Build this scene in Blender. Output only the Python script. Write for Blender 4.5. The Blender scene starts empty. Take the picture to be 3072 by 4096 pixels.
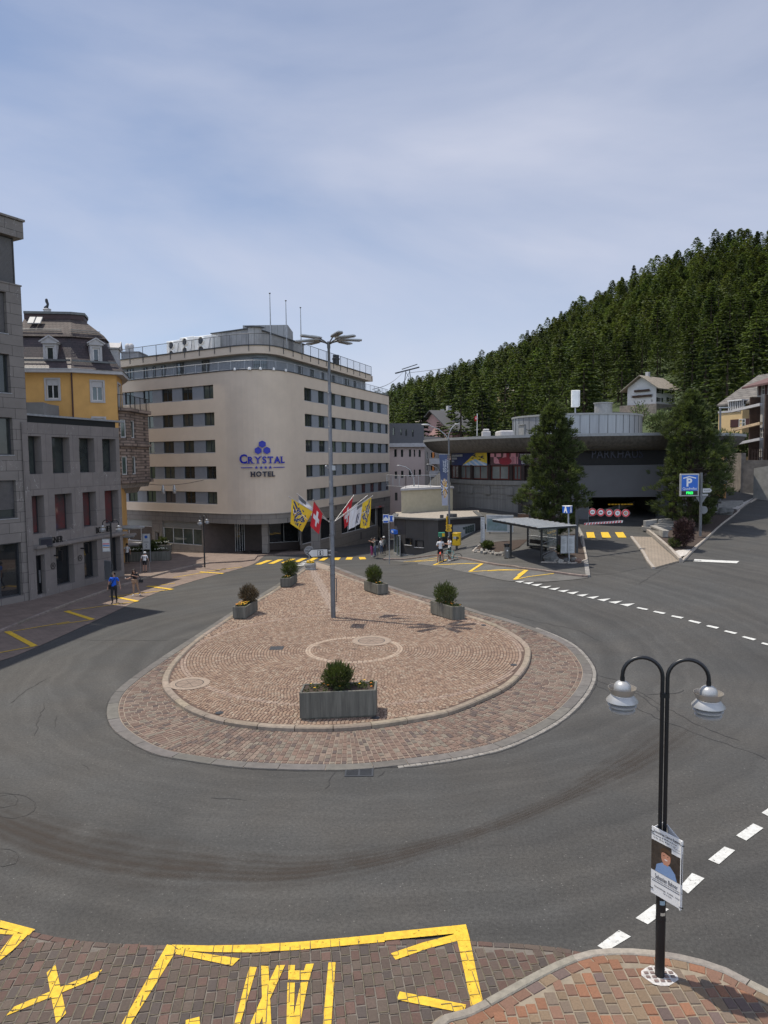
import bpy,bmesh,math,random
import numpy as np
from mathutils import Vector,Matrix
random.seed(11)
R=math.radians
SC=bpy.context.scene
COL=SC.collection
# camera
EYE=8.5;FPX=2840.0;CX,CY=1536.0,2048.0
PITCH=R(4.25);ROLL=0.0115
fw=Vector((0,math.cos(PITCH),-math.sin(PITCH)))
r0=Vector((1,0,0));u0=Vector((0,math.sin(PITCH),math.cos(PITCH)))
rt=r0*math.cos(ROLL)-u0*math.sin(ROLL)
up=u0*math.cos(ROLL)+r0*math.sin(ROLL)
cam_d=bpy.data.cameras.new('camera');cam=bpy.data.objects.new('camera',cam_d);COL.objects.link(cam)
cam_d.sensor_fit='HORIZONTAL';cam_d.sensor_width=36;cam_d.lens=FPX/3072*36
cam_d.clip_start=0.1;cam_d.clip_end=9000
M=Matrix((rt,up,-fw)).transposed().to_4x4();M.translation=(0,0,EYE)
cam.matrix_world=M
SC.camera=cam
# light
SUN_DIR=Vector((-0.91,0.41,2.36)).normalized()
sun_el=math.asin(SUN_DIR.z);sun_az=math.atan2(SUN_DIR.x,SUN_DIR.y)
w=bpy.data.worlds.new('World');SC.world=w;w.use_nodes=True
nt=w.node_tree;nt.nodes.clear()
def wn(t,**k):
 n=nt.nodes.new(t)
 for a,b in k.items():setattr(n,a,b)
 return n
sky=wn('ShaderNodeTexSky',sky_type='NISHITA',sun_disc=False)
sky.sun_elevation=sun_el;sky.sun_rotation=sun_az;sky.altitude=1800;sky.air_density=1.0;sky.dust_density=1.6;sky.ozone_density=1.5
tc=wn('ShaderNodeTexCoord');mp=wn('ShaderNodeMapping');mp.inputs['Scale'].default_value=(1.0,1.0,2.6);mp.inputs['Rotation'].default_value=(0.25,0.3,0.2)
nz=wn('ShaderNodeTexNoise');nz.inputs['Scale'].default_value=1.5;nz.inputs['Detail'].default_value=7;nz.inputs['Roughness'].default_value=0.5;nz.inputs['Distortion'].default_value=0.5
rp=wn('ShaderNodeValToRGB');rp.color_ramp.elements[0].position=0.34;rp.color_ramp.elements[1].position=0.72
mx=wn('ShaderNodeMix',data_type='RGBA');mulf=wn('ShaderNodeMath',operation='MULTIPLY_ADD');mulf.inputs[1].default_value=0.62;mulf.inputs[2].default_value=0.18
bg=wn('ShaderNodeBackground');wo=wn('ShaderNodeOutputWorld')
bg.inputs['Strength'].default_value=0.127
L=nt.links.new
L(tc.outputs['Generated'],mp.inputs['Vector']);L(mp.outputs[0],nz.inputs['Vector']);L(nz.outputs['Fac'],rp.inputs[0])
L(rp.outputs[0],mulf.inputs[0]);L(mulf.outputs[0],mx.inputs['Factor'])
L(sky.outputs[0],mx.inputs[6]);mx.inputs[7].default_value=(5.3,5.5,6.45,1)
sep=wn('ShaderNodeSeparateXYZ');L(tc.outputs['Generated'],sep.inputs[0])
mrb=wn('ShaderNodeMapRange');mrb.inputs[1].default_value=0.15;mrb.inputs[2].default_value=-0.55;mrb.inputs[3].default_value=1.0;mrb.inputs[4].default_value=2.0;L(sep.outputs[1],mrb.inputs[0])  # sky brightened behind the camera, added as fill for the shaded facades
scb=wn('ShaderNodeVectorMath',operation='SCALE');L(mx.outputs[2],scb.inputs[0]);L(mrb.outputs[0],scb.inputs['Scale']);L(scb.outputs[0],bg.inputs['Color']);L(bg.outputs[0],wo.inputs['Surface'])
sd=bpy.data.lights.new('sun','SUN');sd.energy=5.0;sd.angle=R(0.53);sd.color=(1.0,0.93,0.82)
so=bpy.data.objects.new('sun',sd);COL.objects.link(so);so.rotation_euler=SUN_DIR.to_track_quat('Z','Y').to_euler();so.location=(0,0,60)
SC.view_settings.view_transform='Standard';SC.view_settings.look='None';SC.view_settings.gamma=1;SC.view_settings.exposure=0.0
SC.view_settings.use_curve_mapping=False
SC.cycles.max_bounces=6;SC.cycles.transparent_max_bounces=16
# terrain and projection
def ss(t):
 t=max(0.0,min(1.0,t));return t*t*(3-2*t)
def g(x,y):
 zl=-0.07*max(0.0,min(y,100)-63)
 zr=1.3*ss((y-28)/20)+0.09*max(0.0,min(y,112)-48)
 m=ss((x-1)/9)
 return zl*(1-m)+zr*m
def ray(sx,sy):
 return fw+rt*((sx-CX)/FPX)+up*((CY-sy)/FPX)
def atY(sx,sy,Y):
 d=ray(sx,sy);t=Y/d.y
 return Vector((d.x*t,Y,EYE+d.z*t))
def onz(sx,sy,z=0.0):
 d=ray(sx,sy);t=(z-EYE)/d.z
 return Vector((d.x*t,d.y*t,z))
def gnd(sx,sy,off=0.0):
 d=ray(sx,sy);t=8.0;st=0.25
 while t<400:
  if EYE+d.z*t<g(d.x*t,d.y*t)+off:break
  t+=st
 a,b=t-st,t
 for _ in range(24):
  m=(a+b)/2
  if EYE+d.z*m<g(d.x*m,d.y*m)+off:b=m
  else:a=m
 return Vector((d.x*b,d.y*b,g(d.x*b,d.y*b)+off))
def zat(sx,sy,Y):return atY(sx,sy,Y).z
def cr(ox,oy,sc):
 return lambda x,y:(ox+x/sc,oy+y/sc)
U=lambda x,y:(x*1.8517,y*1.8517)
c1=cr(0,800,2.457);c2=cr(0,1600,2.37);c3=cr(450,1250,2.552);c4=cr(450,1700,2.552);c5=cr(1000,1150,2.552)
c6=cr(1000,1700,2.552);c7=cr(1550,1600,2.765);c8=cr(1950,1550,2.765);c9=cr(2450,1450,2.458)
cb=cr(2000,2050,1.5476);cl=cr(0,3500,1.080);cq=cr(1536,3500,1.080);ci=cr(400,2200,0.79)
cj=cr(850,2200,2.212);ck=cr(1250,2250,1.3825);cp=cr(400,2240,5.53);ce=cr(380,2020,4.879);cn=cr(1460,2120,3.77)
ch=cr(1640,1560,2.765);cz=cr(2820,1450,4.02)
def G(p,off=0.0):return gnd(p[0],p[1],off)
# object helpers
RM={}
def tag(o,label=None,cat=None,group=None,kind=None):
 if label:o['label']=label
 if cat:o['category']=cat
 if group:o['group']=group
 if kind:o['kind']=kind
 return o
def thing(name,label,cat,loc=(0,0,0),rotz=0.0,group=None,kind=None):
 o=bpy.data.objects.new(name,None);COL.objects.link(o);o.empty_display_size=0.2
 o.location=loc;o.rotation_euler=(0,0,rotz)
 RM[o.name]=Matrix.Translation(Vector(loc))@Matrix.Rotation(rotz,4,'Z')
 return tag(o,label,cat,group,kind)
def copy_tree(o,parent=None):
 c=o.copy();COL.objects.link(c);c.parent=parent
 for ch_ in list(o.children):copy_tree(ch_,c)
 if o.name in RM:RM[c.name]=RM[o.name]
 return c
def place(o,loc,rotz=0.0,scale=1.0,label=None,group=None):
 o.location=loc;o.rotation_euler=(0,0,rotz);o.scale=(scale,)*3
 if label:o['label']=label
 if group:o['group']=group
 return o
class MB:
 def __init__(s,M=None):s.v=[];s.f=[];s.m=[];s.s=[];s.M=M;s.col=[]
 def add(s,vs,fs,mi=0,smooth=False,col=None):
  n=len(s.v)
  if s.M is not None:vs=[s.M@Vector(p)for p in vs]
  s.v.extend([tuple(p)for p in vs])
  for f in fs:
   s.f.append([n+i for i in f]);s.m.append(mi);s.s.append(smooth)
   if col is not None:s.col.append(col)
  return s
 def quad(s,a,b,c,d,mi=0,col=None):return s.add([a,b,c,d],[(0,1,2,3)],mi,False,col)
 def box(s,x0,x1,y0,y1,z0,z1,mi=0,bev=0.0,T=None):
  if bev>0:
   b=min(bev,(x1-x0)*.45,(y1-y0)*.45,(z1-z0)*.45)
   vs=[];
   for(X,Y,Z)in[(0,0,0),(1,0,0),(1,1,0),(0,1,0),(0,0,1),(1,0,1),(1,1,1),(0,1,1)]:
    px=x1 if X else x0;py=y1 if Y else y0;pz=z1 if Z else z0
    sx=-b if X else b;sy=-b if Y else b;sz=-b if Z else b
    vs+=[(px,py+sy,pz+sz),(px+sx,py,pz+sz),(px+sx,py+sy,pz)]
   I=lambda c,a:c*3+a
   fs=[(I(0,0),I(4,0),I(7,0),I(3,0)),(I(1,0),I(2,0),I(6,0),I(5,0)),(I(0,1),I(1,1),I(5,1),I(4,1)),(I(2,1),I(3,1),I(7,1),I(6,1)),(I(0,2),I(3,2),I(2,2),I(1,2)),(I(4,2),I(5,2),I(6,2),I(7,2))]
   E=[(0,1,1,2),(1,2,0,2),(2,3,1,2),(3,0,0,2),(4,5,1,2),(5,6,0,2),(6,7,1,2),(7,4,0,2),(0,4,0,1),(1,5,0,1),(2,6,0,1),(3,7,0,1)]
   for a,c,p,q in E:fs.append((I(a,p),I(c,p),I(c,q),I(a,q)))
   for c in range(8):fs.append((I(c,0),I(c,1),I(c,2)))
  else:
   vs=[(x0,y0,z0),(x1,y0,z0),(x1,y1,z0),(x0,y1,z0),(x0,y0,z1),(x1,y0,z1),(x1,y1,z1),(x0,y1,z1)]
   fs=[(0,3,2,1),(4,5,6,7),(0,1,5,4),(1,2,6,5),(2,3,7,6),(3,0,4,7)]
  if T is not None:vs=[T@Vector(p)for p in vs]
  return s.add(vs,fs,mi)
 def beam(s,a,b,w,h,mi=0,upv=(0,0,1)):
  a,b=Vector(a),Vector(b);d=b-a;ln=d.length
  if ln<1e-6:return s
  d=d/ln;u_=Vector(upv)
  if abs(d.dot(u_))>.99:u_=Vector((1,0,0))
  x=d.cross(u_).normalized();z=x.cross(d)
  vs=[]
  for e in(a,b):
   for sx,sz in((-1,-1),(1,-1),(1,1),(-1,1)):vs.append(e+x*sx*w/2+z*sz*h/2)
  return s.add(vs,[(0,3,2,1),(4,5,6,7),(0,1,5,4),(1,2,6,5),(2,3,7,6),(3,0,4,7)],mi)
 def tube(s,pts,r,n=8,mi=0,caps=True):
  pts=[Vector(p)for p in pts];k=len(pts)
  rs=r if isinstance(r,(list,tuple))else[r]*k
  vs=[];prev=None
  for i,p in enumerate(pts):
   d=(pts[min(i+1,k-1)]-pts[max(i-1,0)]).normalized()
   if prev is None:
    ref=Vector((0,0,1))if abs(d.z)<.9 else Vector((1,0,0));x=d.cross(ref).normalized()
   else:x=(prev-d*prev.dot(d)).normalized()
   prev=x;y=d.cross(x)
   for j in range(n):
    a=2*math.pi*j/n;vs.append(p+(x*math.cos(a)+y*math.sin(a))*rs[i])
  fs=[(i*n+j,i*n+(j+1)%n,(i+1)*n+(j+1)%n,(i+1)*n+j)for i in range(k-1)for j in range(n)]
  s.add(vs,fs,mi,True)
  if caps:
   s.add([vs[j]for j in range(n)][::-1],[tuple(range(n))],mi);s.add([vs[(k-1)*n+j]for j in range(n)],[tuple(range(n))],mi)
  return s
 def lathe(s,prof,n=24,c=(0,0,0),mi=0,sharp=40,T=None):
  c=Vector(c);runs=[[prof[0]]]
  for i in range(1,len(prof)):
   runs[-1].append(prof[i])
   if i<len(prof)-1:
    a=Vector((prof[i][0]-prof[i-1][0],prof[i][1]-prof[i-1][1]));b=Vector((prof[i+1][0]-prof[i][0],prof[i+1][1]-prof[i][1]))
    if a.length>1e-6 and b.length>1e-6 and math.degrees(a.angle(b))>sharp:runs.append([prof[i]])
  for run in runs:
   vs=[]
   for(r_,z_)in run:
    for j in range(n):
     a=2*math.pi*j/n;p=Vector((c.x+r_*math.cos(a),c.y+r_*math.sin(a),c.z+z_));vs.append(T@p if T is not None else p)
   fs=[(i*n+j,i*n+(j+1)%n,(i+1)*n+(j+1)%n,(i+1)*n+j)for i in range(len(run)-1)for j in range(n)]
   s.add(vs,fs,mi,True)
  return s
 def prism(s,poly,z0,z1,mi=0,T=None):
  n=len(poly);vs=[(x,y,z0)for x,y in poly]+[(x,y,z1)for x,y in poly]
  if T is not None:vs=[T@Vector(p)for p in vs]
  return s.add(vs,[tuple(range(n))[::-1],tuple(range(n,2*n))]+[(i,(i+1)%n,n+(i+1)%n,n+i)for i in range(n)],mi)
 def ball(s,c,r,n=12,mi=0,sq=(1,1,1),jit=0.0,rs=None):
  vs=[];k=n//2;c=Vector(c);rr=random.Random(rs)if rs is not None else random
  for i in range(k+1):
   t=math.pi*i/k
   for j in range(n):
    a=2*math.pi*j/n;q=1+jit*(rr.random()-.5)
    vs.append(c+Vector((math.sin(t)*math.cos(a)*sq[0],math.sin(t)*math.sin(a)*sq[1],math.cos(t)*sq[2]))*r*q)
  return s.add(vs,[(i*n+j,(i+1)*n+j,(i+1)*n+(j+1)%n,i*n+(j+1)%n)for i in range(k)for j in range(n)],mi,jit==0)
 def build(s,name,mats,parent=None,world=False,**kw):
  me=bpy.data.meshes.new(name)
  vs=s.v
  if world and parent is not None:
   inv=RM[parent.name].inverted();vs=[tuple(inv@Vector(p))for p in vs]
  me.from_pydata(vs,[],s.f)
  if not isinstance(mats,(list,tuple)):mats=[mats]
  for m in mats:me.materials.append(m)
  if len(mats)>1:me.polygons.foreach_set('material_index',s.m)
  if any(s.s):me.polygons.foreach_set('use_smooth',s.s)
  if s.col and len(s.col)==len(s.f):
   at=me.color_attributes.new('tint','FLOAT_COLOR','CORNER');arr=[]
   for f,c in zip(s.f,s.col):arr.extend([c[0],c[1],c[2],1.0]*len(f))
   at.data.foreach_set('color',arr)
  me.update()
  o=bpy.data.objects.new(name,me);COL.objects.link(o)
  if parent is not None:
   o.parent=parent
   if parent.name in RM:RM[o.name]=RM[parent.name]
  return tag(o,kw.get('label'),kw.get('cat'),kw.get('group'),kw.get('kind'))
def text_mb(mb,s,size,T,depth=0.01,mi=0,align='CENTER',bold=0.0,sx=1.0,spacing=1.0):
 cu=bpy.data.curves.new('t','FONT');cu.body=s;cu.size=size;cu.extrude=depth;cu.align_x=align;cu.align_y='CENTER';cu.offset=bold;cu.resolution_u=3;cu.space_character=spacing
 o=bpy.data.objects.new('t',cu);COL.objects.link(o)
 dg=bpy.context.evaluated_depsgraph_get();me=bpy.data.meshes.new_from_object(o.evaluated_get(dg))
 S=Matrix.Diagonal((sx,1,1,1))
 mb.add([T@S@v.co for v in me.vertices],[tuple(p.vertices)for p in me.polygons],mi)
 bpy.data.objects.remove(o);bpy.data.curves.remove(cu);bpy.data.meshes.remove(me)
 return mb
def frame(o,x,z=(0,0,1)):
 x=Vector(x).normalized();z=Vector(z).normalized();n=x.cross(z).normalized();z=n.cross(x)
 m=Matrix((x,z,n)).transposed().to_4x4();m.translation=Vector(o);return m
 # materials
MC={}
def mat(name,col,rough=0.8,metal=0.0,var=0.12,scale=3.0,bump=0.15,bscale=30.0,spec=0.5,rnd=0.0,tint=False,grime=0.0,col2=None,streak=False,emit=0.0,coat=0.0,trans=0.0,leaf=0.0,alpha=1.0):
 if name in MC:return MC[name]
 m=bpy.data.materials.new(name);m.use_nodes=True;n=m.node_tree;b=n.nodes['Principled BSDF'];K=n.links.new
 def N(t,**k):
  q=n.nodes.new(t)
  for a,v in k.items():setattr(q,a,v)
  return q
 b.inputs['Roughness'].default_value=rough;b.inputs['Metallic'].default_value=metal;b.inputs['Specular IOR Level'].default_value=spec
 tcn=N('ShaderNodeTexCoord');cur=None
 c=(*col,1)
 base=N('ShaderNodeRGB');base.outputs[0].default_value=c;cur=base.outputs[0]
 def mixc(fac,a,bcol,bt='MIX'):
  q=N('ShaderNodeMix',data_type='RGBA',blend_type=bt)
  if isinstance(fac,float):q.inputs[0].default_value=fac
  else:K(fac,q.inputs[0])
  K(a,q.inputs[6])
  if isinstance(bcol,tuple):q.inputs[7].default_value=(*bcol,1)if len(bcol)==3 else bcol
  else:K(bcol,q.inputs[7])
  return q.outputs[2]
 if tint:
  at=N('ShaderNodeVertexColor',layer_name='tint');cur=mixc(1.0,cur,at.outputs[0],'MULTIPLY')
 if var>0 or col2:
  nzz=N('ShaderNodeTexNoise');nzz.inputs['Scale'].default_value=scale;nzz.inputs['Detail'].default_value=6;nzz.inputs['Roughness'].default_value=.62
  if streak:
   mpp=N('ShaderNodeMapping');mpp.inputs['Scale'].default_value=(3.0,3.0,0.25);K(tcn.outputs['Object'],mpp.inputs[0]);K(mpp.outputs[0],nzz.inputs[0])
  else:K(tcn.outputs['Object'],nzz.inputs[0])
  mr=N('ShaderNodeMapRange');mr.inputs[1].default_value=.3;mr.inputs[2].default_value=.7
  K(nzz.outputs[0],mr.inputs[0])
  if col2:cur=mixc(mr.outputs[0],cur,tuple(col2))
  else:
   mr.inputs[3].default_value=1-var;mr.inputs[4].default_value=1+var
   q=N('ShaderNodeVectorMath',operation='SCALE');K(cur,q.inputs[0]);K(mr.outputs[0],q.inputs['Scale']);cur=q.outputs[0]
 if rnd>0:
  oi=N('ShaderNodeObjectInfo');mr2=N('ShaderNodeMapRange');mr2.inputs[3].default_value=1-rnd;mr2.inputs[4].default_value=1+rnd;K(oi.outputs['Random'],mr2.inputs[0])
  q=N('ShaderNodeVectorMath',operation='SCALE');K(cur,q.inputs[0]);K(mr2.outputs[0],q.inputs['Scale']);cur=q.outputs[0]
 K(cur,b.inputs['Base Color'])
 if bump>0:
  bn=N('ShaderNodeTexNoise');bn.inputs['Scale'].default_value=bscale;bn.inputs['Detail'].default_value=4;K(tcn.outputs['Object'],bn.inputs[0])
  bp=N('ShaderNodeBump');bp.inputs['Strength'].default_value=bump;bp.inputs['Distance'].default_value=.02;K(bn.outputs[0],bp.inputs['Height']);K(bp.outputs[0],b.inputs['Normal'])
 if emit>0:
  b.inputs['Emission Color'].default_value=c;b.inputs['Emission Strength'].default_value=emit
 if coat>0:b.inputs['Coat Weight'].default_value=coat
 if trans>0:b.inputs['Transmission Weight'].default_value=trans
 if leaf:
  tr=N('ShaderNodeBsdfTranslucent');ms=N('ShaderNodeMixShader');ms.inputs[0].default_value=leaf;sc2=N('ShaderNodeVectorMath',operation='MULTIPLY');K(cur,sc2.inputs[0]);sc2.inputs[1].default_value=(1.25,1.3,.7);K(sc2.outputs[0],tr.inputs[0]);K(b.outputs[0],ms.inputs[1]);K(tr.outputs[0],ms.inputs[2]);K(ms.outputs[0],n.nodes['Material Output'].inputs[0])
 if alpha<1:b.inputs['Alpha'].default_value=alpha
 MC[name]=m;return m
def glass_mat(name,col=(.02,.025,.028),c2=None,rough=.04,rnd=.5,spec=.8):
 if name in MC:return MC[name]
 m=mat(name,col,rough,0,var=.35,scale=.9,bump=.02,bscale=1.2,spec=spec,rnd=rnd,col2=c2);return m
def brick_mat(name,ca,cb_,cm,bw=.3,bh=.15,mortar=.012,rough=.85,off=.5,vert=True,bump=.4,rot=0.0,frq=2,squash=1.0,var=.25,mode='wall',veins=False):
 if name in MC:return MC[name]
 m=bpy.data.materials.new(name);m.use_nodes=True;n=m.node_tree;b=n.nodes['Principled BSDF'];K=n.links.new;N=n.nodes.new
 tcn=N('ShaderNodeTexCoord');br=N('ShaderNodeTexBrick')
 br.inputs['Color1'].default_value=(*ca,1);br.inputs['Color2'].default_value=(*cb_,1);br.inputs['Mortar'].default_value=(*cm,1)
 br.inputs['Scale'].default_value=1;br.inputs['Mortar Size'].default_value=mortar;br.inputs['Brick Width'].default_value=bw;br.inputs['Row Height'].default_value=bh;br.inputs['Mortar Smooth'].default_value=.15
 br.offset=off;br.offset_frequency=frq
 src=tcn.outputs['Object']
 if mode=='wall':
  rm=N('ShaderNodeMapping');rm.inputs['Rotation'].default_value=(0,0,rot);K(src,rm.inputs[0])
  sp=N('ShaderNodeSeparateXYZ');K(rm.outputs[0],sp.inputs[0]);cmb=N('ShaderNodeCombineXYZ');K(sp.outputs[0],cmb.inputs[0]);K(sp.outputs[2],cmb.inputs[1]);K(cmb.outputs[0],br.inputs[0])
 else:
  rm=N('ShaderNodeMapping');rm.inputs['Rotation'].default_value=(0,0,rot);K(src,rm.inputs[0]);K(rm.outputs[0],br.inputs[0])
 nz_=N('ShaderNodeTexNoise');nz_.inputs['Scale'].default_value=1.1;nz_.inputs['Detail'].default_value=7;nz_.inputs['Roughness'].default_value=.65;K(src,nz_.inputs[0])
 mr=N('ShaderNodeMapRange');mr.inputs[1].default_value=.3;mr.inputs[2].default_value=.7;mr.inputs[3].default_value=1-var;mr.inputs[4].default_value=1+var;K(nz_.outputs[0],mr.inputs[0])
 q=N('ShaderNodeVectorMath');q.operation='SCALE';K(br.outputs[0],q.inputs[0]);K(mr.outputs[0],q.inputs['Scale']);cur=q.outputs[0]
 if veins:
  wv=N('ShaderNodeTexNoise');wv.inputs['Scale'].default_value=.9;wv.inputs['Detail'].default_value=3;wv.inputs['Distortion'].default_value=1.2
  mpv=N('ShaderNodeMapping');mpv.inputs['Rotation'].default_value=(0.3,.7,.4);mpv.inputs['Scale'].default_value=(1.4,1.4,.7);K(src,mpv.inputs[0]);K(mpv.outputs[0],wv.inputs[0])
  rv=N('ShaderNodeValToRGB');e=rv.color_ramp.elements;e[0].position=.497;e[0].color=(0,0,0,1);e[1].position=.503;e[1].color=(0,0,0,1);x=e.new(.5);x.color=(1,1,1,1)
  K(wv.outputs[0],rv.inputs[0])
  n2=N('ShaderNodeTexNoise');n2.inputs['Scale'].default_value=.8;K(src,n2.inputs[0]);r2=N('ShaderNodeMapRange');r2.inputs[1].default_value=.5;r2.inputs[2].default_value=.6;K(n2.outputs[0],r2.inputs[0])
  mm=N('ShaderNodeMath');mm.operation='MULTIPLY';K(rv.outputs[0],mm.inputs[0]);K(r2.outputs[0],mm.inputs[1])
  mxx=N('ShaderNodeMix');mxx.data_type='RGBA';K(mm.outputs[0],mxx.inputs[0]);K(cur,mxx.inputs[6]);mxx.inputs[7].default_value=(.5,.49,.47,1);cur=mxx.outputs[2]
 K(cur,b.inputs['Base Color']);b.inputs['Roughness'].default_value=rough
 bp=N('ShaderNodeBump');bp.inputs['Strength'].default_value=bump;bp.inputs['Distance'].default_value=.02;bp.invert=True
 K(br.outputs['Fac'],bp.inputs['Height']);K(bp.outputs[0],b.inputs['Normal'])
 MC[name]=m;return m
white=mat('white_paint',(.72,.72,.70),.6,var=.1)
def worn_paint(name,col,hole):
 m=mat(name,col,.75,var=.2,scale=9,bump=.4,bscale=60);n=m.node_tree;K=n.links.new;t=n.nodes.new('ShaderNodeTexCoord');z=n.nodes.new('ShaderNodeTexNoise');z.inputs['Scale'].default_value=13;z.inputs['Detail'].default_value=8;z.inputs['Roughness'].default_value=.75;K(t.outputs['Object'],z.inputs[0])
 r_=n.nodes.new('ShaderNodeMapRange');r_.inputs[1].default_value=hole;r_.inputs[2].default_value=hole+.03;K(z.outputs[0],r_.inputs[0]);K(r_.outputs[0],n.nodes['Principled BSDF'].inputs['Alpha']);return m
road_white=worn_paint('road_marking_white',(.50,.50,.475),.375)
road_yellow=worn_paint('road_marking_yellow',(.60,.38,.025),.37)
black_metal=mat('black_metal',(.006,.007,.009),.38,0.0,var=.1,bump=.05,bscale=80)
dark_metal=mat('dark_grey_metal',(.05,.053,.058),.45,.3,var=.15,bump=.05)
steel=mat('galvanised_steel',(.33,.34,.35),.5,.55,var=.2,scale=6,bump=.05)
alu=mat('silver_aluminium',(.36,.36,.355),.38,.35,var=.08,scale=5,bump=.02)
concrete=mat('concrete',(.25,.245,.23),.9,var=.18,scale=1.6,bump=.3,bscale=22)
planter_conc=mat('planter_concrete',(.112,.108,.09),.92,var=.4,scale=2.5,bump=.35,bscale=26,streak=True)
granite=mat('granite_kerb',(.30,.265,.225),.88,var=.25,scale=5,bump=.5,bscale=45)
granite_dark=mat('granite_kerb_dark',(.125,.12,.112),.88,var=.2,scale=5,bump=.5,bscale=45)
soil=mat('soil',(.045,.03,.022),.97,var=.35,scale=9,bump=1.0,bscale=35)
shade_black=mat('painted_shade',(.012,.012,.012),.9,var=0,bump=0)
blue_sign=mat('blue_sign',(.01,.09,.42),.4,var=.05,bump=0)
red_sign=mat('red_sign',(.55,.02,.03),.45,var=.06,bump=0)
sign_grey=mat('sign_back_grey',(.17,.175,.18),.5,.2,var=.1,bump=.03)
# ground helpers
def catmull(P,n=8,closed=False):
 out=[];k=len(P)
 rng=range(k)if closed else range(k-1)
 for i in rng:
  p0=P[(i-1)%k]if closed or i>0 else P[i];p1=P[i];p2=P[(i+1)%k];p3=P[(i+2)%k]if closed or i+2<k else p2
  for j in range(n):
   t=j/n
   out.append(tuple(.5*((2*p1[a])+(-p0[a]+p2[a])*t+(2*p0[a]-5*p1[a]+4*p2[a]-p3[a])*t*t+(-p0[a]+3*p1[a]-3*p2[a]+p3[a])*t**3)for a in(0,1)))
 if not closed:out.append(tuple(P[-1][:2]))
 return out
def resample(P,step,closed=False):
 Q=[Vector((p[0],p[1]))for p in P]
 if closed:Q.append(Q[0])
 ds=[0]
 for a,b in zip(Q,Q[1:]):ds.append(ds[-1]+(b-a).length)
 n=max(2,round(ds[-1]/step));out=[];j=0
 for i in range(n if closed else n+1):
  d=ds[-1]*i/n
  while j<len(ds)-2 and ds[j+1]<d:j+=1
  t=(d-ds[j])/max(1e-9,ds[j+1]-ds[j]);out.append(Q[j].lerp(Q[j+1],t))
 return out
def xy(p):return(p[0],p[1])
def sheet_mb(mb,poly,off,cell=1.5,mi=0,thick=0.0):
 bm=bmesh.new();vs=[bm.verts.new((p[0],p[1],0))for p in poly];bm.faces.new(vs)
 xs=[p[0]for p in poly];ys=[p[1]for p in poly]
 if max(ys)>27:
  x=math.floor(min(xs)/cell)*cell
  while x<max(xs):
   if x>0.5:bmesh.ops.bisect_plane(bm,geom=bm.verts[:]+bm.edges[:]+bm.faces[:],plane_co=(x,0,0),plane_no=(1,0,0))
   x+=cell
  y=math.floor(min(ys)/cell)*cell
  while y<max(ys):
   if y>26:bmesh.ops.bisect_plane(bm,geom=bm.verts[:]+bm.edges[:]+bm.faces[:],plane_co=(0,y,0),plane_no=(0,1,0))
   y+=cell
 bmesh.ops.triangulate(bm,faces=bm.faces[:])
 if thick>0:
  bd=[e for e in bm.edges if len(e.link_faces)==1]
  sk=[[(v.co.x,v.co.y,g(v.co.x,v.co.y)+off)for v in e.verts]for e in bd]
  for a,b in sk:mb.quad(a,b,(b[0],b[1],b[2]-thick),(a[0],a[1],a[2]-thick),mi)
 bm.verts.index_update()
 vv=[(v.co.x,v.co.y,g(v.co.x,v.co.y)+off)for v in bm.verts];ff=[]
 for f in bm.faces:
  ids=[v.index for v in f.verts]
  if f.normal.z<0:ids=ids[::-1]
  ff.append(ids)
 mb.add(vv,ff,mi);bm.free();return mb
def sheet(name,poly,off,m,kind='structure',cell=1.5,thick=0.0,**kw):
 return sheet_mb(MB(),poly,off,cell,0,thick).build(name,m,kind=kind,**kw)
def kerb(name,path,width,h,m,stone=1.0,closed=False,off=0.0,gap=.012,bev=.025,side=0,kind='structure',base=.1):
 pts=resample(path,stone/4,closed);n=len(pts);mb=MB();k=4;i=0;rr=random.Random(len(pts))
 while i<(n if closed else n-1):
  e=min(i+k+rr.choice((-1,0,0,1)),n if closed else n-1);seg=[pts[j%n]for j in range(i,e+1)]
  if len(seg)<2:break
  rows=[]
  sh=rr.uniform(-.004,.004)
  for q,p in enumerate(seg):
   a=seg[max(0,q-1)];b=seg[min(len(seg)-1,q+1)];d=(b-a).normalized();nn=Vector((-d.y,d.x))
   pp=p+(d*gap/2 if q==0 else(-d*gap/2 if q==len(seg)-1 else Vector((0,0))))
   o=width*.5*side;z0=g(pp.x,pp.y)+off
   L_=pp+nn*(o+width/2);R_=pp+nn*(o-width/2);Li=pp+nn*(o+width/2-bev);Ri=pp+nn*(o-width/2+bev)
   rows.append([(L_.x,L_.y,z0-base),(L_.x,L_.y,z0+h-bev+sh),(Li.x,Li.y,z0+h+sh),(Ri.x,Ri.y,z0+h+sh),(R_.x,R_.y,z0+h-bev+sh),(R_.x,R_.y,z0-base)])
  vs=[v for r_ in rows for v in r_];fs=[]
  for q in range(len(rows)-1):
   for c in range(5):fs.append((q*6+c,q*6+c+1,q*6+7+c,q*6+6+c))
  fs.append((0,1,2,3,4,5));m0=(len(rows)-1)*6;fs.append(tuple(m0+c for c in range(6))[::-1])
  tn=rr.uniform(.82,1.12);mb.add(vs,fs,0,False,(tn,tn*rr.uniform(.97,1.02),tn*rr.uniform(.95,1.02)));i=e
 return mb.build(name,m,kind=kind)
def inpoly(x,y,P):
 c=False;j=len(P)-1
 for i in range(len(P)):
  xi,yi=P[i][0],P[i][1];xj,yj=P[j][0],P[j][1]
  if(yi>y)!=(yj>y)and x<(xj-xi)*(y-yi)/(yj-yi)+xi:c=not c
  j=i
 return c
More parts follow.
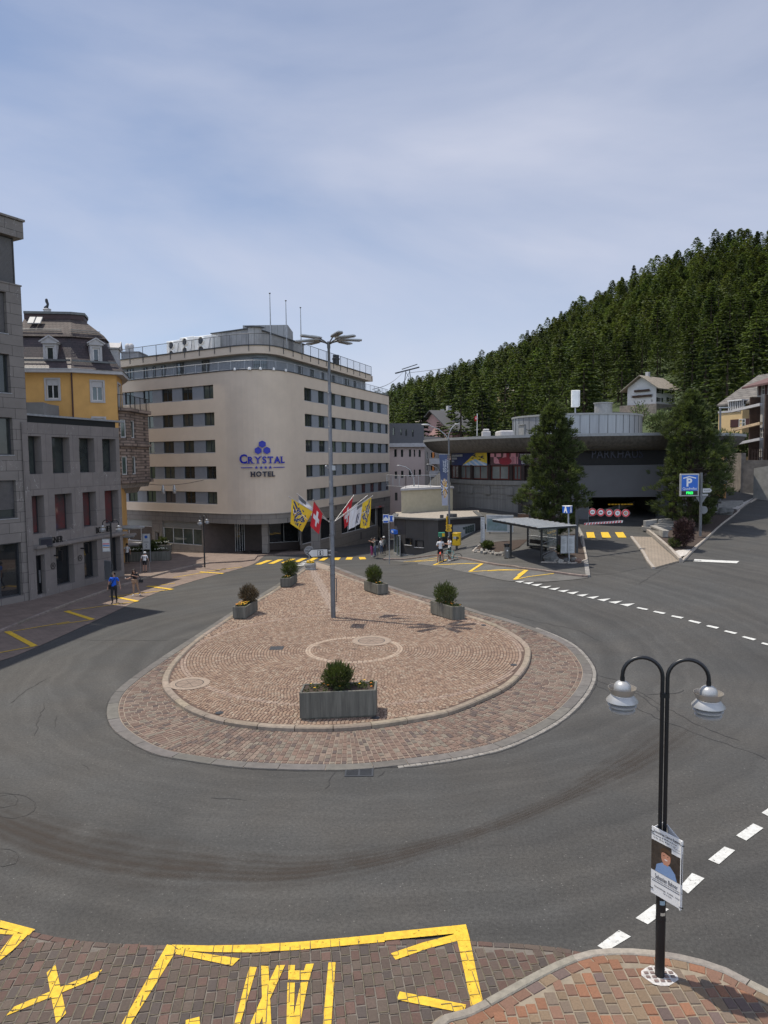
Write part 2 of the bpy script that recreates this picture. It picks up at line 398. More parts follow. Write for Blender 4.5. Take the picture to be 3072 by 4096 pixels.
def sett(mb,q,z,col,h=.012,bev=.012,gap=.008,rr=random):
 c=sum(q,Vector((0,0)))/4
 lo=[];hi=[]
 dz=rr.uniform(-.003,.003)
 for p in q:
  d=c-p;l=d.length;j=Vector((rr.uniform(-.006,.006),rr.uniform(-.006,.006)))
  a=p+d*(gap/l)+j;b=p+d*((gap+bev)/l)+j
  zz=g(c.x,c.y)+z
  lo.append((a.x,a.y,zz-.004));hi.append((b.x,b.y,zz+h+dz))
 mb.add(lo+hi,[(4,5,6,7),(0,1,5,4),(1,2,6,5),(2,3,7,6),(3,0,4,7)],0,False,col)
def asphalt(name,base=.105,warm=1.0):
 m=bpy.data.materials.new(name);m.use_nodes=True;n=m.node_tree;b=n.nodes['Principled BSDF'];K=n.links.new
 def N(t,**k):
  q=n.nodes.new(t)
  for a,v in k.items():setattr(q,a,v)
  return q
 t=N('ShaderNodeTexCoord');o=t.outputs['Object']
 def noise(s,d=5,r_=.6,dist=0,mp_=None):
  q=N('ShaderNodeTexNoise');q.inputs['Scale'].default_value=s;q.inputs['Detail'].default_value=d;q.inputs['Roughness'].default_value=r_;q.inputs['Distortion'].default_value=dist
  if mp_:
   mm=N('ShaderNodeMapping');mm.inputs['Scale'].default_value=mp_;K(o,mm.inputs[0]);K(mm.outputs[0],q.inputs[0])
  else:K(o,q.inputs[0])
  return q.outputs[0]
 def rng(s,a,b_,c,d):
  q=N('ShaderNodeMapRange');q.inputs[1].default_value=a;q.inputs[2].default_value=b_;q.inputs[3].default_value=c;q.inputs[4].default_value=d;K(s,q.inputs[0]);return q.outputs[0]
 def mul(a,c):
  q=N('ShaderNodeMath',operation='MULTIPLY');K(a,q.inputs[0]);K(c,q.inputs[1]);return q.outputs[0]
 big=rng(noise(.13,4,.55,.6),.35,.65,.82,1.12);mid=rng(noise(.8,6,.65),.3,.7,.9,1.1)
 fine=mul(rng(noise(40,2,.7),.28,.72,.7,1.3),rng(noise(13,3,.75),.28,.72,.62,1.38));tone=mul(mul(big,mid),fine)
 vo=N('ShaderNodeTexVoronoi');vo.inputs['Scale'].default_value=11;K(o,vo.inputs[0])
 sp=rng(vo.outputs['Distance'],.08,.17,2.9,1.0)
 wn_=N('ShaderNodeTexWhiteNoise');K(vo.outputs['Position'],wn_.inputs[0]);gate=rng(wn_.outputs[0],.80,.81,0,1)
 spk=N('ShaderNodeMix',data_type='FLOAT');K(gate,spk.inputs[0]);spk.inputs[2].default_value=1.0;K(sp,spk.inputs[3])
 tone=mul(tone,spk.outputs[0])
 sx=N('ShaderNodeVectorMath',operation='SUBTRACT');K(o,sx.inputs[0]);sx.inputs[1].default_value=(-0.6,31.5,0)
 ln=N('ShaderNodeVectorMath',operation='LENGTH');K(sx.outputs[0],ln.inputs[0])
 wob=N('ShaderNodeMath',operation='MULTIPLY_ADD');K(noise(.25,3),wob.inputs[0]);wob.inputs[1].default_value=1.6;K(ln.outputs['Value'],wob.inputs[2])
 wv=N('ShaderNodeTexNoise',noise_dimensions='1D');wv.inputs['Scale'].default_value=1.3;wv.inputs['Detail'].default_value=3;K(wob.outputs[0],wv.inputs['W'])
 tone=mul(tone,rng(wv.outputs[0],.3,.7,.83,1.13))
 cc=N('ShaderNodeRGB');cc.outputs[0].default_value=(base,base*.985,base*.93,1)
 c2=N('ShaderNodeRGB');c2.outputs[0].default_value=(base*1.06,base*1.0,base*.90,1)
 mxx=N('ShaderNodeMix',data_type='RGBA');K(rng(noise(.3,4),.4,.6,0,1),mxx.inputs[0]);K(cc.outputs[0],mxx.inputs[6]);K(c2.outputs[0],mxx.inputs[7])
 q=N('ShaderNodeVectorMath',operation='SCALE');K(mxx.outputs[2],q.inputs[0]);K(tone,q.inputs['Scale']);K(q.outputs[0],b.inputs['Base Color'])
 b.inputs['Roughness'].default_value=.82
 bp=N('ShaderNodeBump');bp.inputs['Strength'].default_value=.35;bp.inputs['Distance'].default_value=.01;K(noise(60,3),bp.inputs['Height']);K(bp.outputs[0],b.inputs['Normal'])
 return m
m_asph=asphalt('asphalt',.0445);m_walk=asphalt('pavement_asphalt',.064)
# the road sheet, following the terrain
mb=MB();X0,X1,Y0,Y1=-66,96,-12,150
xs=[X0+i*3 for i in range(22)]+[i*1.5 for i in range(0,28)]+[42+i*3 for i in range(19)]
ys=[-12+i*3 for i in range(12)]+[24+i*1.5 for i in range(0,60)]+[114+i*6 for i in range(7)]
xs=sorted(set(xs));ys=sorted(set(ys))
vs=[(x,y,g(x,y))for y in ys for x in xs];nx=len(xs)
mb.add(vs,[(j*nx+i,j*nx+i+1,(j+1)*nx+i+1,(j+1)*nx+i)for j in range(len(ys)-1)for i in range(nx-1)],0,True)
mb.build('road',m_asph,kind='structure')
m_grass=mat('grass',(.055,.085,.022),.95,var=.3,scale=.6,bump=.6,bscale=14,col2=(.085,.10,.03))
mb=MB();mb.quad((-4000,-600,-6),(4000,-600,-6),(4000,5000,-6),(-4000,5000,-6));mb.build('ground',m_grass,kind='structure')
# stain strips and cracks
m_stain=bpy.data.materials.new('brown_stain');m_stain.use_nodes=True
def alpha_mat(m,col,nscale,lo,hi,amax,rough=.85,edge=False):
 n=m.node_tree;b=n.nodes['Principled BSDF'];K=n.links.new;b.inputs['Base Color'].default_value=(*col,1);b.inputs['Roughness'].default_value=rough
 t=n.nodes.new('ShaderNodeTexCoord');z=n.nodes.new('ShaderNodeTexNoise');z.inputs['Scale'].default_value=nscale;z.inputs['Detail'].default_value=6;K(t.outputs['Object'],z.inputs[0])
 r_=n.nodes.new('ShaderNodeMapRange');r_.inputs[1].default_value=lo;r_.inputs[2].default_value=hi;r_.inputs[3].default_value=0;r_.inputs[4].default_value=amax;K(z.outputs[0],r_.inputs[0]);src=r_.outputs[0]
 if edge:
  a=n.nodes.new('ShaderNodeVertexColor');a.layer_name='tint';q=n.nodes.new('ShaderNodeMath');q.operation='MULTIPLY';K(src,q.inputs[0]);K(a.outputs[0],q.inputs[1]);src=q.outputs[0]
 K(src,b.inputs['Alpha'])
alpha_mat(m_stain,(.040,.029,.021),1.1,.2,.6,.66,edge=True)
trk=[G(U(*p))for p in[(-90,1735),(60,1806),(220,1852),(420,1876),(640,1884),(860,1848),(1060,1790),(1220,1724),(1360,1655),(1450,1600),(1520,1545)]]
tp=resample(catmull([xy(p)for p in trk],8),.4);mb=MB();W=[(-1.1,0),(-.8,.25),(-.55,.12),(-.35,.8),(-.2,.35),(-.05,1),(.1,.5),(.22,.9),(.38,.3),(.55,.75),(.7,.2),(.9,.35),(1.15,0)]
rows=[]
for i,p in enumerate(tp):
 d=(tp[min(i+1,len(tp)-1)]-tp[max(i-1,0)]).normalized();nn=Vector((-d.y,d.x));wd=.55+.35*math.sin(i*.13)+.1*random.random();fade=min(1,(len(tp)-i)/18)
 rows.append([((p.x+nn.x*o*wd),(p.y+nn.y*o*wd),g(p.x,p.y)+.006,a*fade)for o,a in W])
for a,b in zip(rows,rows[1:]):
 for c in range(len(W)-1):
  q=(a[c],b[c],b[c+1],a[c+1]);mb.add([v[:3]for v in q],[(0,1,2,3)],0,False,None);mb.col.append([v[3]for v in q])
o=MB();o.v,o.f,o.m,o.s=mb.v,mb.f,mb.m,mb.s;ob=o.build('tyre_track',m_stain,kind='structure')
at=ob.data.color_attributes.new('tint','FLOAT_COLOR','CORNER');at.data.foreach_set('color',[x for f in mb.col for v in f for x in(v,v,v,1)])
m_crack=mat('tar_crack',(.022,.021,.02),.6,var=.2,bump=.1)
mb=MB();rc=random.Random(5)
def crack(P,wdt=.035,jit=.12,m_=None):
 pts=resample([xy(p)for p in P],.25);n=len(pts);L_=[]
 for i,p in enumerate(pts):
  d=(pts[min(i+1,n-1)]-pts[max(i-1,0)]).normalized();nn=Vector((-d.y,d.x));p=p+nn*rc.uniform(-jit,jit)*.5;ww=wdt*rc.uniform(.3,1.1)*(.25 if i in(0,n-1)else 1)
  L_.append((p+nn*ww/2,p-nn*ww/2))
 for a,b in zip(L_,L_[1:]):
  z=.008
  (m_ or mb).add([(q.x,q.y,g(q.x,q.y)+z)for q in(a[0],a[1],b[1],b[0])],[(0,1,2,3)])
for P in[[(1270,1470),(1340,1510),(1425,1555),(1520,1590),(1659,1640)],[(1280,1455),(1350,1475),(1440,1530),(1530,1577),(1600,1600)],[(1275,1465),(1310,1478),(1380,1500),(1430,1540)],[(1395,1500),(1465,1498),(1480,1490)],[(720,1668),(712,1690),(700,1705)],[(792,1668),(800,1690)],[(830,1666),(818,1680)],[(455,1723),(500,1726),(537,1728)],[(115,1575),(120,1560),(118,1548)],[(20,1520),(60,1490),(110,1462)],[(75,1590),(90,1540),(96,1520)],[(1120,1250),(1175,1246),(1240,1236)],[(1380,1262),(1500,1188),(1540,1160)],[(1270,1242),(1320,1240),(1400,1225)],[(180,1650),(188,1665)],[(160,1382),(330,1384),(470,1378)],[(1100,1330),(1170,1345),(1250,1362),(1300,1388)]]:
 crack([G(U(*p))for p in P])
def circ_crack(cx_,cy_,rx,ry):
 crack([G(U(cx_+rx*math.cos(a*.35),cy_+ry*math.sin(a*.35)))for a in range(19)],.03,.05)
circ_crack(25,1742,52,26);circ_crack(8,1728,32,16);circ_crack(10,1852,30,20)
mb.build('road_cracks',m_crack,kind='structure')
# central island
C0=Vector((-1.39,30.9))
outer=[(672,1216),(600,1262),(520,1310),(440,1362),(350,1420),(285,1465),(245,1500),(231,1535),(240,1570),(275,1600),(330,1628),(400,1643),(500,1657),(600,1663),(760,1664),(900,1650),(1000,1635),(1100,1610),(1200,1560),(1255,1510),(1279,1465),(1270,1430),(1230,1390),(1150,1355),(1050,1325),(1000,1310),(900,1283),(800,1252),(740,1230),(700,1216)]
inner=[(660,60),(560,130),(460,190),(370,250),(300,300),(240,360),(210,410),(215,450),(260,495),(320,527),(400,551),(520,567),(640,572),(760,571),(870,561),(1000,541),(1100,520),(1200,480),(1280,440),(1330,392),(1350,350),(1345,310),(1290,268),(1220,235),(1100,199),(1000,165),(900,133),(800,100),(740,77),(690,61)]
OUT=catmull([xy(G(U(*p)))for p in outer],6,True);INN=catmull([xy(G(ci(*p)))for p in inner],6,True)
m_mortar=mat('sett_mortar',(.235,.19,.15),.95,var=.2,scale=6,bump=.4)
m_mortar2=mat('sett_joint_dark',(.085,.055,.042),.95,var=.2,scale=6,bump=.4)
m_sett=mat('porphyry_setts',(1,1,1),.85,var=.16,scale=28,bump=.35,bscale=60,tint=True)
sheet('island_ring_paving',OUT,.012,m_mortar,cell=.75)
sheet('island_paving',INN,.122,m_mortar2,cell=.75,thick=.12)
def col_ring(rr):
 k=rr.random();b=rr.uniform(.85,1.12)
 b*=.55;c=(.25,.165,.125)if k<.35 else(.29,.215,.165)if k<.6 else(.21,.145,.115)if k<.75 else(.27,.225,.175)if k<.9 else(.155,.115,.10)
 return tuple(x*b for x in c)
def col_in(rr):
 k=rr.random();b=rr.uniform(.85,1.13)
 b*=.63;c=(.36,.24,.165)if k<.45 else(.39,.28,.20)if k<.7 else(.27,.175,.125)if k<.88 else(.44,.34,.25)
 return tuple(x*b for x in c)
rr=random.Random(3)
def radial(P,n=720):
 t=[None]*n
 for a,b in zip(P,P[1:]+P[:1]):
  va=Vector(a)-C0;vb=Vector(b)-C0;A=math.atan2(va.y,va.x);B=math.atan2(vb.y,vb.x)
  d=(B-A+math.pi)%(2*math.pi)-math.pi;k=max(1,int(abs(d)/(2*math.pi)*n*2))
  for i in range(k+1):
   p=va.lerp(vb,i/k);t[int((math.atan2(p.y,p.x)%(2*math.pi))/(2*math.pi)*n)%n]=p.length
 last=next(x for x in t if x)
 for i in range(n):
  if t[i]is None:t[i]=last
  last=t[i]
 return lambda a:t[int((a%(2*math.pi))/(2*math.pi)*n)%n]
mo=resample(OUT,.175,True);mb=MB();no=len(mo)
def inward(i):
 a=mo[(i-2)%no];b=mo[(i+2)%no];d=(b-a).normalized();nn=Vector((-d.y,d.x));return nn if nn.dot(C0-mo[i%no])>0 else-nn
KD=.36
for i in range(no):
 n0,n1=inward(i),inward(i+1);p0,p1=mo[i],mo[(i+1)%no]
 t=KD+.02;first=True;stag=rr.uniform(0,.26)
 while t<4.2:
  ln=.17 if first else(.14+stag if t<KD+.25 else rr.uniform(.2,.3));e=t+ln
  if first:e=t+.16
  c=p0+n0*((t+e)/2)
  if inpoly(c.x,c.y,INN):break
  if c.y>50 and abs(c.x+5.3)<1.0:break
  sett(mb,[p0+n0*t,p1+n1*t,p1+n1*e,p0+n0*e],.016,col_ring(rr),rr=rr,gap=.017,bev=.01);t=e;first=False
mb.build('ring_setts',m_sett,kind='structure')
mb=MB();Rm=7.3;r_=.12
while r_<9.6:
 pale=abs(r_-2.0)<.12 or 7.05<r_<7.4;n=max(5,round(2*math.pi*(r_+.065)/(.13 if not pale else.22)));ph=rr.random()
 for i in range(n):
  a0=2*math.pi*(i+ph)/n;a1=2*math.pi*(i+1+ph)/n;am=(a0+a1)/2
  c=C0+Vector((math.cos(am),math.sin(am)))*(r_+.06)
  if not inpoly(c.x+(.2 if c.x>C0.x else-.2),c.y-.15,INN)or(r_>Rm and c.y>33):continue
  P_=[C0+Vector((math.cos(a),math.sin(a)))*q for a,q in((a0,r_),(a1,r_),(a1,r_+.128),(a0,r_+.128))]
  cc=col_in(rr)
  if pale:cc=tuple(x*.55+y for x,y in zip(cc,(.21,.17,.13)))if abs(r_-2.0)<.12 else tuple(x*.6+y for x,y in zip(cc,(.11,.085,.07)))
  sett(mb,P_,.128,cc,rr=rr,gap=.014,bev=.011)
 r_+=.128
y=24.0;row=0
pole_p=G(U(720,1334),.13);tipv=Vector((-5.75,55));
while y<55.5:
 x=-10.5+rr.random()*.2
 while x<9:
  ln=rr.uniform(.17,.26);c=Vector((x+ln/2,y+.07))
  if(c-C0).length>Rm+.1 and c.y>33 and inpoly(c.x-.15,c.y,INN)and inpoly(c.x+.15,c.y,INN)and y>26:
   t=(c.y-38.6)/(tipv.y-38.6);lx=pole_p.x+(tipv.x-pole_p.x)*t
   if c.y>38.8 and abs(c.x-lx)<.28:cc=(.28,.215,.17)
   else:cc=col_in(rr)
   sett(mb,[Vector((x,y)),Vector((x+ln,y)),Vector((x+ln,y+.145)),Vector((x,y+.145))],.128,cc,rr=rr,gap=.014,bev=.011)
  x+=ln
 y+=.145
mb.build('island_setts',m_sett,kind='structure')
g_k=mat('granite_kerb_tinted',(.22,.18,.14),.88,var=.25,scale=5,bump=.6,bscale=40,tint=True)
g_f=mat('granite_flush_tinted',(.115,.107,.098),.88,var=.2,scale=4,bump=.5,bscale=40,tint=True)
kerb('island_kerb',INN,.26,.17,g_k,1.2,True,0,.02,.04)
P_=[tuple(mo[i]+inward(i)*.18)for i in range(0,no,2)]
kerb('flush_kerb',P_,.36,.03,g_f,1.3,True,0,.02,.01)
P_=[tuple(mo[i]-inward(i)*.05)for i in range(0,no,2)]
mb=MB()
for i in range(no):
 p0,p1=mo[i],mo[(i+1)%no]
 if p0.x>0.2 and p0.y<34:
  n0,n1=inward(i),inward(i+1);k=rr.uniform(.85,1.2)
  sett(mb,[p0-n0*.15,p1-n1*.15,p1,p0],.006,(.20*k,.185*k,.165*k),rr=rr)
mb.build('edging_setts',m_sett,kind='structure')
mb=MB()
q_=[Vector(p)for p in resample(OUT,.4,True)]
crack([tuple(p+(p-C0).normalized()*(.19 if(p.x>0.2 and p.y<34)else.03))for p in q_],.05,.05,mb);mb.build('island_joint',m_crack,kind='structure')
def grate(name,c,wx,wy,rot,label,n=9):
 t=thing(name,label,'drain grate',(c[0],c[1],g(c[0],c[1])+.004),rot)
 f=MB();f.box(-wx/2,wx/2,-wy/2,-wy/2+.05,0,.014);f.box(-wx/2,wx/2,wy/2-.05,wy/2,0,.014);f.box(-wx/2,-wx/2+.05,-wy/2+.05,wy/2-.05,0,.014);f.box(wx/2-.05,wx/2,-wy/2+.05,wy/2-.05,0,.014);f.box(-.025,.025,-wy/2+.05,wy/2-.05,0,.014)
 f.build('frame',dark_metal,t)
 s=MB()
 for i in range(n):
  y_=-wy/2+.05+(wy-.1)*(i+.5)/n;s.box(-wx/2+.05,-.025,y_-.014,y_+.014,0,.012);s.box(.025,wx/2-.05,y_-.014,y_+.014,0,.012)
 s.build('bars',dark_metal,t);MB().quad((-wx/2,-wy/2,.003),(wx/2,-wy/2,.003),(wx/2,wy/2,.003),(-wx/2,wy/2,.003)).build('painted_pit',shade_black,t)  # flat dark sheet painted in for the shade below the bars
grate('drain_grate',G(U(776,1667)),.78,.62,.0,'slotted dark iron drain grate at the front edge of the island')
grate('drain_grate',G(c9(757,1946)),1.4,.6,.0,'dark iron drain grate beside the white stop bar')
def manhole(p,r_,label,z=.142):
 p=G(p,z);t=thing('manhole_cover',label,'manhole cover',p)
 MB().lathe([(0,.012),(r_*.62,.012),(r_*.62,.006)],28,mi=0).build('lid',mat('stone_lid',(.20,.15,.115),.9,var=.2,scale=9,bump=.4),t)
 MB().lathe([(r_*.66,.004),(r_*.66,.013),(r_*.95,.013),(r_*.95,.004)],28).build('ring',mat('stone_ring',(.25,.195,.15),.9,var=.2,scale=9,bump=.4),t)
 m=MB()
 for a in range(3):m.beam((-r_*.6*math.cos(a*math.pi/3),-r_*.6*math.sin(a*math.pi/3),.0125),(r_*.6*math.cos(a*math.pi/3),r_*.6*math.sin(a*math.pi/3),.0125),.012,.004)
 m.lathe([(r_*.62,.0126),(r_*.66,.0126)],28);m.build('joints',m_crack,t)
manhole(ci(858,287),.95,'round paved manhole cover beyond the small stone circle')
manhole(ci(283,422),.8,'round paved manhole cover beside the left curb of the island')
for p,lb in((ci(377,514),'small round drain lid near the lower left island curb'),(ci(1307,363),'small dark round drain near the right island curb'),(ci(870,530),'small black round drain right of the front planter'),(ci(1212,237),'small dark drain near the right planter on the curb')):
 q=G(p,.145);t=MB();t.lathe([(0,.006),(.1,.006),(.1,0),(.14,.002),(.14,0)],18,c=q);t.build('round_drain',dark_metal,label=lb,cat='drain')
q=G(ci(558,310),.142);MB().box(q.x-.3,q.x+.3,q.y-.28,q.y+.28,q.z-.01,q.z+.012,bev=.006).build('access_cover',dark_metal,label='square metal access cover set in the island setts',cat='cover')
# foreground bay and pavement
bay_edge=[cq(0,288),cq(160,282),cq(300,283),cq(420,292),cq(600,302),cq(760,318),cq(885,345)]
left_edge=[cl(-60,190),cl(0,210),cl(100,240),cl(200,262),cl(330,288),cl(500,300),cl(680,308),cl(900,306),cl(1100,300),cl(1300,292),cl(1500,288),cl(1659,288)]
E=[xy(G(p))for p in left_edge]+[xy(G(p))for p in bay_edge]
kl=[xy(G(p))for p in[cq(180,700),cq(300,632),cq(420,572),cq(590,478),cq(700,420),cq(800,375),cq(900,347),cq(1010,340),cq(1120,346),cq(1240,360),cq(1380,392),cq(1500,435),cq(1600,490),cq(1700,540),cq(1800,600)]]
kl=[(kl[0][0]-1.6,7.0)]+kl
KL=catmull(kl,5)
bay=E+[(E[-1][0]+.4,E[-1][1]-.3)]+[p for p in KL[::-1]if p[1]<E[-1][1]-.3 and p[0]<E[-1][0]+.3][0:]+[(-9,7.0)]
bayp=E+[p for p in reversed(KL)if p[0]<E[-1][0]-.05]+[(-10,7.0)]
m_bay_m=mat('bay_mortar',(.135,.118,.10),.95,var=.2,scale=6,bump=.4)
m_walk_m=mat('walk_mortar',(.21,.175,.13),.95,var=.2,scale=6,bump=.4)
sheet('bay_paving',bayp,.010,m_bay_m)
walkp=KL+[(14,KL[-1][1]),(14,6.5),(KL[0][0],6.5)]
sheet('foreground_pavement',walkp,.09,m_walk_m)
def col_bay(rr):
 k=rr.random();b=rr.uniform(.8,1.15);b*=.66;c=(.145,.085,.066)if k<.3 else(.122,.086,.068)if k<.6 else(.118,.088,.068)if k<.85 else(.092,.072,.062)
 return tuple(x*b for x in c)
def col_wk(rr):
 k=rr.random();b=rr.uniform(.85,1.15);b*=.62;c=(.31,.145,.08)if k<.28 else(.245,.135,.09)if k<.52 else(.25,.175,.11)if k<.78 else(.20,.15,.11)if k<.92 else(.165,.115,.10)
 return tuple(x*b for x in c)
def grid_setts(name,dirv,poly,z,colf,wdt,lmin,lmax,xr,yr,bev=.012,gap=.016,bend=0.0):
 mb=MB();d=Vector(dirv).normalized();nn=Vector((d.y,-d.x));a=xr[0]
 while a<xr[1]:
  w_=wdt*rr.uniform(.92,1.08);t=yr[0]+rr.random()*lmax
  while t<yr[1]:
   ln=rr.uniform(lmin,lmax)
   P_=[nn*(a+e)+d*(t+f)+Vector((bend*(t+f)**2,0))for e,f in((0,0),(w_,0),(w_,ln),(0,ln))]
   c=sum(P_,Vector((0,0)))/4
   if name=='bay_setts' and inpoly(c.x,c.y,poly):
    for qa,qb in((P_[0],P_[1]),(P_[1],P_[2])):
     if rr.random()<.72:dq=(qb-qa).normalized();nq=Vector((-dq.y,dq.x))*rr.uniform(.004,.010);JL.add([(v.x,v.y,.0435)for v in(qa+dq*.01+nq,qa+dq*.01-nq,qb-nq*.6,qb+nq*.6)],[(0,1,2,3)])
   if inpoly(c.x,c.y,poly)and c.y<16:sett(mb,[P_[3],P_[2],P_[1],P_[0]][::-1],z,colf(rr),bev=bev,gap=gap,rr=rr,h=.014)
   t+=ln
  a+=w_
 return mb.build(name,m_sett,kind='structure')
def shrink(P,dy):return[(p[0],p[1]-dy)for p in P]
JL=MB()
grid_setts('bay_setts',(-.12,1),[(p[0],p[1]-.12)for p in bayp],.012,col_bay,.165,.2,.3,(-10,9),(5,16))
JL.build('bay_joints',mat('paint_joint',(.10,.085,.055),.95,var=.3,scale=20),kind='structure')
mb=MB();ee=resample(E,.27)
for i in range(len(ee)-1):
 d=(ee[i+1]-ee[i]).normalized();nn=Vector((d.y,-d.x));
 sett(mb,[ee[i],ee[i+1],ee[i+1]+nn*.13,ee[i]+nn*.13],.015,tuple(x*1.1 for x in col_bay(rr)),rr=rr,bev=.014,gap=.01)
mb.build('bay_header_setts',m_sett,kind='structure')
wp2=[]
for i,p in enumerate(KL):
 a=Vector(KL[max(0,i-1)]);b=Vector(KL[min(len(KL)-1,i+1)]);d=(b-a).normalized();nn=Vector((d.y,-d.x));wp2.append(tuple(Vector(p)+nn*.36))
grid_setts('pavement_setts',(-.03,1),wp2+[(14,wp2[-1][1]),(14,6.5),(wp2[0][0],6.5)],.092,col_wk,.18,.19,.31,(-2,14),(5,15))
mb=MB();kk=resample(KL,.29)
for i in range(1,len(kk)-1):
 d=(kk[i+1]-kk[i]).normalized();d0=(kk[i]-kk[i-1]).normalized();nn=Vector((d.y,-d.x));n0=Vector((d0.y,-d0.x))
 sett(mb,[kk[i]+n0*.16,kk[i+1]+nn*.16,kk[i+1]+nn*.35,kk[i]+n0*.35],.092,col_wk(rr),rr=rr,bev=.014,gap=.01,h=.014)
mb.build('pavement_border_setts',m_sett,kind='structure')
g_n=mat('granite_kerb_near',(.24,.215,.185),.88,var=.2,scale=9,bump=.6,bscale=60,tint=True)
kerb('foreground_kerb',KL,.16,.12,g_n,1.5,False,0,.015,.02,side=-1)
# painted markings
PM=[0]
def poly_mark(mb,P,off=.03,sub=True):PM[0]=(PM[0]+1)%6;off+=PM[0]*.0012;sheet_mb(mb,[xy(G(p))for p in P],off);return mb
def stroke(mb,a,b,w_,off=.03):
 PM[0]=(PM[0]+1)%6;off+=PM[0]*.0012
 a,b=Vector(xy(G(a))),Vector(xy(G(b)));d=(b-a).normalized();nn=Vector((-d.y,d.x))*w_/2
 sheet_mb(mb,[tuple(a+nn),tuple(a-nn),tuple(b-nn),tuple(b+nn)],off)
mb=MB();S=lambda P,f=cl:poly_mark(mb,[f(*p)for p in P],.034)
S([(722,308),(745,312),(765,330),(570,644),(540,700),(498,700),(530,644)]);S([(742,309),(900,313),(1100,309),(1300,296),(1500,278),(1662,262),(1662,297),(1500,312),(1300,331),(1100,343),(900,341),(780,334)])
S([(765,330),(800,336),(1036,369),(1003,401),(758,350)])
S([(803,637),(862,622),(864,660),(800,690)])
S([(0,258),(354,222),(372,290),(318,292),(300,262),(0,292)],cq);S([(30,346),(165,300),(310,262),(318,292),(200,322),(50,374)],cq)
S([(316,290),(371,288),(400,430),(428,560),(375,574),(350,440)],cq);S([(68,512),(355,569),(345,606),(55,548)],cq)
S([(335,606),(430,553),(420,575),(350,608)],cq)
S([(0,203),(152,243),(125,268),(0,235)]);S([(60,262),(125,262),(60,330),(0,378),(0,340)]);S([(0,242),(80,252),(70,266),(0,262)])
S([(202,430),(240,395),(286,606),(243,650)]);S([(25,618),(62,578),(443,416),(415,455)])
S([(1078,405),(1110,407),(1040,644),(1030,700),(995,700),(1015,644)]);S([(1128,401),(1160,403),(1172,644),(1175,700),(1135,700),(1135,644)]);S([(1196,400),(1232,398),(1160,560),(1125,644),(1108,690),(1070,690),(1085,644),(1140,520)])
S([(1247,397),(1275,397),(1270,460),(1245,460)]);S([(1322,393),(1356,391),(1335,462),(1300,462)]);S([(1270,420),(1322,422),(1302,462),(1270,461)]);S([(1242,474),(1274,474),(1268,644),(1266,690),(1240,690),(1238,644)]);S([(1300,472),(1332,468),(1298,644),(1290,690),(1262,690),(1264,640)])
S([(1419,387),(1450,386),(1432,644),(1428,700),(1394,700),(1396,644)])
tx=mb.build('painted_yellow_bay',road_yellow,kind='structure')
mb=MB()
for P in[((50,1426),(108,1426),(228,1382),(170,1382)),((182,1418),(240,1418),(345,1374),(290,1374)),((315,1411),(370,1411),(468,1368),(412,1368)),((443,1400),(500,1400),(584,1362),(528,1362)),((575,1392),(632,1392),(700,1357),(645,1357)),((698,1386),(755,1386),(805,1355),(755,1355)),((840,1380),(905,1380),(928,1354),(868,1354)),((975,1376),(1038,1376),(1050,1352),(990,1352)),((1122,1375),(1188,1372),(1172,1350),(1110,1350))]:
 poly_mark(mb,[c6(*p)for p in P],.02)
for P in[((1090,1604),(1175,1604),(1193,1667),(1104,1665)),((1252,1604),(1335,1604),(1368,1665),(1270,1665)),((1408,1604),(1500,1604),(1537,1664),(1446,1664))]:poly_mark(mb,[c8(*p)for p in P],.03)
mb.build('painted_crossing',road_yellow,kind='structure')
mb=MB()
for P in[((452,1440),(555,1424),(555,1434),(468,1442)),((486,1422),(590,1408),(590,1418),(500,1424)),((520,1404),(575,1393),(575,1402),(530,1407))]:poly_mark(mb,[c6(*p)for p in P],.02)
for P in[((92,430),(125,437),(155,426)),((140,438),(180,447),(212,433)),((190,450),(230,459),(264,444)),((243,463),(283,471),(320,456)),((300,475),(340,483),(372,467)),((356,487),(395,496),(431,481)),((412,499),(452,509),(489,492)),((472,514),(512,523),(550,507)),((536,528),(578,537),(616,520)),((601,541),(643,552),(686,534)),((670,556),(716,567),(760,549)),((740,571),(790,584),(835,565)),((843,594),(857,589),(920,601),(905,607)),((946,618),(960,612),(1028,625),(1010,632)),((1057,646),(1068,640),(1138,652),(1122,660)),((1164,674),(1178,668),(1247,683),(1230,691)),((1274,706),(1290,700),(1358,714),(1340,722)),((1384,738),(1400,733),(1470,748),(1452,756)),((1496,774),(1512,769),(1588,787),(1568,795)),((1615,814),(1628,808),(1710,827),(1692,836)),((1205,291),(1482,303),(1465,317),(1197,305))]:
 poly_mark(mb,[cb(*p)for p in P],.025)
for P in[[cq(922,308),cq(1015,240),cq(1067,268),cq(963,330)],[cq(1087,188),cq(1168,128),cq(1231,150),cq(1140,215)],[(2718,3550),(2768,3494),(2818,3515),(2752,3576)],[U(1530,1858),U(1565,1830),U(1588,1838),U(1553,1868)],[U(1590,1806),U(1627,1780),U(1649,1790),U(1612,1817)],[U(1645,1757),U(1682,1732),U(1704,1742),U(1668,1768)]]:
 poly_mark(mb,P,.01)
mb.build('painted_white_lines',road_white,kind='structure')
mb=MB();tk,tn_=.28,.10
for a,b,w_ in[((625,2005),(880,2085),tk),((880,2086),(540,2133),tn_),((640,2005),(1305,1912),tn_),((1050,1863),(1305,1912),tk),((1090,1865),(1635,1800),tn_),((1395,1768),(1635,1800),tk),((1420,1770),(1659,1740),tn_)]:stroke(mb,c2(*a),c2(*b),w_)
for a,b,w_ in[((15,1365),(75,1397),tk),((75,1397),(0,1411),tn_),((15,1367),(150,1344),tn_)]:stroke(mb,U(*a),U(*b),w_)
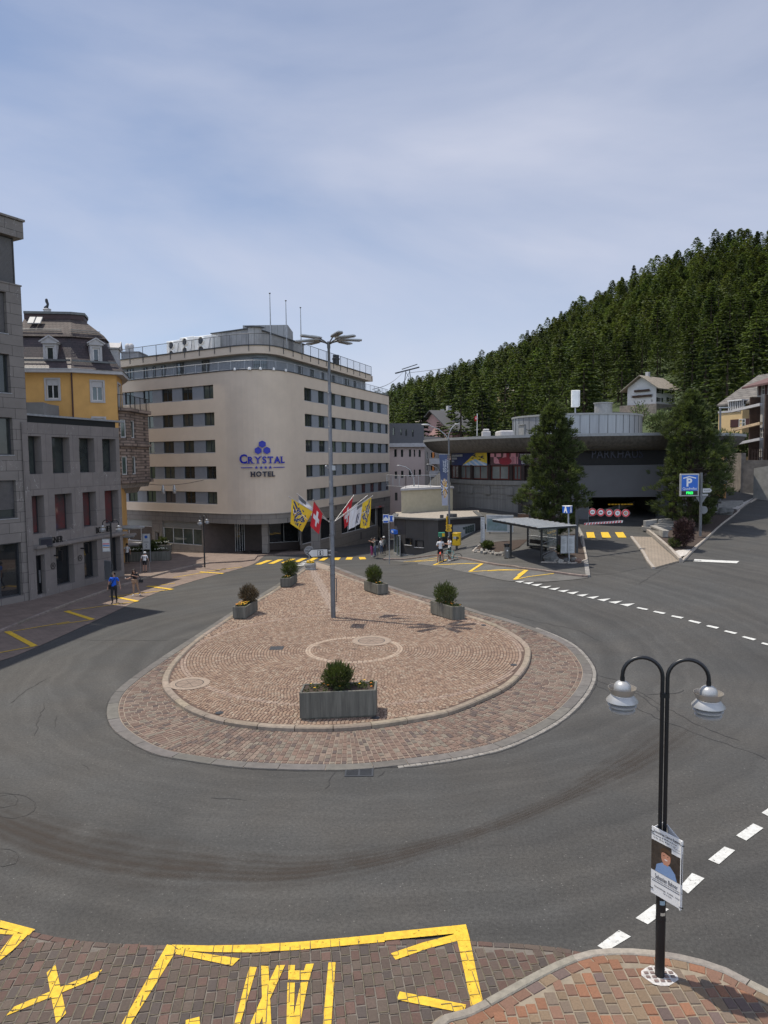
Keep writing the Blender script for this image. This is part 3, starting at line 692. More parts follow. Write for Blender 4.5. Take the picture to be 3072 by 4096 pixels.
for a,b,w_ in[((890,1503),(1130,1520),tk),((960,1497),(1320,1453),tn_),((620,1560),(930,1510),tn_)]:stroke(mb,c4(*a),c4(*b),w_)
for a,b,w_ in[((180,1795),(560,1745),tn_),((230,1790),(560,1772),tn_),((650,1770),(510,1830),tk),((520,1830),(1045,1815),tn_),((1045,1815),(910,1903),tk),((910,1903),(1535,1888),tn_),((1535,1888),(1455,1940),tk)]:stroke(mb,c7(*a),c7(*b),w_,.035)
for a,b,w_ in[((0,2035),(430,2025),tn_),((430,2025),(305,2130),tk),((305,2130),(735,2063),tn_)]:stroke(mb,c8(*a),c8(*b),w_,.035)
mb.build('painted_zigzag',road_yellow,kind='structure')
# left pavement and plaza
m_red=brick_mat('plaza_setts',(.20,.145,.115),(.165,.12,.095),(.13,.105,.088),.42,.17,.02,.9,mode='flat',rot=.2,var=.2)
kerbL=[U(-40,1382)]+[U(0,1366),U(100,1325),U(200,1288),U(290,1258),U(370,1235),U(425,1222),U(450,1218)]
KLL=catmull([xy(G(p))for p in kerbL],5)
edgeL=[U(-80,1440),U(0,1428),U(80,1398),U(230,1330),U(330,1284),U(430,1252),U(520,1228),U(552,1216),U(580,1197)]
EL=catmull([xy(G(p))for p in edgeL],5)
sheet('left_bus_bay',KLL[::-1]+[(-28,KLL[0][1]),(-28,EL[0][1])]+EL,.015,m_red)
p1=KLL+[xy(G(c4(1320,1400))),xy(G(c4(1450,1385))),xy(G(c4(1480,1345)))]
sheet('left_pavement',p1+[(-4.4,66.2),(-12,80),(-60,80),(-60,36),(-28,36)],.12,m_red,thick=.14)
kerb('left_kerb',KLL,.18,.14,mat('granite_kerb_left',(.22,.18,.15),.9,var=.25,scale=5,bump=.5,tint=True),1.2,side=0)
crack([Vector(p)for p in EL],.06,.05);
mb=MB();crack(EL,.06,.06,mb);mb.build('bay_joint',m_crack,kind='structure')
# right bay, pavement, ramp kerbs
m_grey=brick_mat('grey_setts',(.125,.12,.11),(.10,.098,.092),(.08,.076,.07),.14,.12,.02,.9,mode='flat',rot=.5,var=.25)
kR=[c7(-45,1772),c7(0,1768),c7(300,1757),c7(540,1727),c7(780,1750),c7(1100,1812),c7(1400,1853),c8(400,2012),c8(900,2078),c8(1110,2100)]
KR=catmull([xy(G(p))for p in kR],5)
eR=[c7(60,1778),c7(200,1800),c7(450,1832),c7(700,1873),c7(1000,1936),c8(100,2120),c8(300,2148),c8(600,2152),c8(900,2132),c8(1112,2110)]
ER=catmull([xy(G(p))for p in eR],4)
sheet('right_bus_bay',KR+ER[::-1],.02,m_grey)
rE=[c8(1110,2098),c8(1095,1990),c8(1085,1900),c8(1060,1780),c8(1040,1640),c8(1000,1560)]
RE=[xy(G(p))for p in rE]
walk=KR+RE[1:]+[(16.0,64),(16,76),(1.5,76),(0.4,63.5)]
sheet('right_pavement',walk,.12,m_walk,thick=.14)
kerb('right_kerb',KR,.18,.14,mat('granite_kerb_right',(.19,.15,.125),.9,var=.25,scale=5,bump=.5,tint=True),1.2)
kerb('ramp_edge_setts',RE,.3,.128,mat('edge_setts_grey',(.22,.21,.195),.9,var=.2,scale=8,bump=.5,tint=True),.25)
m_pav=brick_mat('beige_pavers',(.26,.21,.16),(.23,.19,.145),(.14,.12,.095),.3,.16,.018,.9,mode='flat',rot=1.1,var=.12)
PV=[c9(190,1722),c9(385,1728),c9(650,1965),c9(412,2030)]
sheet('paver_strip',[xy(G(p))for p in PV],.10,m_pav,thick=.12)
kerb('paver_kerb',[xy(G(c9(*p)))for p in((188,1722),(300,1870),(405,2030))],.2,.13,granite,1.0)
kerb('bed_kerb_left',[xy(G(c9(*p)))for p in((300,1640),(385,1700),(560,1850),(672,1966))],.22,.3,granite,1.0)
KB=[(672,1966),(720,1925),(790,1850),(925,1728),(1050,1610),(1180,1510),(1300,1410),(1400,1350),(1470,1305),(1495,1275),(1480,1255),(1400,1232),(1200,1218)]
kerb('bed_kerb_right',catmull([xy(G(c9(*p)))for p in KB],4),.2,.14,granite,1.0)
BED=[(385,1695),(590,1868),(640,1905),(770,1850),(925,1728),(1060,1605),(1230,1475),(1170,1462),(1060,1478),(800,1560),(560,1620),(470,1640)]
sheet('planting_bed',[xy(G(c9(*p)))for p in BED],.16,soil,thick=.2)
WK=[(1060,1478),(1230,1475),(1400,1350),(1480,1295),(1470,1262),(1400,1240),(1180,1215),(1060,1210),(1000,1300)]
sheet('upper_pavement',[xy(G(c9(*p)))for p in WK],.11,m_walk,thick=.12)
m_peb=mat('pebbles',(.42,.39,.35),.9,var=.4,scale=9,bump=1.0,bscale=14)
sheet('pebble_wedge',[xy(G(c9(*p)))for p in((655,1940),(720,1918),(775,1858),(650,1868),(610,1880))],.17,m_peb)
sheet('pebble_strip',[xy(G(c9(*p)))for p in((1120,1440),(1230,1465),(1390,1345),(1290,1390))],.18,m_peb)
# building helpers
def V2(p):return Vector((p[0],p[1]))
def uat(P0,d,s):
 r_=ray(*s);a,b=Vector((r_.x,r_.y)),V2(d)
 det=a.x*(-b.y)+b.x*a.y;t=(P0[0]*(-b.y)+b.x*P0[1])/det
 q=a*t-V2(P0);return q.dot(b),EYE+r_.z*t
class Face:
 def __init__(s,P0,P1):s.P0=V2(P0);s.P1=V2(P1);s.w=(s.P1-s.P0).length;s.d=(s.P1-s.P0)/s.w;s.F=frame((P0[0],P0[1],0),(s.d.x,s.d.y,0))
 def u(s,p):return uat(s.P0,s.d,p)[0]
 def z(s,p):return uat(s.P0,s.d,p)[1]
 def at(s,u,z,o=0.0):return s.F@Vector((u,z,o))
 def off(s,o):n=Vector((s.d.y,-s.d.x));return Face(s.P0+n*o,s.P1+n*o)
def wall(mb,F,u0,u1,z0,z1,ops,dep=.15,mi=0,rmi=None):
 rmi=mi if rmi is None else rmi;T=F.F
 us=sorted({u0,u1,*[min(max(o[0],u0),u1)for o in ops],*[min(max(o[1],u0),u1)for o in ops]});zs=sorted({z0,z1,*[min(max(o[2],z0),z1)for o in ops],*[min(max(o[3],z0),z1)for o in ops]})
 P=lambda u,z,o=0:T@Vector((u,z,o))
 for i in range(len(us)-1):
  for j in range(len(zs)-1):
   cu,cz=(us[i]+us[i+1])/2,(zs[j]+zs[j+1])/2
   if any(o[0]<cu<o[1]and o[2]<cz<o[3]for o in ops):continue
   mb.quad(P(us[i],zs[j]),P(us[i+1],zs[j]),P(us[i+1],zs[j+1]),P(us[i],zs[j+1]),mi)
 for o in ops:
  a,b,c,d=max(o[0],u0),min(o[1],u1),max(o[2],z0),min(o[3],z1)
  if a>u0:mb.quad(P(a,c),P(a,d),P(a,d,-dep),P(a,c,-dep),rmi)
  if b<u1:mb.quad(P(b,d),P(b,c),P(b,c,-dep),P(b,d,-dep),rmi)
  mb.quad(P(a,d),P(b,d),P(b,d,-dep),P(a,d,-dep),rmi)
  if c>z0:mb.quad(P(b,c),P(a,c),P(a,c,-dep),P(b,c,-dep),rmi)
 return mb
def window(root,F,o,ins,fm,pm,mull=(1,0),fwd=.055,sill=None,name='window',sillw=.08,label=None,blind=None,trim=None):
 u0,u1,z0,z1=o;m=MB(F.F)
 m.box(u0,u1,z0,z0+fwd,-ins-.05,-ins+.03);m.box(u0,u1,z1-fwd,z1,-ins-.05,-ins+.03)
 m.box(u0,u0+fwd,z0+fwd,z1-fwd,-ins-.05,-ins+.03);m.box(u1-fwd,u1,z0+fwd,z1-fwd,-ins-.05,-ins+.03)
 for i in range(mull[0]):c=u0+(u1-u0)*(i+1)/(mull[0]+1);m.box(c-fwd*.45,c+fwd*.45,z0+fwd,z1-fwd,-ins-.045,-ins+.022)
 for i in range(mull[1]):c=z0+(z1-z0)*(i+1)/(mull[1]+1);m.box(u0+fwd,u1-fwd,c-fwd*.4,c+fwd*.4,-ins-.04,-ins+.015)
 w_=m.build(name,fm,root,True,label=label)
 p=MB(F.F);p.quad((u0,z0,-ins-.03),(u1,z0,-ins-.03),(u1,z1,-ins-.03),(u0,z1,-ins-.03));p.build('pane',pm,w_,True)
 if sill is not None:s_=MB(F.F);s_.box(u0-(.05 if sillw>.02 else 0),u1+(.05 if sillw>.02 else 0),z0-.05,z0-.002,-ins,sillw);s_.build('sill',sill,w_,True)
 if blind is not None:
  s_=MB(F.F);n=int(blind[1]*(z1-z0)/.07)
  for i in range(n):zc=z1-fwd-.03-i*.07;s_.quad((u0+.03,zc-.028,-ins+.035),(u1-.03,zc-.028,-ins+.035),(u1-.03,zc+.026,-ins+.05),(u0+.03,zc+.026,-ins+.05))
  s_.build('blind',blind[0],w_,True)
 if trim is not None:
  s_=MB(F.F);t=trim[1];s_.box(u0-t,u1+t,z1,z1+t,.002,.04);s_.box(u0-t,u0,z0,z1,.002,.04);s_.box(u1,u1+t,z0,z1,.002,.04);s_.box(u0-t,u1+t,z0-t,z0,.002,.06);s_.build('trim',trim[0],w_,True)
 return w_
def band(mb,pts,z0,z1,o0,o1,mi=0):
 A=offset(pts,o0);B=offset(pts,o1)
 for i in range(len(pts)-1):
  a,b,c,d=A[i],A[i+1],B[i+1],B[i]
  mb.quad((a.x,a.y,z0),(b.x,b.y,z0),(b.x,b.y,z1),(a.x,a.y,z1),mi)
  mb.quad((a.x,a.y,z1),(b.x,b.y,z1),(c.x,c.y,z1),(d.x,d.y,z1),mi)
  mb.quad((d.x,d.y,z0),(c.x,c.y,z0),(b.x,b.y,z0),(a.x,a.y,z0),mi)
  mb.quad((c.x,c.y,z0),(d.x,d.y,z0),(d.x,d.y,z1),(c.x,c.y,z1),mi)
 for i in(0,-1):a,d=A[i],B[i];mb.quad((a.x,a.y,z0),(d.x,d.y,z0),(d.x,d.y,z1),(a.x,a.y,z1),mi)
 return mb
def offset(pts,o):
 pts=[V2(p)for p in pts];out=[]
 for i,p in enumerate(pts):
  a=pts[max(0,i-1)];b=pts[min(len(pts)-1,i+1)]
  d1=(p-a).normalized()if i>0 else(b-p).normalized();d2=(b-p).normalized()if i<len(pts)-1 else d1
  n1=Vector((d1.y,-d1.x));n2=Vector((d2.y,-d2.x));n=(n1+n2).normalized();out.append(p+n*(o/max(.3,n.dot(n1))))
 return out
def cap(mb,poly,z,mi=0,T=None):
 bm=bmesh.new();vs=[bm.verts.new((p[0],p[1],z))for p in poly];bm.faces.new(vs);bmesh.ops.triangulate(bm,faces=bm.faces[:]);bm.verts.index_update()
 mb.add([tuple(v.co)for v in bm.verts],[[v.index for v in f.verts]if f.normal.z>0 else[v.index for v in f.verts][::-1]for f in bm.faces],mi);bm.free()
def railing(mb,pts,z,h,step=1.6,bar=.13,r_=.018,posth=0.0):
 P=resample(pts,bar);n=len(P);k=max(1,round(step/bar))
 mb.tube([(p.x,p.y,z+h)for p in resample(pts,.6)],r_*1.3,5)
 mb.tube([(p.x,p.y,z+.08)for p in resample(pts,.6)],r_*.7,4)
 for i,p in enumerate(P):
  if i%k==0:mb.beam((p.x,p.y,z-posth),(p.x,p.y,z+h),.05,.05)
  else:mb.beam((p.x,p.y,z+.08),(p.x,p.y,z+h),.011,.011)
def arc_at(pts,s):
 pts=[V2(p)for p in pts]
 for a,b in zip(pts,pts[1:]):
  l=(b-a).length
  if s<=l or b is pts[-1]:d=(b-a)/l;return a+d*s,d
  s-=l
def ray_poly(pts,s_):
 acc=0
 for a,b in zip(pts,pts[1:]):
  a,b=V2(a),V2(b);l=(b-a).length;u,z=uat(a,(b-a)/l,s_)
  if-.001<=u<=l+.001 and ray(*s_).y>0:return acc+u,z
  acc+=l
 return None
g_dark=glass_mat('window_glass',(.018,.024,.024),(.05,.058,.052),rnd=.45)
g_shop=glass_mat('shop_glass',(.010,.011,.012),(.022,.024,.026),rough=.03,rnd=.2)
g_curt=glass_mat('curtained_glass',(.03,.045,.038),(.085,.10,.085),rough=.06,rnd=.5)
stone_grey=mat('reveal_stone',(.10,.093,.088),.8,var=.15,scale=2)
# grey stone block at the left edge
PA1=V2(xy(gnd(*c2(340,1905))));PA0=V2(xy(gnd(*c2(-10,1975))));dA=(PA1-PA0).normalized();PA0=PA1-dA*3.4
FA=Face(PA0,PA1)
rotA=-math.atan2(FA.d.y,FA.d.x)
m_stoneA=brick_mat('grey_stone_cladding',(.20,.178,.16),(.175,.156,.14),(.055,.05,.045),1.5,.62,.015,.75,rot=rotA,var=.12,veins=True,bump=.25)
tA=thing('stone_building','tall grey stone clad building cut by the left edge of the picture','building',(PA1.x,PA1.y,0))
uA=FA.u;zTop=FA.z(c1(178,195));zSet=FA.z(c1(208,850));wr=FA.w
W_A=[]
wtop=FA.z(c1(60,905));rows=[(FA.z(c1(60,1310)),wtop),(FA.z(c1(75,1895)),FA.z(c1(75,1515))),(FA.z(c2(80,520)),FA.z(c2(80,165))),(FA.z(c2(130,1120)),FA.z(c2(130,760)))]
uw=[uA(c1(66,1100)),uA(c1(100,1700)),uA(c2(125,350)),uA(c2(158,950))]
for(a,b),u1 in zip(rows,uw):
 W_A.append((max(.05,u1-2.6),u1,a,b))
shopA=(.05,uA(c2(210,1600)),.5,FA.z(c2(205,1345)))
mb=MB();wall(mb,FA,0,wr,-.2,zSet,W_A+[shopA],.28);
FAr=Face(PA1,PA1+Vector((-dA.y,dA.x))*14);wall(mb,FAr,0,14,-.2,zSet,[],.2)
PA9=PA0-Vector((.2,.98))*17;wall(mb,Face(PA9,PA0),0,17,-.2,FA.z(c1(178,195)),[],.2)
mb.build('wall',m_stoneA,tA,True)
zf=FA.z(c1(135,350));FS=FA.off(-.5);us=FS.u(c1(135,500))
mb=MB();wall(mb,FS,0,us,zSet,zf,[(us-3,us-.05,zSet+.15,zf-.02)],.1);wall(mb,Face(FS.at(us,0)[:2],FAr.at(10,0)[:2]),0,9,zSet,zf,[]);mb.build('upper_wall',stone_grey,tA,True)
mb=MB(FA.F);mb.box(0,wr+.05,zSet-.02,zSet+.06,-6,.04);mb.box(0,us+.42,zf,zTop,-10,-.12);mb.box(0,us+.5,zTop,zTop+.12,-10,-.02);mb.build('roof',m_stoneA,tA,True)
blind_m=mat('louvre_blind',(.16,.155,.16),.5,.2,var=.1,bump=0)
for i,o in enumerate(W_A):window(tA,FA,o,.28,dark_metal,g_dark,(1 if i%3==0 else 0,0),.07,sill=steel,blind=(blind_m,1.0 if i<1 else.75)if i in(0,3)else None,sillw=.03)
window(tA,FS,(us-3,us-.05,zSet+.15,zf-.02),.1,dark_metal,g_dark,(2,0),.06,blind=(blind_m,.98))
window(tA,FA,shopA,.28,dark_metal,g_shop,(1,0),.09,name='shop_window')
# lower stone shop building
PB0=V2(xy(gnd(*c2(345,1900),.12)))-dA*.1;PB1=V2(xy(gnd(*c2(1180,1665),.12)))
FB=Face(PB0-(PB1-PB0).normalized()*0.0,PB1);rotB=-math.atan2(FB.d.y,FB.d.x)
n_=Vector((-FB.d.y,FB.d.x));FB=Face(PB0+n_*.35,PB1+n_*.0)
m_stoneB=brick_mat('grey_stone_panels',(.195,.172,.158),(.178,.158,.145),(.07,.063,.058),1.25,1.72,.012,.7,rot=rotB,var=.12,veins=True,bump=.2)
tB=thing('shop_building','low grey marble panelled shop building with black lettering','building',(PB1.x,PB1.y,0))
zB=FB.z(c2(265,210));zBt=FB.z(c2(700,160))
def opB(x0,x1,zb,zt,y=1000):return(FB.u(c2(x0,y)),FB.u(c2(x1,y)),zb,zt)
z1a,z1b=FB.z(c2(585,695)),FB.z(c2(585,352));z2a,z2b=FB.z(c2(610,1235)),FB.z(c2(610,888));z3a,z3b=.55,FB.z(c2(640,1378))
WB=[opB(272,395,z1a,z1b,500),opB(495,662,z1a,z1b,500),opB(752,896,z1a,z1b,500),opB(972,1100,z1a,z1b,500),opB(308,425,z2a,z2b,1100),opB(525,688,z2a,z2b,1060),opB(787,915,z2a,z2b,1020),opB(995,1127,z2a,z2b,1000)]
SB=[(FB.u(c2(345,1600)),FB.u(c2(430,1600)),.3,z3b-.3),opB(532,702,z3a,z3b,1500),opB(798,925,z3a,z3b,1500),opB(1065,1145,z3a,z3b,1450)]
mb=MB();wall(mb,FB,0,FB.w,-.2,zB,WB+SB,.55);eB=FB.at(FB.w,0)[:2];back=Vector(eB)+Vector((-FB.d.y,FB.d.x))*9
wall(mb,Face(eB,back),0,9,-.3,zB,[],.2);mb.build('wall',m_stoneB,tB,True)
mb=MB(FB.F);mb.box(0,FB.w+.02,zB+.001,zBt-.12,-9,-.3);mb.build('parapet',black_metal,tB,True)
mb=MB(FB.F);mb.box(0,FB.w+.9,zBt-.12,zBt,-9.3,-.12);mb.build('roof',steel,tB,True)
mb=MB(FB.F);mb.box(FB.u(c2(320,1290)),FB.w+.25,z3b+.12,z3b+.30,.005,.22);mb.build('cornice',m_stoneB,tB,True)
g_red=glass_mat('painted_reflection_glass',(.05,.05,.05),(.16,.035,.035),rough=.05,rnd=.3)  # red reflections are painted into the glass colour
for i,o in enumerate(WB):window(tB,FB,o,.55,dark_metal,g_dark if i<4 else g_red,(0,0),.05,sill=steel,sillw=-.05)
for i,o in enumerate(SB):
 if i==0:
  dd=window(tB,FB,o,.35,black_metal,g_shop,(0,0),.1,name='door');MB(FB.F).box(o[1]-.25,o[1]-.2,1.0,1.8,-.3,-.22).build('handle',steel,dd,True)
 else:window(tB,FB,o,.45,dark_metal,g_shop,(0,0),.06,name='shop_window')
def face_text(root,F,s,u,z,size,m,off=.03,name='lettering',align='LEFT',bold=.0,sx=1.0,d=.02,parent=None):
 mb=MB();T=F.F@Matrix.Translation((u,z,off));text_mb(mb,s,size,T,d,align=align,bold=bold,sx=sx);return mb.build(name,m,parent or root,True)
zl=FB.z(c2(975,1230));u0_=FB.u(c2(905,1230));u1_=FB.u(c2(1048,1225))
face_text(tB,FB,'BOGNER',u0_,zl,.62,black_metal,sx=(u1_-u0_)/2.35)
u1b=FB.u(c2(583,1320));face_text(tB,FB,'BOGNER',u1b-(u1_-u0_),FB.z(c2(555,1325)),.62,black_metal,sx=(u1_-u0_)/2.35)
for x,y in((501,1572),(758,1498)):
 u_,z_=FB.u(c2(x,y)),FB.z(c2(x,y));m=MB();m.lathe([(.17,0),(.17,.02),(.21,.02),(.21,0)],24,T=FB.F@Matrix.Translation((u_,z_,.01)));text_mb(m,'B',.26,FB.F@Matrix.Translation((u_,z_,.02)),.008);m.build('emblem',black_metal,tB,True)
for x,y0,y1_ in((535,1420,1520),(788,1355,1448)):
 u_,a,b=FB.u(c2(x-25,y0)),FB.z(c2(x,y1_)),FB.z(c2(x,y0));m=MB(FB.F);m.box(u_-.03,u_+.03,(a+b)/2-.04,(a+b)/2+.04,0,.35);m.box(u_-.05,u_+.05,a,b,.35,.62);o=m.build('blade_sign',black_metal);tag(o,'narrow black blade sign on the grey shop wall, '+('nearer the boxy departure display' if x==535 else 'farther one beside the round emblem'),'sign','blade signs on the grey shop wall')
 # yellow mansard building
m_yel=mat('yellow_render',(.57,.325,.105),.9,var=.08,scale=1.2,bump=.12,bscale=40)
m_slate=brick_mat('dark_slate',(.046,.028,.028),(.028,.02,.022),(.012,.010,.010),.28,.2,.012,.55,rot=.1,var=.45,bump=.6)
m_slate2=brick_mat('worn_slate',(.075,.058,.05),(.055,.04,.036),(.02,.016,.015),.28,.2,.012,.8,rot=.1,var=.45,bump=.6)
m_trimw=mat('grey_white_trim',(.40,.39,.385),.75,var=.12,bump=.05);m_wframe=mat('white_window_frame',(.55,.54,.52),.6,var=.06,bump=0)
tC=thing('mansard_house','orange yellow house with dark slate mansard roof behind the shops','building',(-24,57,0))
YC=56.5
pc=[atY(*c1(150,1700),YC-.6),atY(*c1(706,1700),YC),atY(*c1(1142,1740),YC+1.8),atY(*c1(1196,1750),YC+5.5)]
PC=[V2(p)for p in pc];PC.append(PC[3]+Vector((-3.6,7)))
zE=pc[1].z;zW0=0
mb=MB();FC=[Face(PC[i],PC[i+1])for i in range(4)]
F1,F2,F3,F4=FC
o1=[(F1.u(c1(455,1850)),F1.u(c1(578,1850)),F1.z(c1(500,1955)),F1.z(c1(500,1765)))]
o2=[(F2.u(c1(900,1850)),F2.u(c1(1012,1850)),F2.z(c1(950,1975)),F2.z(c1(950,1785))),(F2.u(c1(915,2160)),F2.u(c1(1025,2160)),F2.z(c1(970,2145))-1.6,F2.z(c1(970,2145)))]
o1.append((F1.u(c1(400,2160)),F1.u(c1(590,2160)),F1.z(c1(500,2140))-1.6,F1.z(c1(500,2140))))
o3=[(.6,2.6,o2[0][2]-.6,o2[0][3])]
wall(mb,F4,0,F4.w,-.3,zE,[])
wall(mb,F1,0,F1.w,0,zE,o1,.12);wall(mb,F2,0,F2.w,0,zE,o2,.12);wall(mb,F3,0,F3.w,-.3,zE,o3,.12);mb.build('wall',m_yel,tC,True)
for F,os_ in((F1,o1),(F2,o2),(F3,o3)):
 for o in os_:
  window(tC,F,o,.1,m_wframe,g_dark,(1,0),.09,trim=(m_trimw,.14))
for F,o in((F1,o1[0]),(F2,o2[0])):m=MB(F.F);m.box(o[0]+.02,o[1]-.02,o[3]-.45,o[3]-.02,-.07,-.02);m.build('roller_shutter',m_trimw,tC,True)
mb=MB();band(mb,PC,zE,zE+.28,.55,-.2);mb.build('eaves',m_trimw,tC,True)
zK=F1.off(-.95).z(c1(400,1345));lv=[(zE+.28,.62),(zE+.55,.38),(zE+1.2,-.1),(zK,-.9),(zK+.02,-.7),(zK+.3,-.9),(F1.off(-2.6).z(c1(400,1168)),-2.6)]
def loft(mb,pts,lv,mi=0):
 rr_=[[(q.x,q.y,z)for q in offset(pts,o)]for z,o in lv]
 for A,B in zip(rr_,rr_[1:]):
  for i in range(len(pts)-1):mb.quad(A[i],A[i+1],B[i+1],B[i],mi)
 return rr_
mb=MB();loft(mb,PC,lv[:4]);rf=mb.build('roof',m_slate,tC,True)
mb=MB();R2_=loft(mb,PC,lv[3:]);top=R2_[-1];mb.build('upper_roof',m_slate2,tC,True)
zt=top[0][2];zt2=F1.off(-2.5).z(c1(400,1118));zt3=F1.off(-2.5).z(c1(400,1094));mb=MB();band(mb,[V2(p)for p in top],zt,zt2,.05,-.3);mb.build('roof_ledge',mat('brown_fascia',(.05,.025,.024),.6,var=.2),tC,True)
mb=MB();band(mb,[V2(p)for p in top],zt2+.002,zt3,.15,-2.0);cap(mb,[V2(p)for p in top]+[top[-1][:2]if False else(top[-1][0]-8,top[-1][1]+1),(top[0][0],top[0][1]+8)],zt3-.02);mb.build('roof_cap',mat('roof_metal',(.13,.135,.13),.5,.3,var=.2),tC,True)
def dormer(F,s0,s1,zb,zt_):
 u0,u1=(s0,s1)if isinstance(s0,float)else(F.u(s0),F.u(s1));m=MB(F.F);c=(u0+u1)/2
 m.box(u0,u0+.18,zb,zt_,-.9,.1);m.box(u1-.18,u1,zb,zt_,-.9,.1);m.box(u0+.18,u1-.18,zt_-.2,zt_,-.9,.1);m.box(u0+.18,u1-.18,zb,zb+.16,-.9,.1)
 m.box(u0-.1,u1+.1,zt_,zt_+.12,-1.2,.22);d_=m.build('dormer',m_trimw,tC,True)
 m=MB(F.F);h=(u1-u0)*.42;A=(u0-.18,zt_+.12);B=(u1+.18,zt_+.12);Cc=(c,zt_+.12+h)
 for z_ in(.2,):m.add([(A[0],A[1],z_),(B[0],B[1],z_),(Cc[0],Cc[1],z_),(A[0],A[1],-1.7),(B[0],B[1],-1.7),(Cc[0],Cc[1],-1.7)],[(0,1,2),(3,5,4),(1,4,5,2),(0,2,5,3),(0,3,4,1)])
 m.beam((A[0]-.05,A[1],.24),(Cc[0],Cc[1]+.05,.24),.1,.1);m.beam((B[0]+.05,B[1],.24),(Cc[0],Cc[1]+.05,.24),.1,.1);m.build('pediment',m_trimw,d_,True)
 p=MB(F.F);p.box(u0+.3,u1-.3,zb+.28,zt_-.32,-.2,-.05);p.build('pane',g_dark,d_,True)
 p=MB(F.F)
 for a,b,cc,dd in((u0+.18,u1-.18,zb+.16,zb+.28),(u0+.18,u1-.18,zt_-.32,zt_-.2),(u0+.18,u0+.3,zb+.28,zt_-.32),(u1-.3,u1-.18,zb+.28,zt_-.32)):p.box(a,b,cc,dd,-.2,.0)
 p.build('window_frame',m_wframe,d_,True)
G1=F1.off(.0);G2=F2.off(.0)
dormer(G1,c1(427,1500),c1(560,1500),G1.z(c1(490,1598)),G1.z(c1(490,1412)))
dormer(G2,c1(885,1520),c1(1002,1520),G2.z(c1(940,1615)),G2.z(c1(940,1430)))
G3=F3.off(.0);dormer(G3,1.3,2.5,G2.z(c1(940,1615)),G2.z(c1(940,1430)))
m=MB(F1.F);u_,z_=F1.off(-1.8).u(c1(333,1195)),F1.z(c1(333,1200))+.3
m2=MB();fa=F1.off(-1.45);T=fa.F@Matrix.Translation((fa.u(c1(333,1200)),fa.z(c1(333,1222)),0))@Matrix.Rotation(R(-48),4,'X')
m2.box(-.5,-.03,0,.95,.02,.12,T=T,bev=.03);m2.box(.03,.5,0,.95,.02,.12,T=T,bev=.03);m2.build('skylight',mat('skylight_metal',(.3,.3,.29),.6,.0,var=.05,bump=0),tC,True)
m=MB();p=F1.at(F1.w,0,.12);m.tube([(p.x,p.y,zE+.1),(p.x,p.y,0)],.065,8);m.build('downpipe',mat('brown_pipe',(.05,.015,.012),.5,var=.1),tC,True)
for F in(F1,F2):
 m=MB()
 for zz in(zE+.95,):m.beam(F.at(0,zz,.25),F.at(F.w,zz,.25),.03,.14)
 for zz in(zK+.45,zK+.6):m.tube([F.at(.2,zz,-.95),F.at(F.w-.9,zz,-.95)],.03,5)
 m.build('snow_guard',mat('snow_guard_metal',(.12,.125,.125),.5,.4,var=.3),tC,True)
c=atY(*c1(463,1085),60.0);m=MB();m.lathe([(.28,-.5),(.28,.05),(.34,.05),(.3,.12),(0,.12)],14,c=c)
m.build('chimney',m_trimw,tC,True)
m=MB();m.tube([c+Vector(q)for q in((-.04,0,.12),(-.1,0,.22),(.05,0,.38),(.08,0,.52),(0,0,.7),(-.02,0,.88),(0,0,.96))],[.2,.16,.1,.1,.12,.11,.05],10);m.build('chimney_cowl',black_metal,tC,True)
m=MB();a=atY(*c1(262,2000),52.5);b=atY(*c1(425,2000),52.5);cq_=atY(*c1(490,2005),54.5);zt_=atY(*c1(350,1988),52.5).z
m.prism([(a.x-2,a.y),(b.x,b.y),(cq_.x,cq_.y),(cq_.x,56),(a.x-2,56)],6,zt_);tag(m.build('roof_box',mat('lift_housing',(.165,.165,.165),.8,var=.08)),'plain grey rooftop box in front of the yellow wall','roof housing')
m_sand=brick_mat('rough_sandstone',(.27,.20,.155),(.19,.14,.11),(.08,.06,.05),.55,.24,.03,.95,rot=.2,var=.4,bump=1.0)
q0=atY(*c2(1118,400),58.6);q1=atY(*c2(1225,400),59.4);q2=atY(*c2(1300,400),61.5);PO=[V2(q0),V2(q1),V2(q2),V2(q2)+Vector((.2,2.5))]
zo1=zat(*c2(1200,105),59);zo0=zat(*c2(1220,780),59);zom=zat(*c2(1200,440),59);zc=zat(*c2(1200,900),59)
FO=[Face(PO[i],PO[i+1])for i in range(3)];mb=MB();wo_=[]
for F in FO[:2]:
 os_=[]
 for(ya,yb)in((185,355),(535,708)):os_.append((F.w*.28,F.w*.75,zat(*c2(1170,yb),59),zat(*c2(1170,ya),59)))
 wall(mb,F,0,F.w,zo0,zo1,os_,.12);wo_.append(os_)
wall(mb,FO[2],0,FO[2].w,zo0,zo1,[],.1);orl=mb.build('oriel',m_sand,tC,True)
mb=MB()
for z_,t_ in((zo1,.3),(zom,.22),(zo0-.1,.3)):mb=MB();band(mb,PO,z_,z_+.28,t_,-.3);mb.build('cornice',m_sand,orl,True)
for F,os_ in zip(FO,wo_):
 for o in os_:window(tC,F,o,.1,m_wframe,g_curt,(0,0),.07)
mb=MB();loft(mb,PO,[(zc,-1.2),(zc+.5,-.9),(zo0-.5,-.2),(zo0,.0)]);cap(mb,[V2(p)for p in PO],zo1+.2);mb.build('bracket',mat('corbel_stone',(.23,.20,.175),.9,var=.3),orl,True)
mb=MB();railing(mb,[V2(p)for p in offset(PO,.15)],zo1+.28,1.05,1.2,.14,.02);mb.build('balcony_railing',black_metal,tC,True)
mb=MB(F3.F);mb.box(.0,2.4,2.25,2.42,0.003,.9,bev=.05);mb.build('canopy',steel,tC,True)
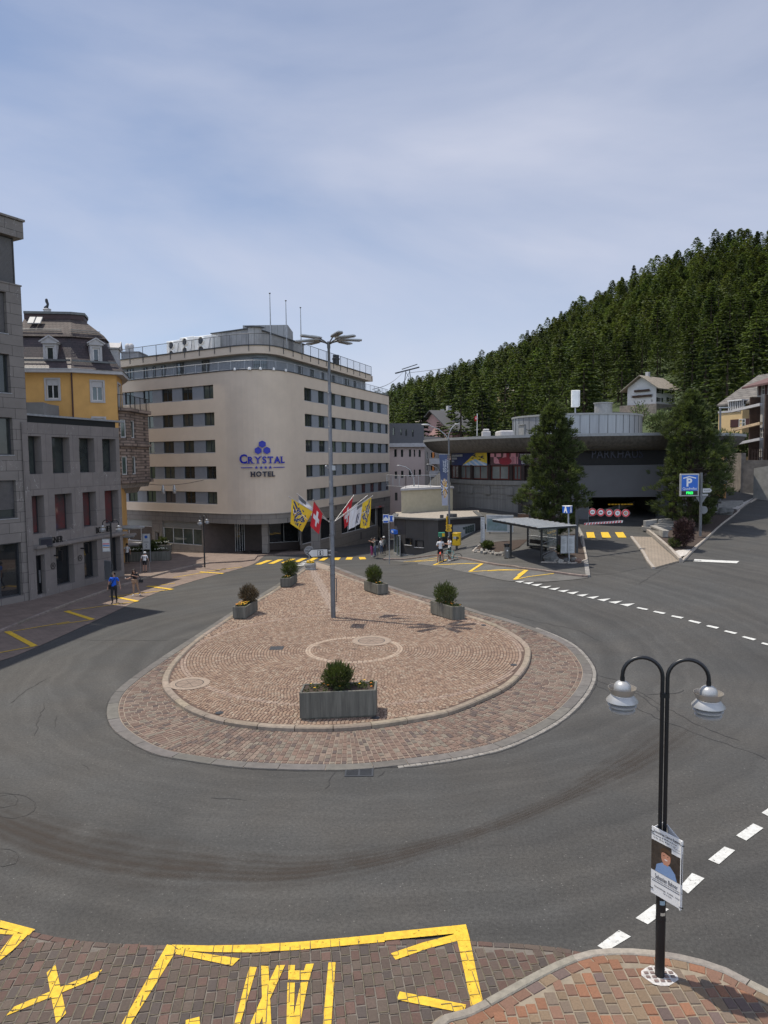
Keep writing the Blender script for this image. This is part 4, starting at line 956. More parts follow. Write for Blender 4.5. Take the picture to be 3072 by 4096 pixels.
mb=MB();T=Matrix.Translation(atY(*c2(1225,1205),57.5));mb.lathe([(0,.16),(.6,.13),(1.25,0),(1.2,-.1),(.3,-.2),(0,-.2)],26,T=T@Matrix.Diagonal((1,.7,1,1)));tag(mb.build('canopy_awning',mat('pale_canopy',(.3,.3,.28),.7,var=.15)),'pale rounded canopy sticking out over the corner entrance','canopy')
# the hotel
Lh=[(-31,75.05),(-26.8,72.5),(-14.9,65.27)];Pc=(-9.86,62.2);Pr=(-8.2,67.1);Re=(.8,92.6)
bez=[((1-t)**2*Lh[2][0]+2*t*(1-t)*Pc[0]+t*t*Pr[0],(1-t)**2*Lh[2][1]+2*t*(1-t)*Pc[1]+t*t*Pr[1])for t in[i/16 for i in range(17)]]
bez=[((.42*p[0]+.58*q[0])if 0 else p[0],p[1])for p,q in zip(bez,bez)]
HP=Lh[:2]+bez+[Re,(Re[0]-11,Re[1]+4)]
m_beige=mat('beige_render',(.565,.468,.365),.92,var=.055,scale=.7,bump=.1,bscale=50);m_hgrey=mat('grey_panel',(.22,.235,.255),.6,var=.06,bump=.02)
m_hst=brick_mat('hotel_stone',(.205,.185,.16),(.185,.165,.145),(.09,.08,.07),.95,.8,.015,.8,rot=.4,var=.12,bump=.2)
tH=thing('hotel_building','large beige hotel with rounded corner, strip windows and blue sign','building',(-12,68,0))
FL=Face(Lh[0],Lh[2]);FR=Face(Pr,Re)
zr=[(14.19,15.48),(11.72,12.98),(9.25,10.46),(6.8,8.03),(4.46,5.66)]
uLe=[FL.u(c3(1028,800)),FL.u(c3(1040,1080)),FL.u(c4(1049,210)),FL.u(c4(1060,480)),FL.u(c4(1070,750))]
uRs=[FR.u(c5(553,1080))+0.0,FR.u(c5(560,1350)),FR.u(c6(568,210)),FR.u(c6(574,470)),FR.u(c6(580,730))]
uRe=FR.u(c6(1417,210));HL=max(uLe);
mb=MB();ZB=3.64;ZT=16.6
wall(mb,FL,0,FL.w,ZB,ZT,[(0,min(e,FL.w-.02),a,b)for(a,b),e in zip(zr,uLe)],.12)
wall(mb,FR,0,FR.w,ZB,ZT,[(max(s,.02),uRe,a,b)for(a,b),s in zip(zr,uRs)],.12)
for a,b in zip(bez,bez[1:]):mb.add([(a[0],a[1],ZB),(b[0],b[1],ZB),(b[0],b[1],ZT),(a[0],a[1],ZT)],[(0,1,2,3)],0,True)
FE=Face(HP[-2],HP[-1]);wall(mb,FE,0,FE.w,-3,ZT,[])
mb.build('wall',m_beige,tH,True)
gl,gr=FL.off(-.12),FR.off(-.12);mb=MB();wl=[];wrr=[]
colsL={0:[(115,208),(303,398),(493,600),(698,806),(915,1028)]}
for k,(a,b)in enumerate(zr):
 rowx=[(-250,-170),(-70,10),(115,208),(303,398),(493,600),(698,806),(915,1026)]
 ux=[(FL.u(c3(p,850)),FL.u(c3(q,850)))for p,q in rowx];dlt=uLe[k]-uLe[0]
 ops=[(max(.05,p+dlt*0),min(q,uLe[k]-.03),a+.07,b)for p,q in ux if q>.3]
 ops[-1]=(uLe[k]-(ux[-1][1]-ux[-1][0]),uLe[k]-.001,a+.07,b)
 wall(mb,gl,0,uLe[k],a,b,ops,.12);wl.append(ops);mb.build('grey_panels',m_hgrey,tH,True);mb=MB()
 xr=[(638-85,638),(707,767),(827,881),(938,988),(1042,1086),(1136,1178),(1226,1266),(1307,1345),(1387,1411)]
 ur=[(FR.u(c5(p,1100)),FR.u(c5(q,1100)))for p,q in xr]
 if k==0:ur=ur[:-1]
 ops=[(max(p,uRs[k]+.001)if i else uRs[k]+.001,q,a+.07,b)for i,(p,q)in enumerate(ur)]
 wall(mb,gr,uRs[k],uRe,a,b,ops,.12);wrr.append(ops)
 mb.build('grey_panels',m_hgrey,tH,True);mb=MB()
rw=random.Random(4)
blind_dk=mat('roller_blind_brown',(.10,.085,.075),.8,var=.05,bump=0)
for k in range(5):
 for i,o in enumerate(wl[k]):
  pm=blind_dk if(k==4 and i==len(wl[k])-3)else(g_dark if rw.random()<.5 else g_curt);window(tH,gl,o,.1,dark_metal,pm,(1,0),.05,sill=m_trimw,sillw=.01)
 for i,o in enumerate(wrr[k]):
  pm=g_curt if rw.random()<.55 else g_dark
  if k==4 and i>3:pm=g_red
  window(tH,gr,o,.1,dark_metal,pm,(1,0),.05,sill=m_trimw,sillw=.01)
mb=MB();band(mb,HP,ZT,ZT+.06,.06,-.3);mb.build('parapet_edge',dark_metal,tH,True)
top=[tuple(p)for p in offset(HP[:-1],-1.7)];EN=FR.at(FR.w-4.0,0,-1.7);top[-1]=(EN.x,EN.y)
mb=MB();band(mb,top,ZT,18.2,0,-.3);FEn=Face(top[-1],(top[-1][0]-8,top[-1][1]+3));wall(mb,FEn,0,FEn.w,ZT,18.2,[]);mb.build('setback_storey',m_hgrey,tH,True)
mb=MB();band(mb,top,18.2,18.9,.75,-.5);wall(mb,Face(FEn.at(0,0,.75)[:2],FEn.at(8,0,.75)[:2]),-.7,8,18.2,18.9,[]);mb.build('fascia',m_beige,tH,True)
mb=MB();cap(mb,[tuple(p)for p in offset(HP[:-1],-.02)]+[(Re[0]-12,Re[1]+4),(-31,92)],ZT-.02);cap(mb,[tuple(p)for p in offset(top,.1)]+[(top[-1][0]-9,top[-1][1]+3),(-31,92)],18.88);mb.build('roof',mat('flat_roof',(.12,.12,.12),.9,var=.2),tH,True)
mb=MB();band(mb,top,18.902,18.98,.85,.3);mb.build('roof_edge',dark_metal,tH,True)
for pts_,src,w_,h_ in[((183,c3),0,.9,1.35),((338,c3),0,.45,1.3),((427,c3),0,.35,1.3),((522,c3),0,.45,1.3),((697,c3),0,1.0,1.35),((955,c3),0,.95,1.35),((1508,c3),0,1.3,1.2),((510,c5),0,.9,1.2),((636,c5),0,.9,1.2),((740,c5),0,.4,1.2),((838,c5),0,1.0,1.2),((985,c5),0,1.1,1.2),((1066,c5),0,.6,1.2)]:
 x,f=pts_;s_=f(x,560 if f is c3 else 860);rp_=ray_poly(top,s_)
 if rp_ is None:continue
 p,d=arc_at(top,rp_[0]);F=Face(p-d*w_/2,p+d*w_/2).off(.06);window(tH,F,(0,w_,ZT+.12,ZT+.12+h_),.0,dark_metal,g_dark,(1 if w_>.6 else 0,0),.05)
rail_l=offset(HP[:-1],-.12);mb=MB();railing(mb,rail_l,ZT+.05,.8,1.5,.16,.02);mb.build('balcony_railing',steel,tH,True)
mb=MB();railing(mb,offset(top,.8),18.9,1.05,1.9,.15,.022,.5);mb.build('roof_railing',dark_metal,tH,True)
m=MB()
for x,f in((1257,c3),(1397,c3),(1510,c3),(108,c5),(236,c5),(355,c5),(5,c5)):
 rp_=ray_poly(HP,f(x,600 if f is c3 else 850));p,d=arc_at(HP,rp_[0]);nn=Vector((d.y,-d.x));q=p+nn*.12;m.lathe([(0,.1),(.07,.08),(.1,0),(.1,-.14),(0,-.14)],10,c=(q.x,q.y,ZT+.12))
m.build('floodlight',white,tH,True)
pen=[tuple(p)for p in offset(HP[:-1],-4.2)];a0=ray_poly(pen,c3(1012,300));
penl=[];s0=a0[0];total=sum((V2(b)-V2(a)).length for a,b in zip(pen,pen[1:]));s=s0
e0=ray_poly(pen,c5(550,600));e_=e0[0]if e0 else s0+16
while s<e_:penl.append(tuple(arc_at(pen,s)[0]));s+=.5
penl.append(tuple(arc_at(pen,e_)[0]));p_,d_=arc_at(pen,e_);penl.append((p_.x-d_.y*7,p_.y+d_.x*7))
zp=zat(*c3(1420,162),68.5)
m_zinc=brick_mat('zinc_cladding',(.27,.27,.265),(.24,.24,.24),(.12,.12,.12),.62,12,.02,.5,rot=.3,var=.2,bump=.3,off=0)
m=MB();band(m,penl,18.9,zp,0,-.2);fst=V2(penl[0]);m.quad((fst.x,fst.y,18.9),(fst.x+2,fst.y+7,18.9),(fst.x+2,fst.y+7,zp),(fst.x,fst.y,zp));m.build('penthouse',m_zinc,tH,True)
m=MB();band(m,penl,zp,zp+.1,.15,-.4);cap(m,penl+[(-14,80)],zp+.05);m.build('penthouse_roof',dark_metal,tH,True)
q=atY(*c5(268,480),80);q2=atY(*c5(405,500),80);zz=zat(*c5(320,408),80);m=MB();m.box(q.x-3.4,q2.x,78.5,83,zp,zz);m.build('lift_housing',m_zinc,tH,True)
m_ac=mat('ac_white',(.75,.75,.72),.5,var=.1,bump=.02)
for i,(x0,x1)in enumerate(((553,690),(690,830),(838,1016))):
 Yq=73.2-i*1.2;A=atY(*c3(x0,430),Yq);B=atY(*c3(x1,430),Yq-1.1);zt_=zat(*c3(x1,262-i*14 if i else 285),Yq-.6)
 t=thing('cooling_unit',['leftmost','middle','rightmost'][i]+' of the three white rooftop cooling units on the hotel','cooling unit',(A.x,A.y,18.9),math.atan2(B.y-A.y,B.x-A.x),'rooftop cooling units')
 L_=math.hypot(B.x-A.x,B.y-A.y);hh=zt_-18.9;m=MB();m.box(0,L_,0,2.4,.35,hh,bev=.03);m.build('housing',m_ac,t)
 for k in(0,1):
  cz_=hh-.48-(.86 if k==0 else 0);r_=min(.36,L_*.3);T=Matrix.Translation((L_*.42,0,cz_))@Matrix.Rotation(R(90),4,'X')
  fn=MB();fn.lathe([(0,.02),(r_*.95,.02)],20,T=T);fb=fn.build('fan',black_metal,t)
  fr_=MB();fr_.lathe([(r_*.93,.0),(r_*.98,.16),(r_*1.08,.14),(r_*1.1,0)],24,T=T);fr_.build('fan_ring',m_ac,fb)
  bl=MB()
  for a in range(5):bl.beam(T@Vector((0,0,.06)),T@Vector((r_*.88*math.cos(a*1.257+k),r_*.88*math.sin(a*1.257+k),.06)),.2,.02,upv=(0,1,0))
  bl.lathe([(0,.1),(.14,.1),(.14,.03)],10,T=T);bl.build('blades',dark_metal,fb)
 m=MB();m.beam((L_*.86,-.12,.35),(L_*.98,-.12,hh*.8),.06,.06);m.box(.1,.2,.1,2.2,-.01,.35);m.box(L_-.2,L_-.1,.1,2.2,-.01,.35);m.build('stand',steel,t)
for i,(x,yt,Yq)in enumerate(((202,65,69.5),(363,140,72.5),(511,210,76))):
 A=atY(*c5(x+10,520),Yq);B=atY(*c5(x,yt),Yq);t=thing('roof_flagpole',['tallest looking bare metal pole','middle bare metal pole','right bare metal pole'][i]+' on the hotel penthouse roof','flagpole',(A.x,A.y,18.9),0,'bare poles on the hotel roof')
 m=MB();h=B.z-18.9;m.tube([(0,0,0),(0,0,h*.5),(0,0,h)],[.07,.055,.035],8);m.build('pole',steel,t);MB().ball((0,0,h+.05),.1,8,sq=(1,1,.7)).build('finial',dark_metal,t)
c=atY(*c5(878,800),79);m=MB();zt_=zat(*c5(878,690),79);m.lathe([(.36,0),(.36,zt_-18.9-.5),(.42,zt_-18.9-.5),(.42,zt_-18.9-.35),(.34,zt_-18.9-.3),(.34,zt_-18.9),(0,zt_-18.9)],14,c=(c.x,c.y,18.9));m.build('chimney',black_metal,tH,True)
A=atY(*c3(90,480),74.5);B=atY(*c3(268,480),74.5);m=MB();zt_=zat(*c3(180,408),74.5);m.box(A.x,B.x,74.5,77,18.9,zt_);m.box(A.x-.15,B.x+.1,74.4,77.1,zt_,zt_+.1)
for x in(155,192):q=atY(*c3(x,380),75.5);m.lathe([(.25,0),(.25,.6),(.3,.6),(.28,.8),(.15,.95),(0,1.0)],12,c=(q.x,75.5,zt_+.1),mi=1)
m.build('vent_housing',[m_hgrey,m_trimw],tH,True)
GZ=-2.2
mb=MB();band(mb,HP[:-1],2.75,ZB-.02,.03,-.4);band(mb,HP[:-1],ZB-.02,ZB+.05,.1,0)
uS=FL.u(c4(930,1150));op_l=[(FL.u(c4(175,1080))-4,FL.u(c4(405,1080)),.55,2.74),(FL.u(c4(507,1080)),FL.u(c4(910,1080)),.55,2.74),(FL.u(c4(436,1180)),FL.u(c4(482,1180)),-.3,1.6)]
wall(mb,FL,0,uS,GZ,2.75,op_l,.2)
uD0,uD1=FR.u(c6(1303,1000)),FR.u(c6(1362,1000));uG0,uG1=FR.u(c6(935,1050)),FR.u(c6(1300,950))
gz=FR.z(c6(1000,1140));op_r=[(uG0,uG1,.35,2.5),(uD0,uD1,-1.9,2.75)]
wall(mb,FR,0.5,FR.w,GZ-1.5,2.75,op_r+[(.9,max(1.2,uG0-1.6),.35,2.5)],.2)
mb.build('stone_base',m_hst,tH,True)
for i,o in enumerate(op_l[:2]):
 window(tH,FL,(o[0],o[1],.55,2.1),.2,m_wframe,g_shop if i==0 else g_curt,(3,0),.05,name='ground_window')
 m=MB(FL.F);m.box(o[0],o[1],2.1,2.74,-.24,-.15);m.build('panel',mat('matt_panel',(.22,.225,.21),.5,var=.05),tH,True)
o=op_l[2];window(tH,FL,o,.2,m_trimw,g_shop,(0,0),.1,name='door')
window(tH,FR,op_r[0],.2,m_wframe,g_shop,(4,0),.05,name='ground_window');window(tH,FR,(.9,max(1.2,uG0-1.6),.35,2.5),.2,m_wframe,g_shop,(1,0),.05,name='ground_window')
window(tH,FR,op_r[1],.2,black_metal,g_shop,(1,0),.08,name='door')
m=MB(FR.F);m.box(uD0-.9,uD1+.1,2.45,2.72,.02,.1);sg=m.build('door_sign',mat('sign_plate',(.28,.2,.19),.5),tH,True);face_text(tH,FR,'GRISSINI',(uD0+uD1)/2-.4,2.58,.26,mat('sign_red',(.5,.08,.06),.5),.105,parent=sg,align='CENTER')
ent=[V2(FL.at(uS,0)[:2]),Vector((-14.6,68.6)),Vector((-8.6,71.2)),V2(FR.at(.9,0)[:2])]
m=MB()
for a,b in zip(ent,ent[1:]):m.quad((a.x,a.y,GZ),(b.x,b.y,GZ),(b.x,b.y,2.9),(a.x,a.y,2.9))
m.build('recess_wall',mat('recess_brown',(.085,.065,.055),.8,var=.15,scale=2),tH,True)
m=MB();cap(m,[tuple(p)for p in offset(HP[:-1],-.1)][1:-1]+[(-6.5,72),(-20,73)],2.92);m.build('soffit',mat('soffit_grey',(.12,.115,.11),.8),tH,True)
Fe=Face(ent[1],ent[2]);a,b=Fe.u(c4(1160,1100)),Fe.u(c4(1345,1100));window(tH,Fe,(max(.1,a),b,-.35,2.7),-.06,m_wframe,g_shop,(3,0),.05,name='entrance_door')
u2a,u2b=Fe.u(c6(190,1080)),min(Fe.w-.05,Fe.u(c6(620,1080)));window(tH,Fe,(u2a,u2b,.35,2.7),-.06,m_wframe,g_shop,(1,0),.05,name='lobby_window')
for x0,x1,Yq in((1524,1588,64.9),):
 A=atY(*c4(x0,1150),Yq);B=atY(*c4(x1,1150),Yq);m=MB();m.box(A.x,B.x,Yq,Yq+.75,-.4,2.75);m.build('pillar',m_hst,tH,True)
A=atY(*c6(625,1150),67.2);B=atY(*c6(718,1150),67.2);m=MB();m.box(A.x,B.x,67.0,67.9,-.8,2.75);m.build('pillar',m_hst,tH,True)
blue_h=mat('hotel_sign_blue',(.012,.02,.34),.4,var=.05,bump=0);navy_h=mat('hotel_sign_dark',(.006,.008,.03),.4,var=.05,bump=0)
scn,zc_=ray_poly(HP,c6(130,400));
def bent(mb,z0,off=.12):
 out=[]
 for(x,y,z)in mb.v:
  p,d=arc_at(HP,scn+x);nn=Vector((d.y,-d.x));q=p+nn*(off+z);out.append((q.x,q.y,z0+y))
 mb.v=out;return mb
I4=Matrix.Identity(4);Yc=arc_at(HP,scn)[0].y
zz=lambda y:zat(*c6(130,y),Yc);pxm=Yc/2840*1.0/2.552
def grow(mb,s_,w_,size,cx_,y0,serif=True,sxx=1.0):
 x=cx_
 return text_mb(mb,s_,size,I4@Matrix.Translation((x,y0,0)),.03,align='CENTER',bold=.02,sx=sxx)
m=MB();zb_=zz(392);base=zz(392)
def word(mb,letters,size,x0,gap,sw=.8):
 x=x0
 for chh,k in letters:
  t=MB();text_mb(t,chh,size*k,I4,.03,align='LEFT',bold=.022*k)
  xs_=[v[0]for v in t.v];ys_=[v[1]for v in t.v];x0_,x1_,yb=min(xs_),max(xs_),min(ys_)
  mb.add([(v[0]-x0_+x,v[1]-yb,v[2])for v in t.v],t.f)
  h_=max(ys_)-yb;wq=x1_-x0_;sr=.055*size;sl=.17*size*k
  def bar(cx__,y_,w_=1.0):mb.box(x+cx__-sl*w_,x+cx__+sl*w_,y_-sr*.5,y_+sr*.5,-.028,.029)
  st=.07*size*k
  if chh in 'HR':bar(st,sr*.5);bar(st,h_-sr*.5);bar(wq-st,sr*.5)
  if chh=='H':bar(wq-st,h_-sr*.5)
  if chh in 'LE':bar(st,h_-sr*.5);bar(st*.6,sr*.5,.6);mb.box(x+wq-sr,x+wq,0,.16*size,-.028,.029)
  if chh=='E':mb.box(x+wq-sr,x+wq,h_-.14*size,h_,-.028,.029)
  if chh in 'T':bar(wq/2,sr*.5);mb.box(x,x+sr,h_-.16*size,h_,-.028,.029);mb.box(x+wq-sr,x+wq,h_-.16*size,h_,-.028,.029)
  if chh=='Y':bar(wq/2,sr*.5);bar(st*.8,h_-sr*.4,.8);bar(wq-st*.8,h_-sr*.4,.8)
  if chh=='A':bar(st*.8,sr*.5,.8);bar(wq-st*.8,sr*.5,.8)
  x+=wq+gap
 return x-gap
t_=MB();wd_=word(t_,[('C',1.22),('R',.92),('Y',.92),('S',.92),('T',.92),('A',.92),('L',.92)],.92,0,.1)
tw=(1143-958)*Yc/2840;t_.v=[((v[0]-wd_/2)*tw/wd_,v[1],v[2])for v in t_.v];bent(t_,base);sgn=t_.build('sign_letters',blue_h,tH,True)
t_=MB();wd_=word(t_,[(c_,1)for c_ in 'HOTEL'],.62,0,.09);tw=(1100-1006)*Yc/2840;t_.v=[((v[0]-wd_/2)*tw/wd_,v[1],v[2])for v in t_.v];bent(t_,zz(527));t_.build('sign_letters',navy_h,tH,True)
t_=MB();hexr=32/2.552*Yc/2840*1.15
for(x,y)in((130,195),(88,260),(173,260)):
 cx_=(x-130)*pxm;cy_=zz(y)-zz(260);t_.prism([(cx_+hexr*math.sin(a*math.pi/3),cy_+hexr*math.cos(a*math.pi/3))for a in range(6)],-.03,.05)
bent(t_,zz(260));t_.build('sign_emblem',blue_h,tH,True)
t_=MB();
for x in(70,115,160,205):
 cx_=(x-132)*pxm;pr=[]
 for a in range(10):r_=.17 if a%2==0 else.07;pr.append((cx_+r_*math.sin(a*math.pi/5),r_*math.cos(a*math.pi/5)))
 t_.prism(pr,-.02,.03)
for a,b in((-92,28),(235,365)):t_.box((a-130)*pxm,(b-130)*pxm,-.035,.035,-.02,.02)
bent(t_,zz(434));t_.build('sign_stars',blue_h,tH,True)
t_=MB();t_.box(-.03,.03,0,zz(240)-zz(500),-.1,-.05);t_.box(-1.9,1.9,zz(392)-zz(500)-.03,zz(392)-zz(500)+.01,-.1,-.05);bent(t_,zz(500));t_.build('sign_frame',m_wframe,tH,True)
# buildings to the right of the hotel
def simple_building(name,label,faces,z0,z1,m,roofm,wins,fm=m_wframe,pm=g_dark,mull=(1,0),dep=.12,sill=None):
 P0=faces[0];t=thing(name,label,'building',(P0[0],P0[1],0));mb=MB();Fs=[Face(a,b)for a,b in zip(faces,faces[1:])]
 for i,F in enumerate(Fs):wall(mb,F,0,F.w,z0,z1,wins.get(i,[]),dep)
 mb.build('wall',m,t,True)
 for i,F in enumerate(Fs):
  for o in wins.get(i,[]):window(t,F,o,dep,fm,pm,mull,.05,sill=sill)
 return t,Fs
m_pink=mat('pinkish_render',(.47,.38,.345),.92,var=.05,scale=.5,bump=.05)
Yg=96;a=atY(*c7(-40,600),Yg);b=atY(*c7(410,600),Yg+1.5)
Fx=Face(a,b);w_=[(Fx.u(c7(x0,y0)),Fx.u(c7(x1,y0)),Fx.z(c7(x0,y1)),Fx.z(c7(x0,y0)))for x0,x1,y0,y1 in[(75,103,545,630),(147,174,548,630),(236,262,548,628),(290,306,550,628),(344,368,550,630),(80,107,790,872),(150,177,783,865),(236,264,776,852),(291,307,770,848),(346,370,768,845),(82,110,1025,1112)]]
tP,_=simple_building('apartment_house','pale pink building with small square windows right of the hotel',[a,b,(b.x-1,b.y+12)],-6,Fx.z(c7(200,520)),m_pink,None,{0:w_},fm=dark_metal,mull=(0,0))
m=MB(Fx.F);zt_=Fx.z(c7(200,478));m.box(-.2,Fx.w+1.1,Fx.z(c7(200,520)),zt_,-12,.6);m.build('cornice',m_trimw,tP,True)
F0=Fx.off(-.2);wq=[(F0.u(c7(x0,330)),F0.u(c7(x1,330)),F0.z(c7(x0,y1)),F0.z(c7(x0,y0)))for x0,x1,y0,y1 in[(57,80,305,390),(141,160,318,390),(196,216,323,397),(270,290,330,408)]]
ztt=F0.z(c7(200,258));mb=MB();wall(mb,F0,0,F0.w,zt_,ztt,wq,.1);fs_=Face(F0.at(F0.w,0)[:2],F0.at(F0.w,0,-11)[:2]);wall(mb,fs_,0,11,zt_,ztt,[]);cap(mb,[F0.at(0,0)[:2],F0.at(F0.w,0)[:2],F0.at(F0.w,0,-11)[:2],F0.at(0,0,-11)[:2]],ztt);mb.build('top_storey',mat('dark_render',(.10,.10,.105),.85,var=.06),tP,True)
for o in wq:window(tP,F0,o,.1,dark_metal,g_dark,(0,0),.04)
Yg=112;a=atY(*c7(395,500),Yg);b=atY(*c7(552,500),Yg);Fx=Face(a,b);w_=[(Fx.u(c7(x0,y0)),Fx.u(c7(x1,y0)),Fx.z(c7(x0,y1)),Fx.z(c7(x0,y0)))for x0,x1,y0,y1 in[(432,447,578,655),(475,530,580,640),(432,447,715,790),(475,530,715,780)]]
tQ,FQ=simple_building('flat_block','narrow beige grey block with orange window edges behind the pink building',[a,b,(b.x+2,b.y+9)],-6,Fx.z(c7(450,405)),mat('taupe_render',(.23,.205,.18),.9,var=.08),None,{0:w_},mull=(0,0))
for o in(w_[1],w_[3]):m=MB(Fx.F);m.box(o[1]-.5,o[1]-.2,o[2],o[3],.0,.06);m.build('shutter',mat('orange_panel',(.5,.17,.03),.6),tQ,True)
for o in(w_[1],w_[3]):m=MB(Fx.F);m.box(o[0]-.2,Fx.w+.5,o[2]-1.0,o[2]-.1,.02,.5);m.build('balcony',m_trimw,tQ,True)
# round parking building
PCX,PCY=21.3,78.9;RR,RW,RD=16.78,13.8,6.9
tK=thing('parking_building','round concrete car park building with flaring bowl shaped roof','building',(PCX,PCY,0))
def ang(s_):return math.atan2(*(lambda v:(v.y,v.x))(Vector((ray(*s_).x,ray(*s_).y))))
def cyl_hit(s_,r_):
 d=ray(*s_);a=d.x*d.x+d.y*d.y;b=-2*(d.x*PCX+d.y*PCY);c=PCX**2+PCY**2-r_*r_;q=b*b-4*a*c
 if q<0:q=0
 t=(-b-math.sqrt(q))/(2*a);return math.atan2(d.y*t-PCY,d.x*t-PCX),EYE+d.z*t
def cyl(mb,r_,a0,a1,z0,z1,mi=0,n=None,inward=False):
 n=n or max(2,int(abs(a1-a0)/.03));P=[(PCX+r_*math.cos(a0+(a1-a0)*i/n),PCY+r_*math.sin(a0+(a1-a0)*i/n))for i in range(n+1)]
 vs=[(x,y,z0)for x,y in P]+[(x,y,z1)for x,y in P];mb.add(vs,[(i,i+1,n+2+i,n+1+i)for i in range(n)],mi,True)
def ringbox(mb,r0_,r1_,a0,a1,z0,z1,mi=0):
 cyl(mb,r1_,a0,a1,z0,z1,mi)
 n=max(2,int(abs(a1-a0)/.03));A=[a0+(a1-a0)*i/n for i in range(n+1)];q=lambda r_,a,z:(PCX+r_*math.cos(a),PCY+r_*math.sin(a),z)
 for z in(z0,z1):mb.add([q(r0_,a,z)for a in A]+[q(r1_,a,z)for a in A],[(i,i+1,n+2+i,n+1+i)for i in range(n)],mi)
 for a in(a0,a1):mb.quad(q(r0_,a,z0),q(r1_,a,z0),q(r1_,a,z1),q(r0_,a,z1),mi)
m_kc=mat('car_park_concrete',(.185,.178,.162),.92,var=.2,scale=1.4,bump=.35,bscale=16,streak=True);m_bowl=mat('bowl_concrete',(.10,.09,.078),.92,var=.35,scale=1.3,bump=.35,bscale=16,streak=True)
m_rimm=mat('roof_rim_metal',(.27,.275,.27),.55,.2,var=.12,bump=.05);m_kgrey=mat('plain_grey_wall',(.11,.11,.112),.9,var=.06,scale=.8,bump=.08);m_dbrown=mat('dark_brown_boards',(.025,.014,.012),.7,var=.3,bump=.1)
zrim=zat(*c7(1550,378),62.6);zR=zrim;zBo=zR-1.5;zWi=7.81;zSi=6.32
prof=[(RW-.4,zBo-.02),(RR-2.1,zBo),(RR-1.6,zBo+.05),(RR-1.15,zBo+.18),(RR-.75,zBo+.42),(RR-.4,zBo+.72),(RR-.16,zBo+.98),(RR,zR-.25)]
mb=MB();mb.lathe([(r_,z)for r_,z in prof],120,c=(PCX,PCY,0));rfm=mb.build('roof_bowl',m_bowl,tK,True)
mb=MB();mb.lathe([(RR-.02,zR-.25),(RR+.06,zR-.25),(RR+.06,zR),(RR-.4,zR),(RR-.4,zR-.25)],120,c=(PCX,PCY,0));mb.build('roof_rim',m_rimm,tK,True)
mb=MB();mb.lathe([(RR-.4,zR-.12),(0,zR-.1)],80,c=(PCX,PCY,0));mb.build('roof',mat('roof_gravel',(.2,.19,.17),.95,var=.3,scale=6),tK,True)
A0,A1=R(170),R(300)
mb=MB()
for a,b in((R(140),R(251)),(R(297),R(335))):cyl(mb,RW,a,b,-1,zSi-.45,0);ringbox(mb,RW-.5,RW+.14,a,b,zSi-.45,zSi-.02)
gz0,gz1=zat(*c7(1040,1048),67.4),zat(*c7(1040,975),67.4)
mb.build('wall',m_kc,tK,True)
mb=MB();ringbox(mb,RW-.2,RW+.05,R(180),R(250),gz0-.03,gz0+.03);ringbox(mb,RW-.2,RW+.05,R(180),R(250),gz1-.12,gz1-.06);
ringbox(mb,RW-.2,RW+.04,R(180),R(250),gz0-.52,gz0-.47)
for i,x in enumerate((718,792,928,1115,1358)):
 a,_=cyl_hit(c7(x,1020),RW);ringbox(mb,RW-.2,RW+.18,a-.022-.001*i,a+.022+.001*i,gz0-.12,gz1+.02)
mb.build('wall_relief',m_kc,tK,True)
mb=MB();cyl(mb,RW-.35,R(140),R(335),zSi-.05,zBo+.2);mb.build('inner_band',m_dbrown,tK,True)
xs_w=[(715,790),(808,925),(945,1112),(1150,1345),(1395,1480)]
cur_m=mat('vertical_blinds',(.20,.215,.205),.6,var=.1,scale=2,bump=0)
redw=mat('red_brown_frame',(.11,.022,.015),.55,var=.2,bump=.05)
for i,(x0,x1)in enumerate(xs_w):
 a0,_=cyl_hit(c7(x0,820),RW-.1);a1,_=cyl_hit(c7(x1,820),RW-.1);am=(a0+a1)/2
 P0=Vector((PCX+(RW-.1)*math.cos(a0),PCY+(RW-.1)*math.sin(a0)));P1=Vector((PCX+(RW-.1)*math.cos(a1),PCY+(RW-.1)*math.sin(a1)));F=Face(P0,P1)
 wi=window(tK,F,(0,F.w,zSi+.06,zWi-.05),.0,redw,glass_mat('office_glass',(.10,.115,.11),(.16,.175,.165),rough=.1,rnd=.25),(1,0),.1)
 m=MB(F.F);n=int(F.w/.13)
 for k in range(n):u=F.w*(k+.5)/n;m.box(u-.006,u+.006,zSi+.16,zWi-.15,-.035,-.028)
 m.build('vertical_blind',cur_m,wi,True)
mb=MB()
for x in(700,799,935,1130,1370,1500):
 a,_=cyl_hit(c7(x,820),RW);ringbox(mb,RW-.2,RW+.12,a-.012,a+.012,zSi,zWi)
ringbox(mb,RW-.3,RW+.05,R(178),R(262),zWi-.05,zWi+.08)
mb.build('window_posts',m_dbrown,tK,True)
def curved_panel(name,sa,sb,ytop,ybot,r_,m,parent=None,matf=None,nu=60,nv=20,f=c7):
 a0,z1_=cyl_hit(f(sa,ytop),r_);a1,z1b=cyl_hit(f(sb,ytop),r_);_,z0_=cyl_hit(f(sa,ybot),r_);z1_=(z1_+z1b)/2;z0_=(z0_+cyl_hit(f(sb,ybot),r_)[1])/2
 mb=MB();mats=m if isinstance(m,list)else[m]
 for i in range(nu):
  for j in range(nv):
   P=[(PCX+r_*math.cos(a0+(a1-a0)*u),PCY+r_*math.sin(a0+(a1-a0)*u),z0_+(z1_-z0_)*v)for u,v in((i/nu,j/nv),((i+1)/nu,j/nv),((i+1)/nu,(j+1)/nv),(i/nu,(j+1)/nv))]
   mb.quad(*P,mi=matf((i+.5)/nu,(j+.5)/nv)if matf else 0)
 ringbox(mb,r_-.12,r_-.004,a0,a1,z0_,z1_,0)
 return mb.build(name,mats,parent,parent is not None),(a0,a1,z0_,z1_)
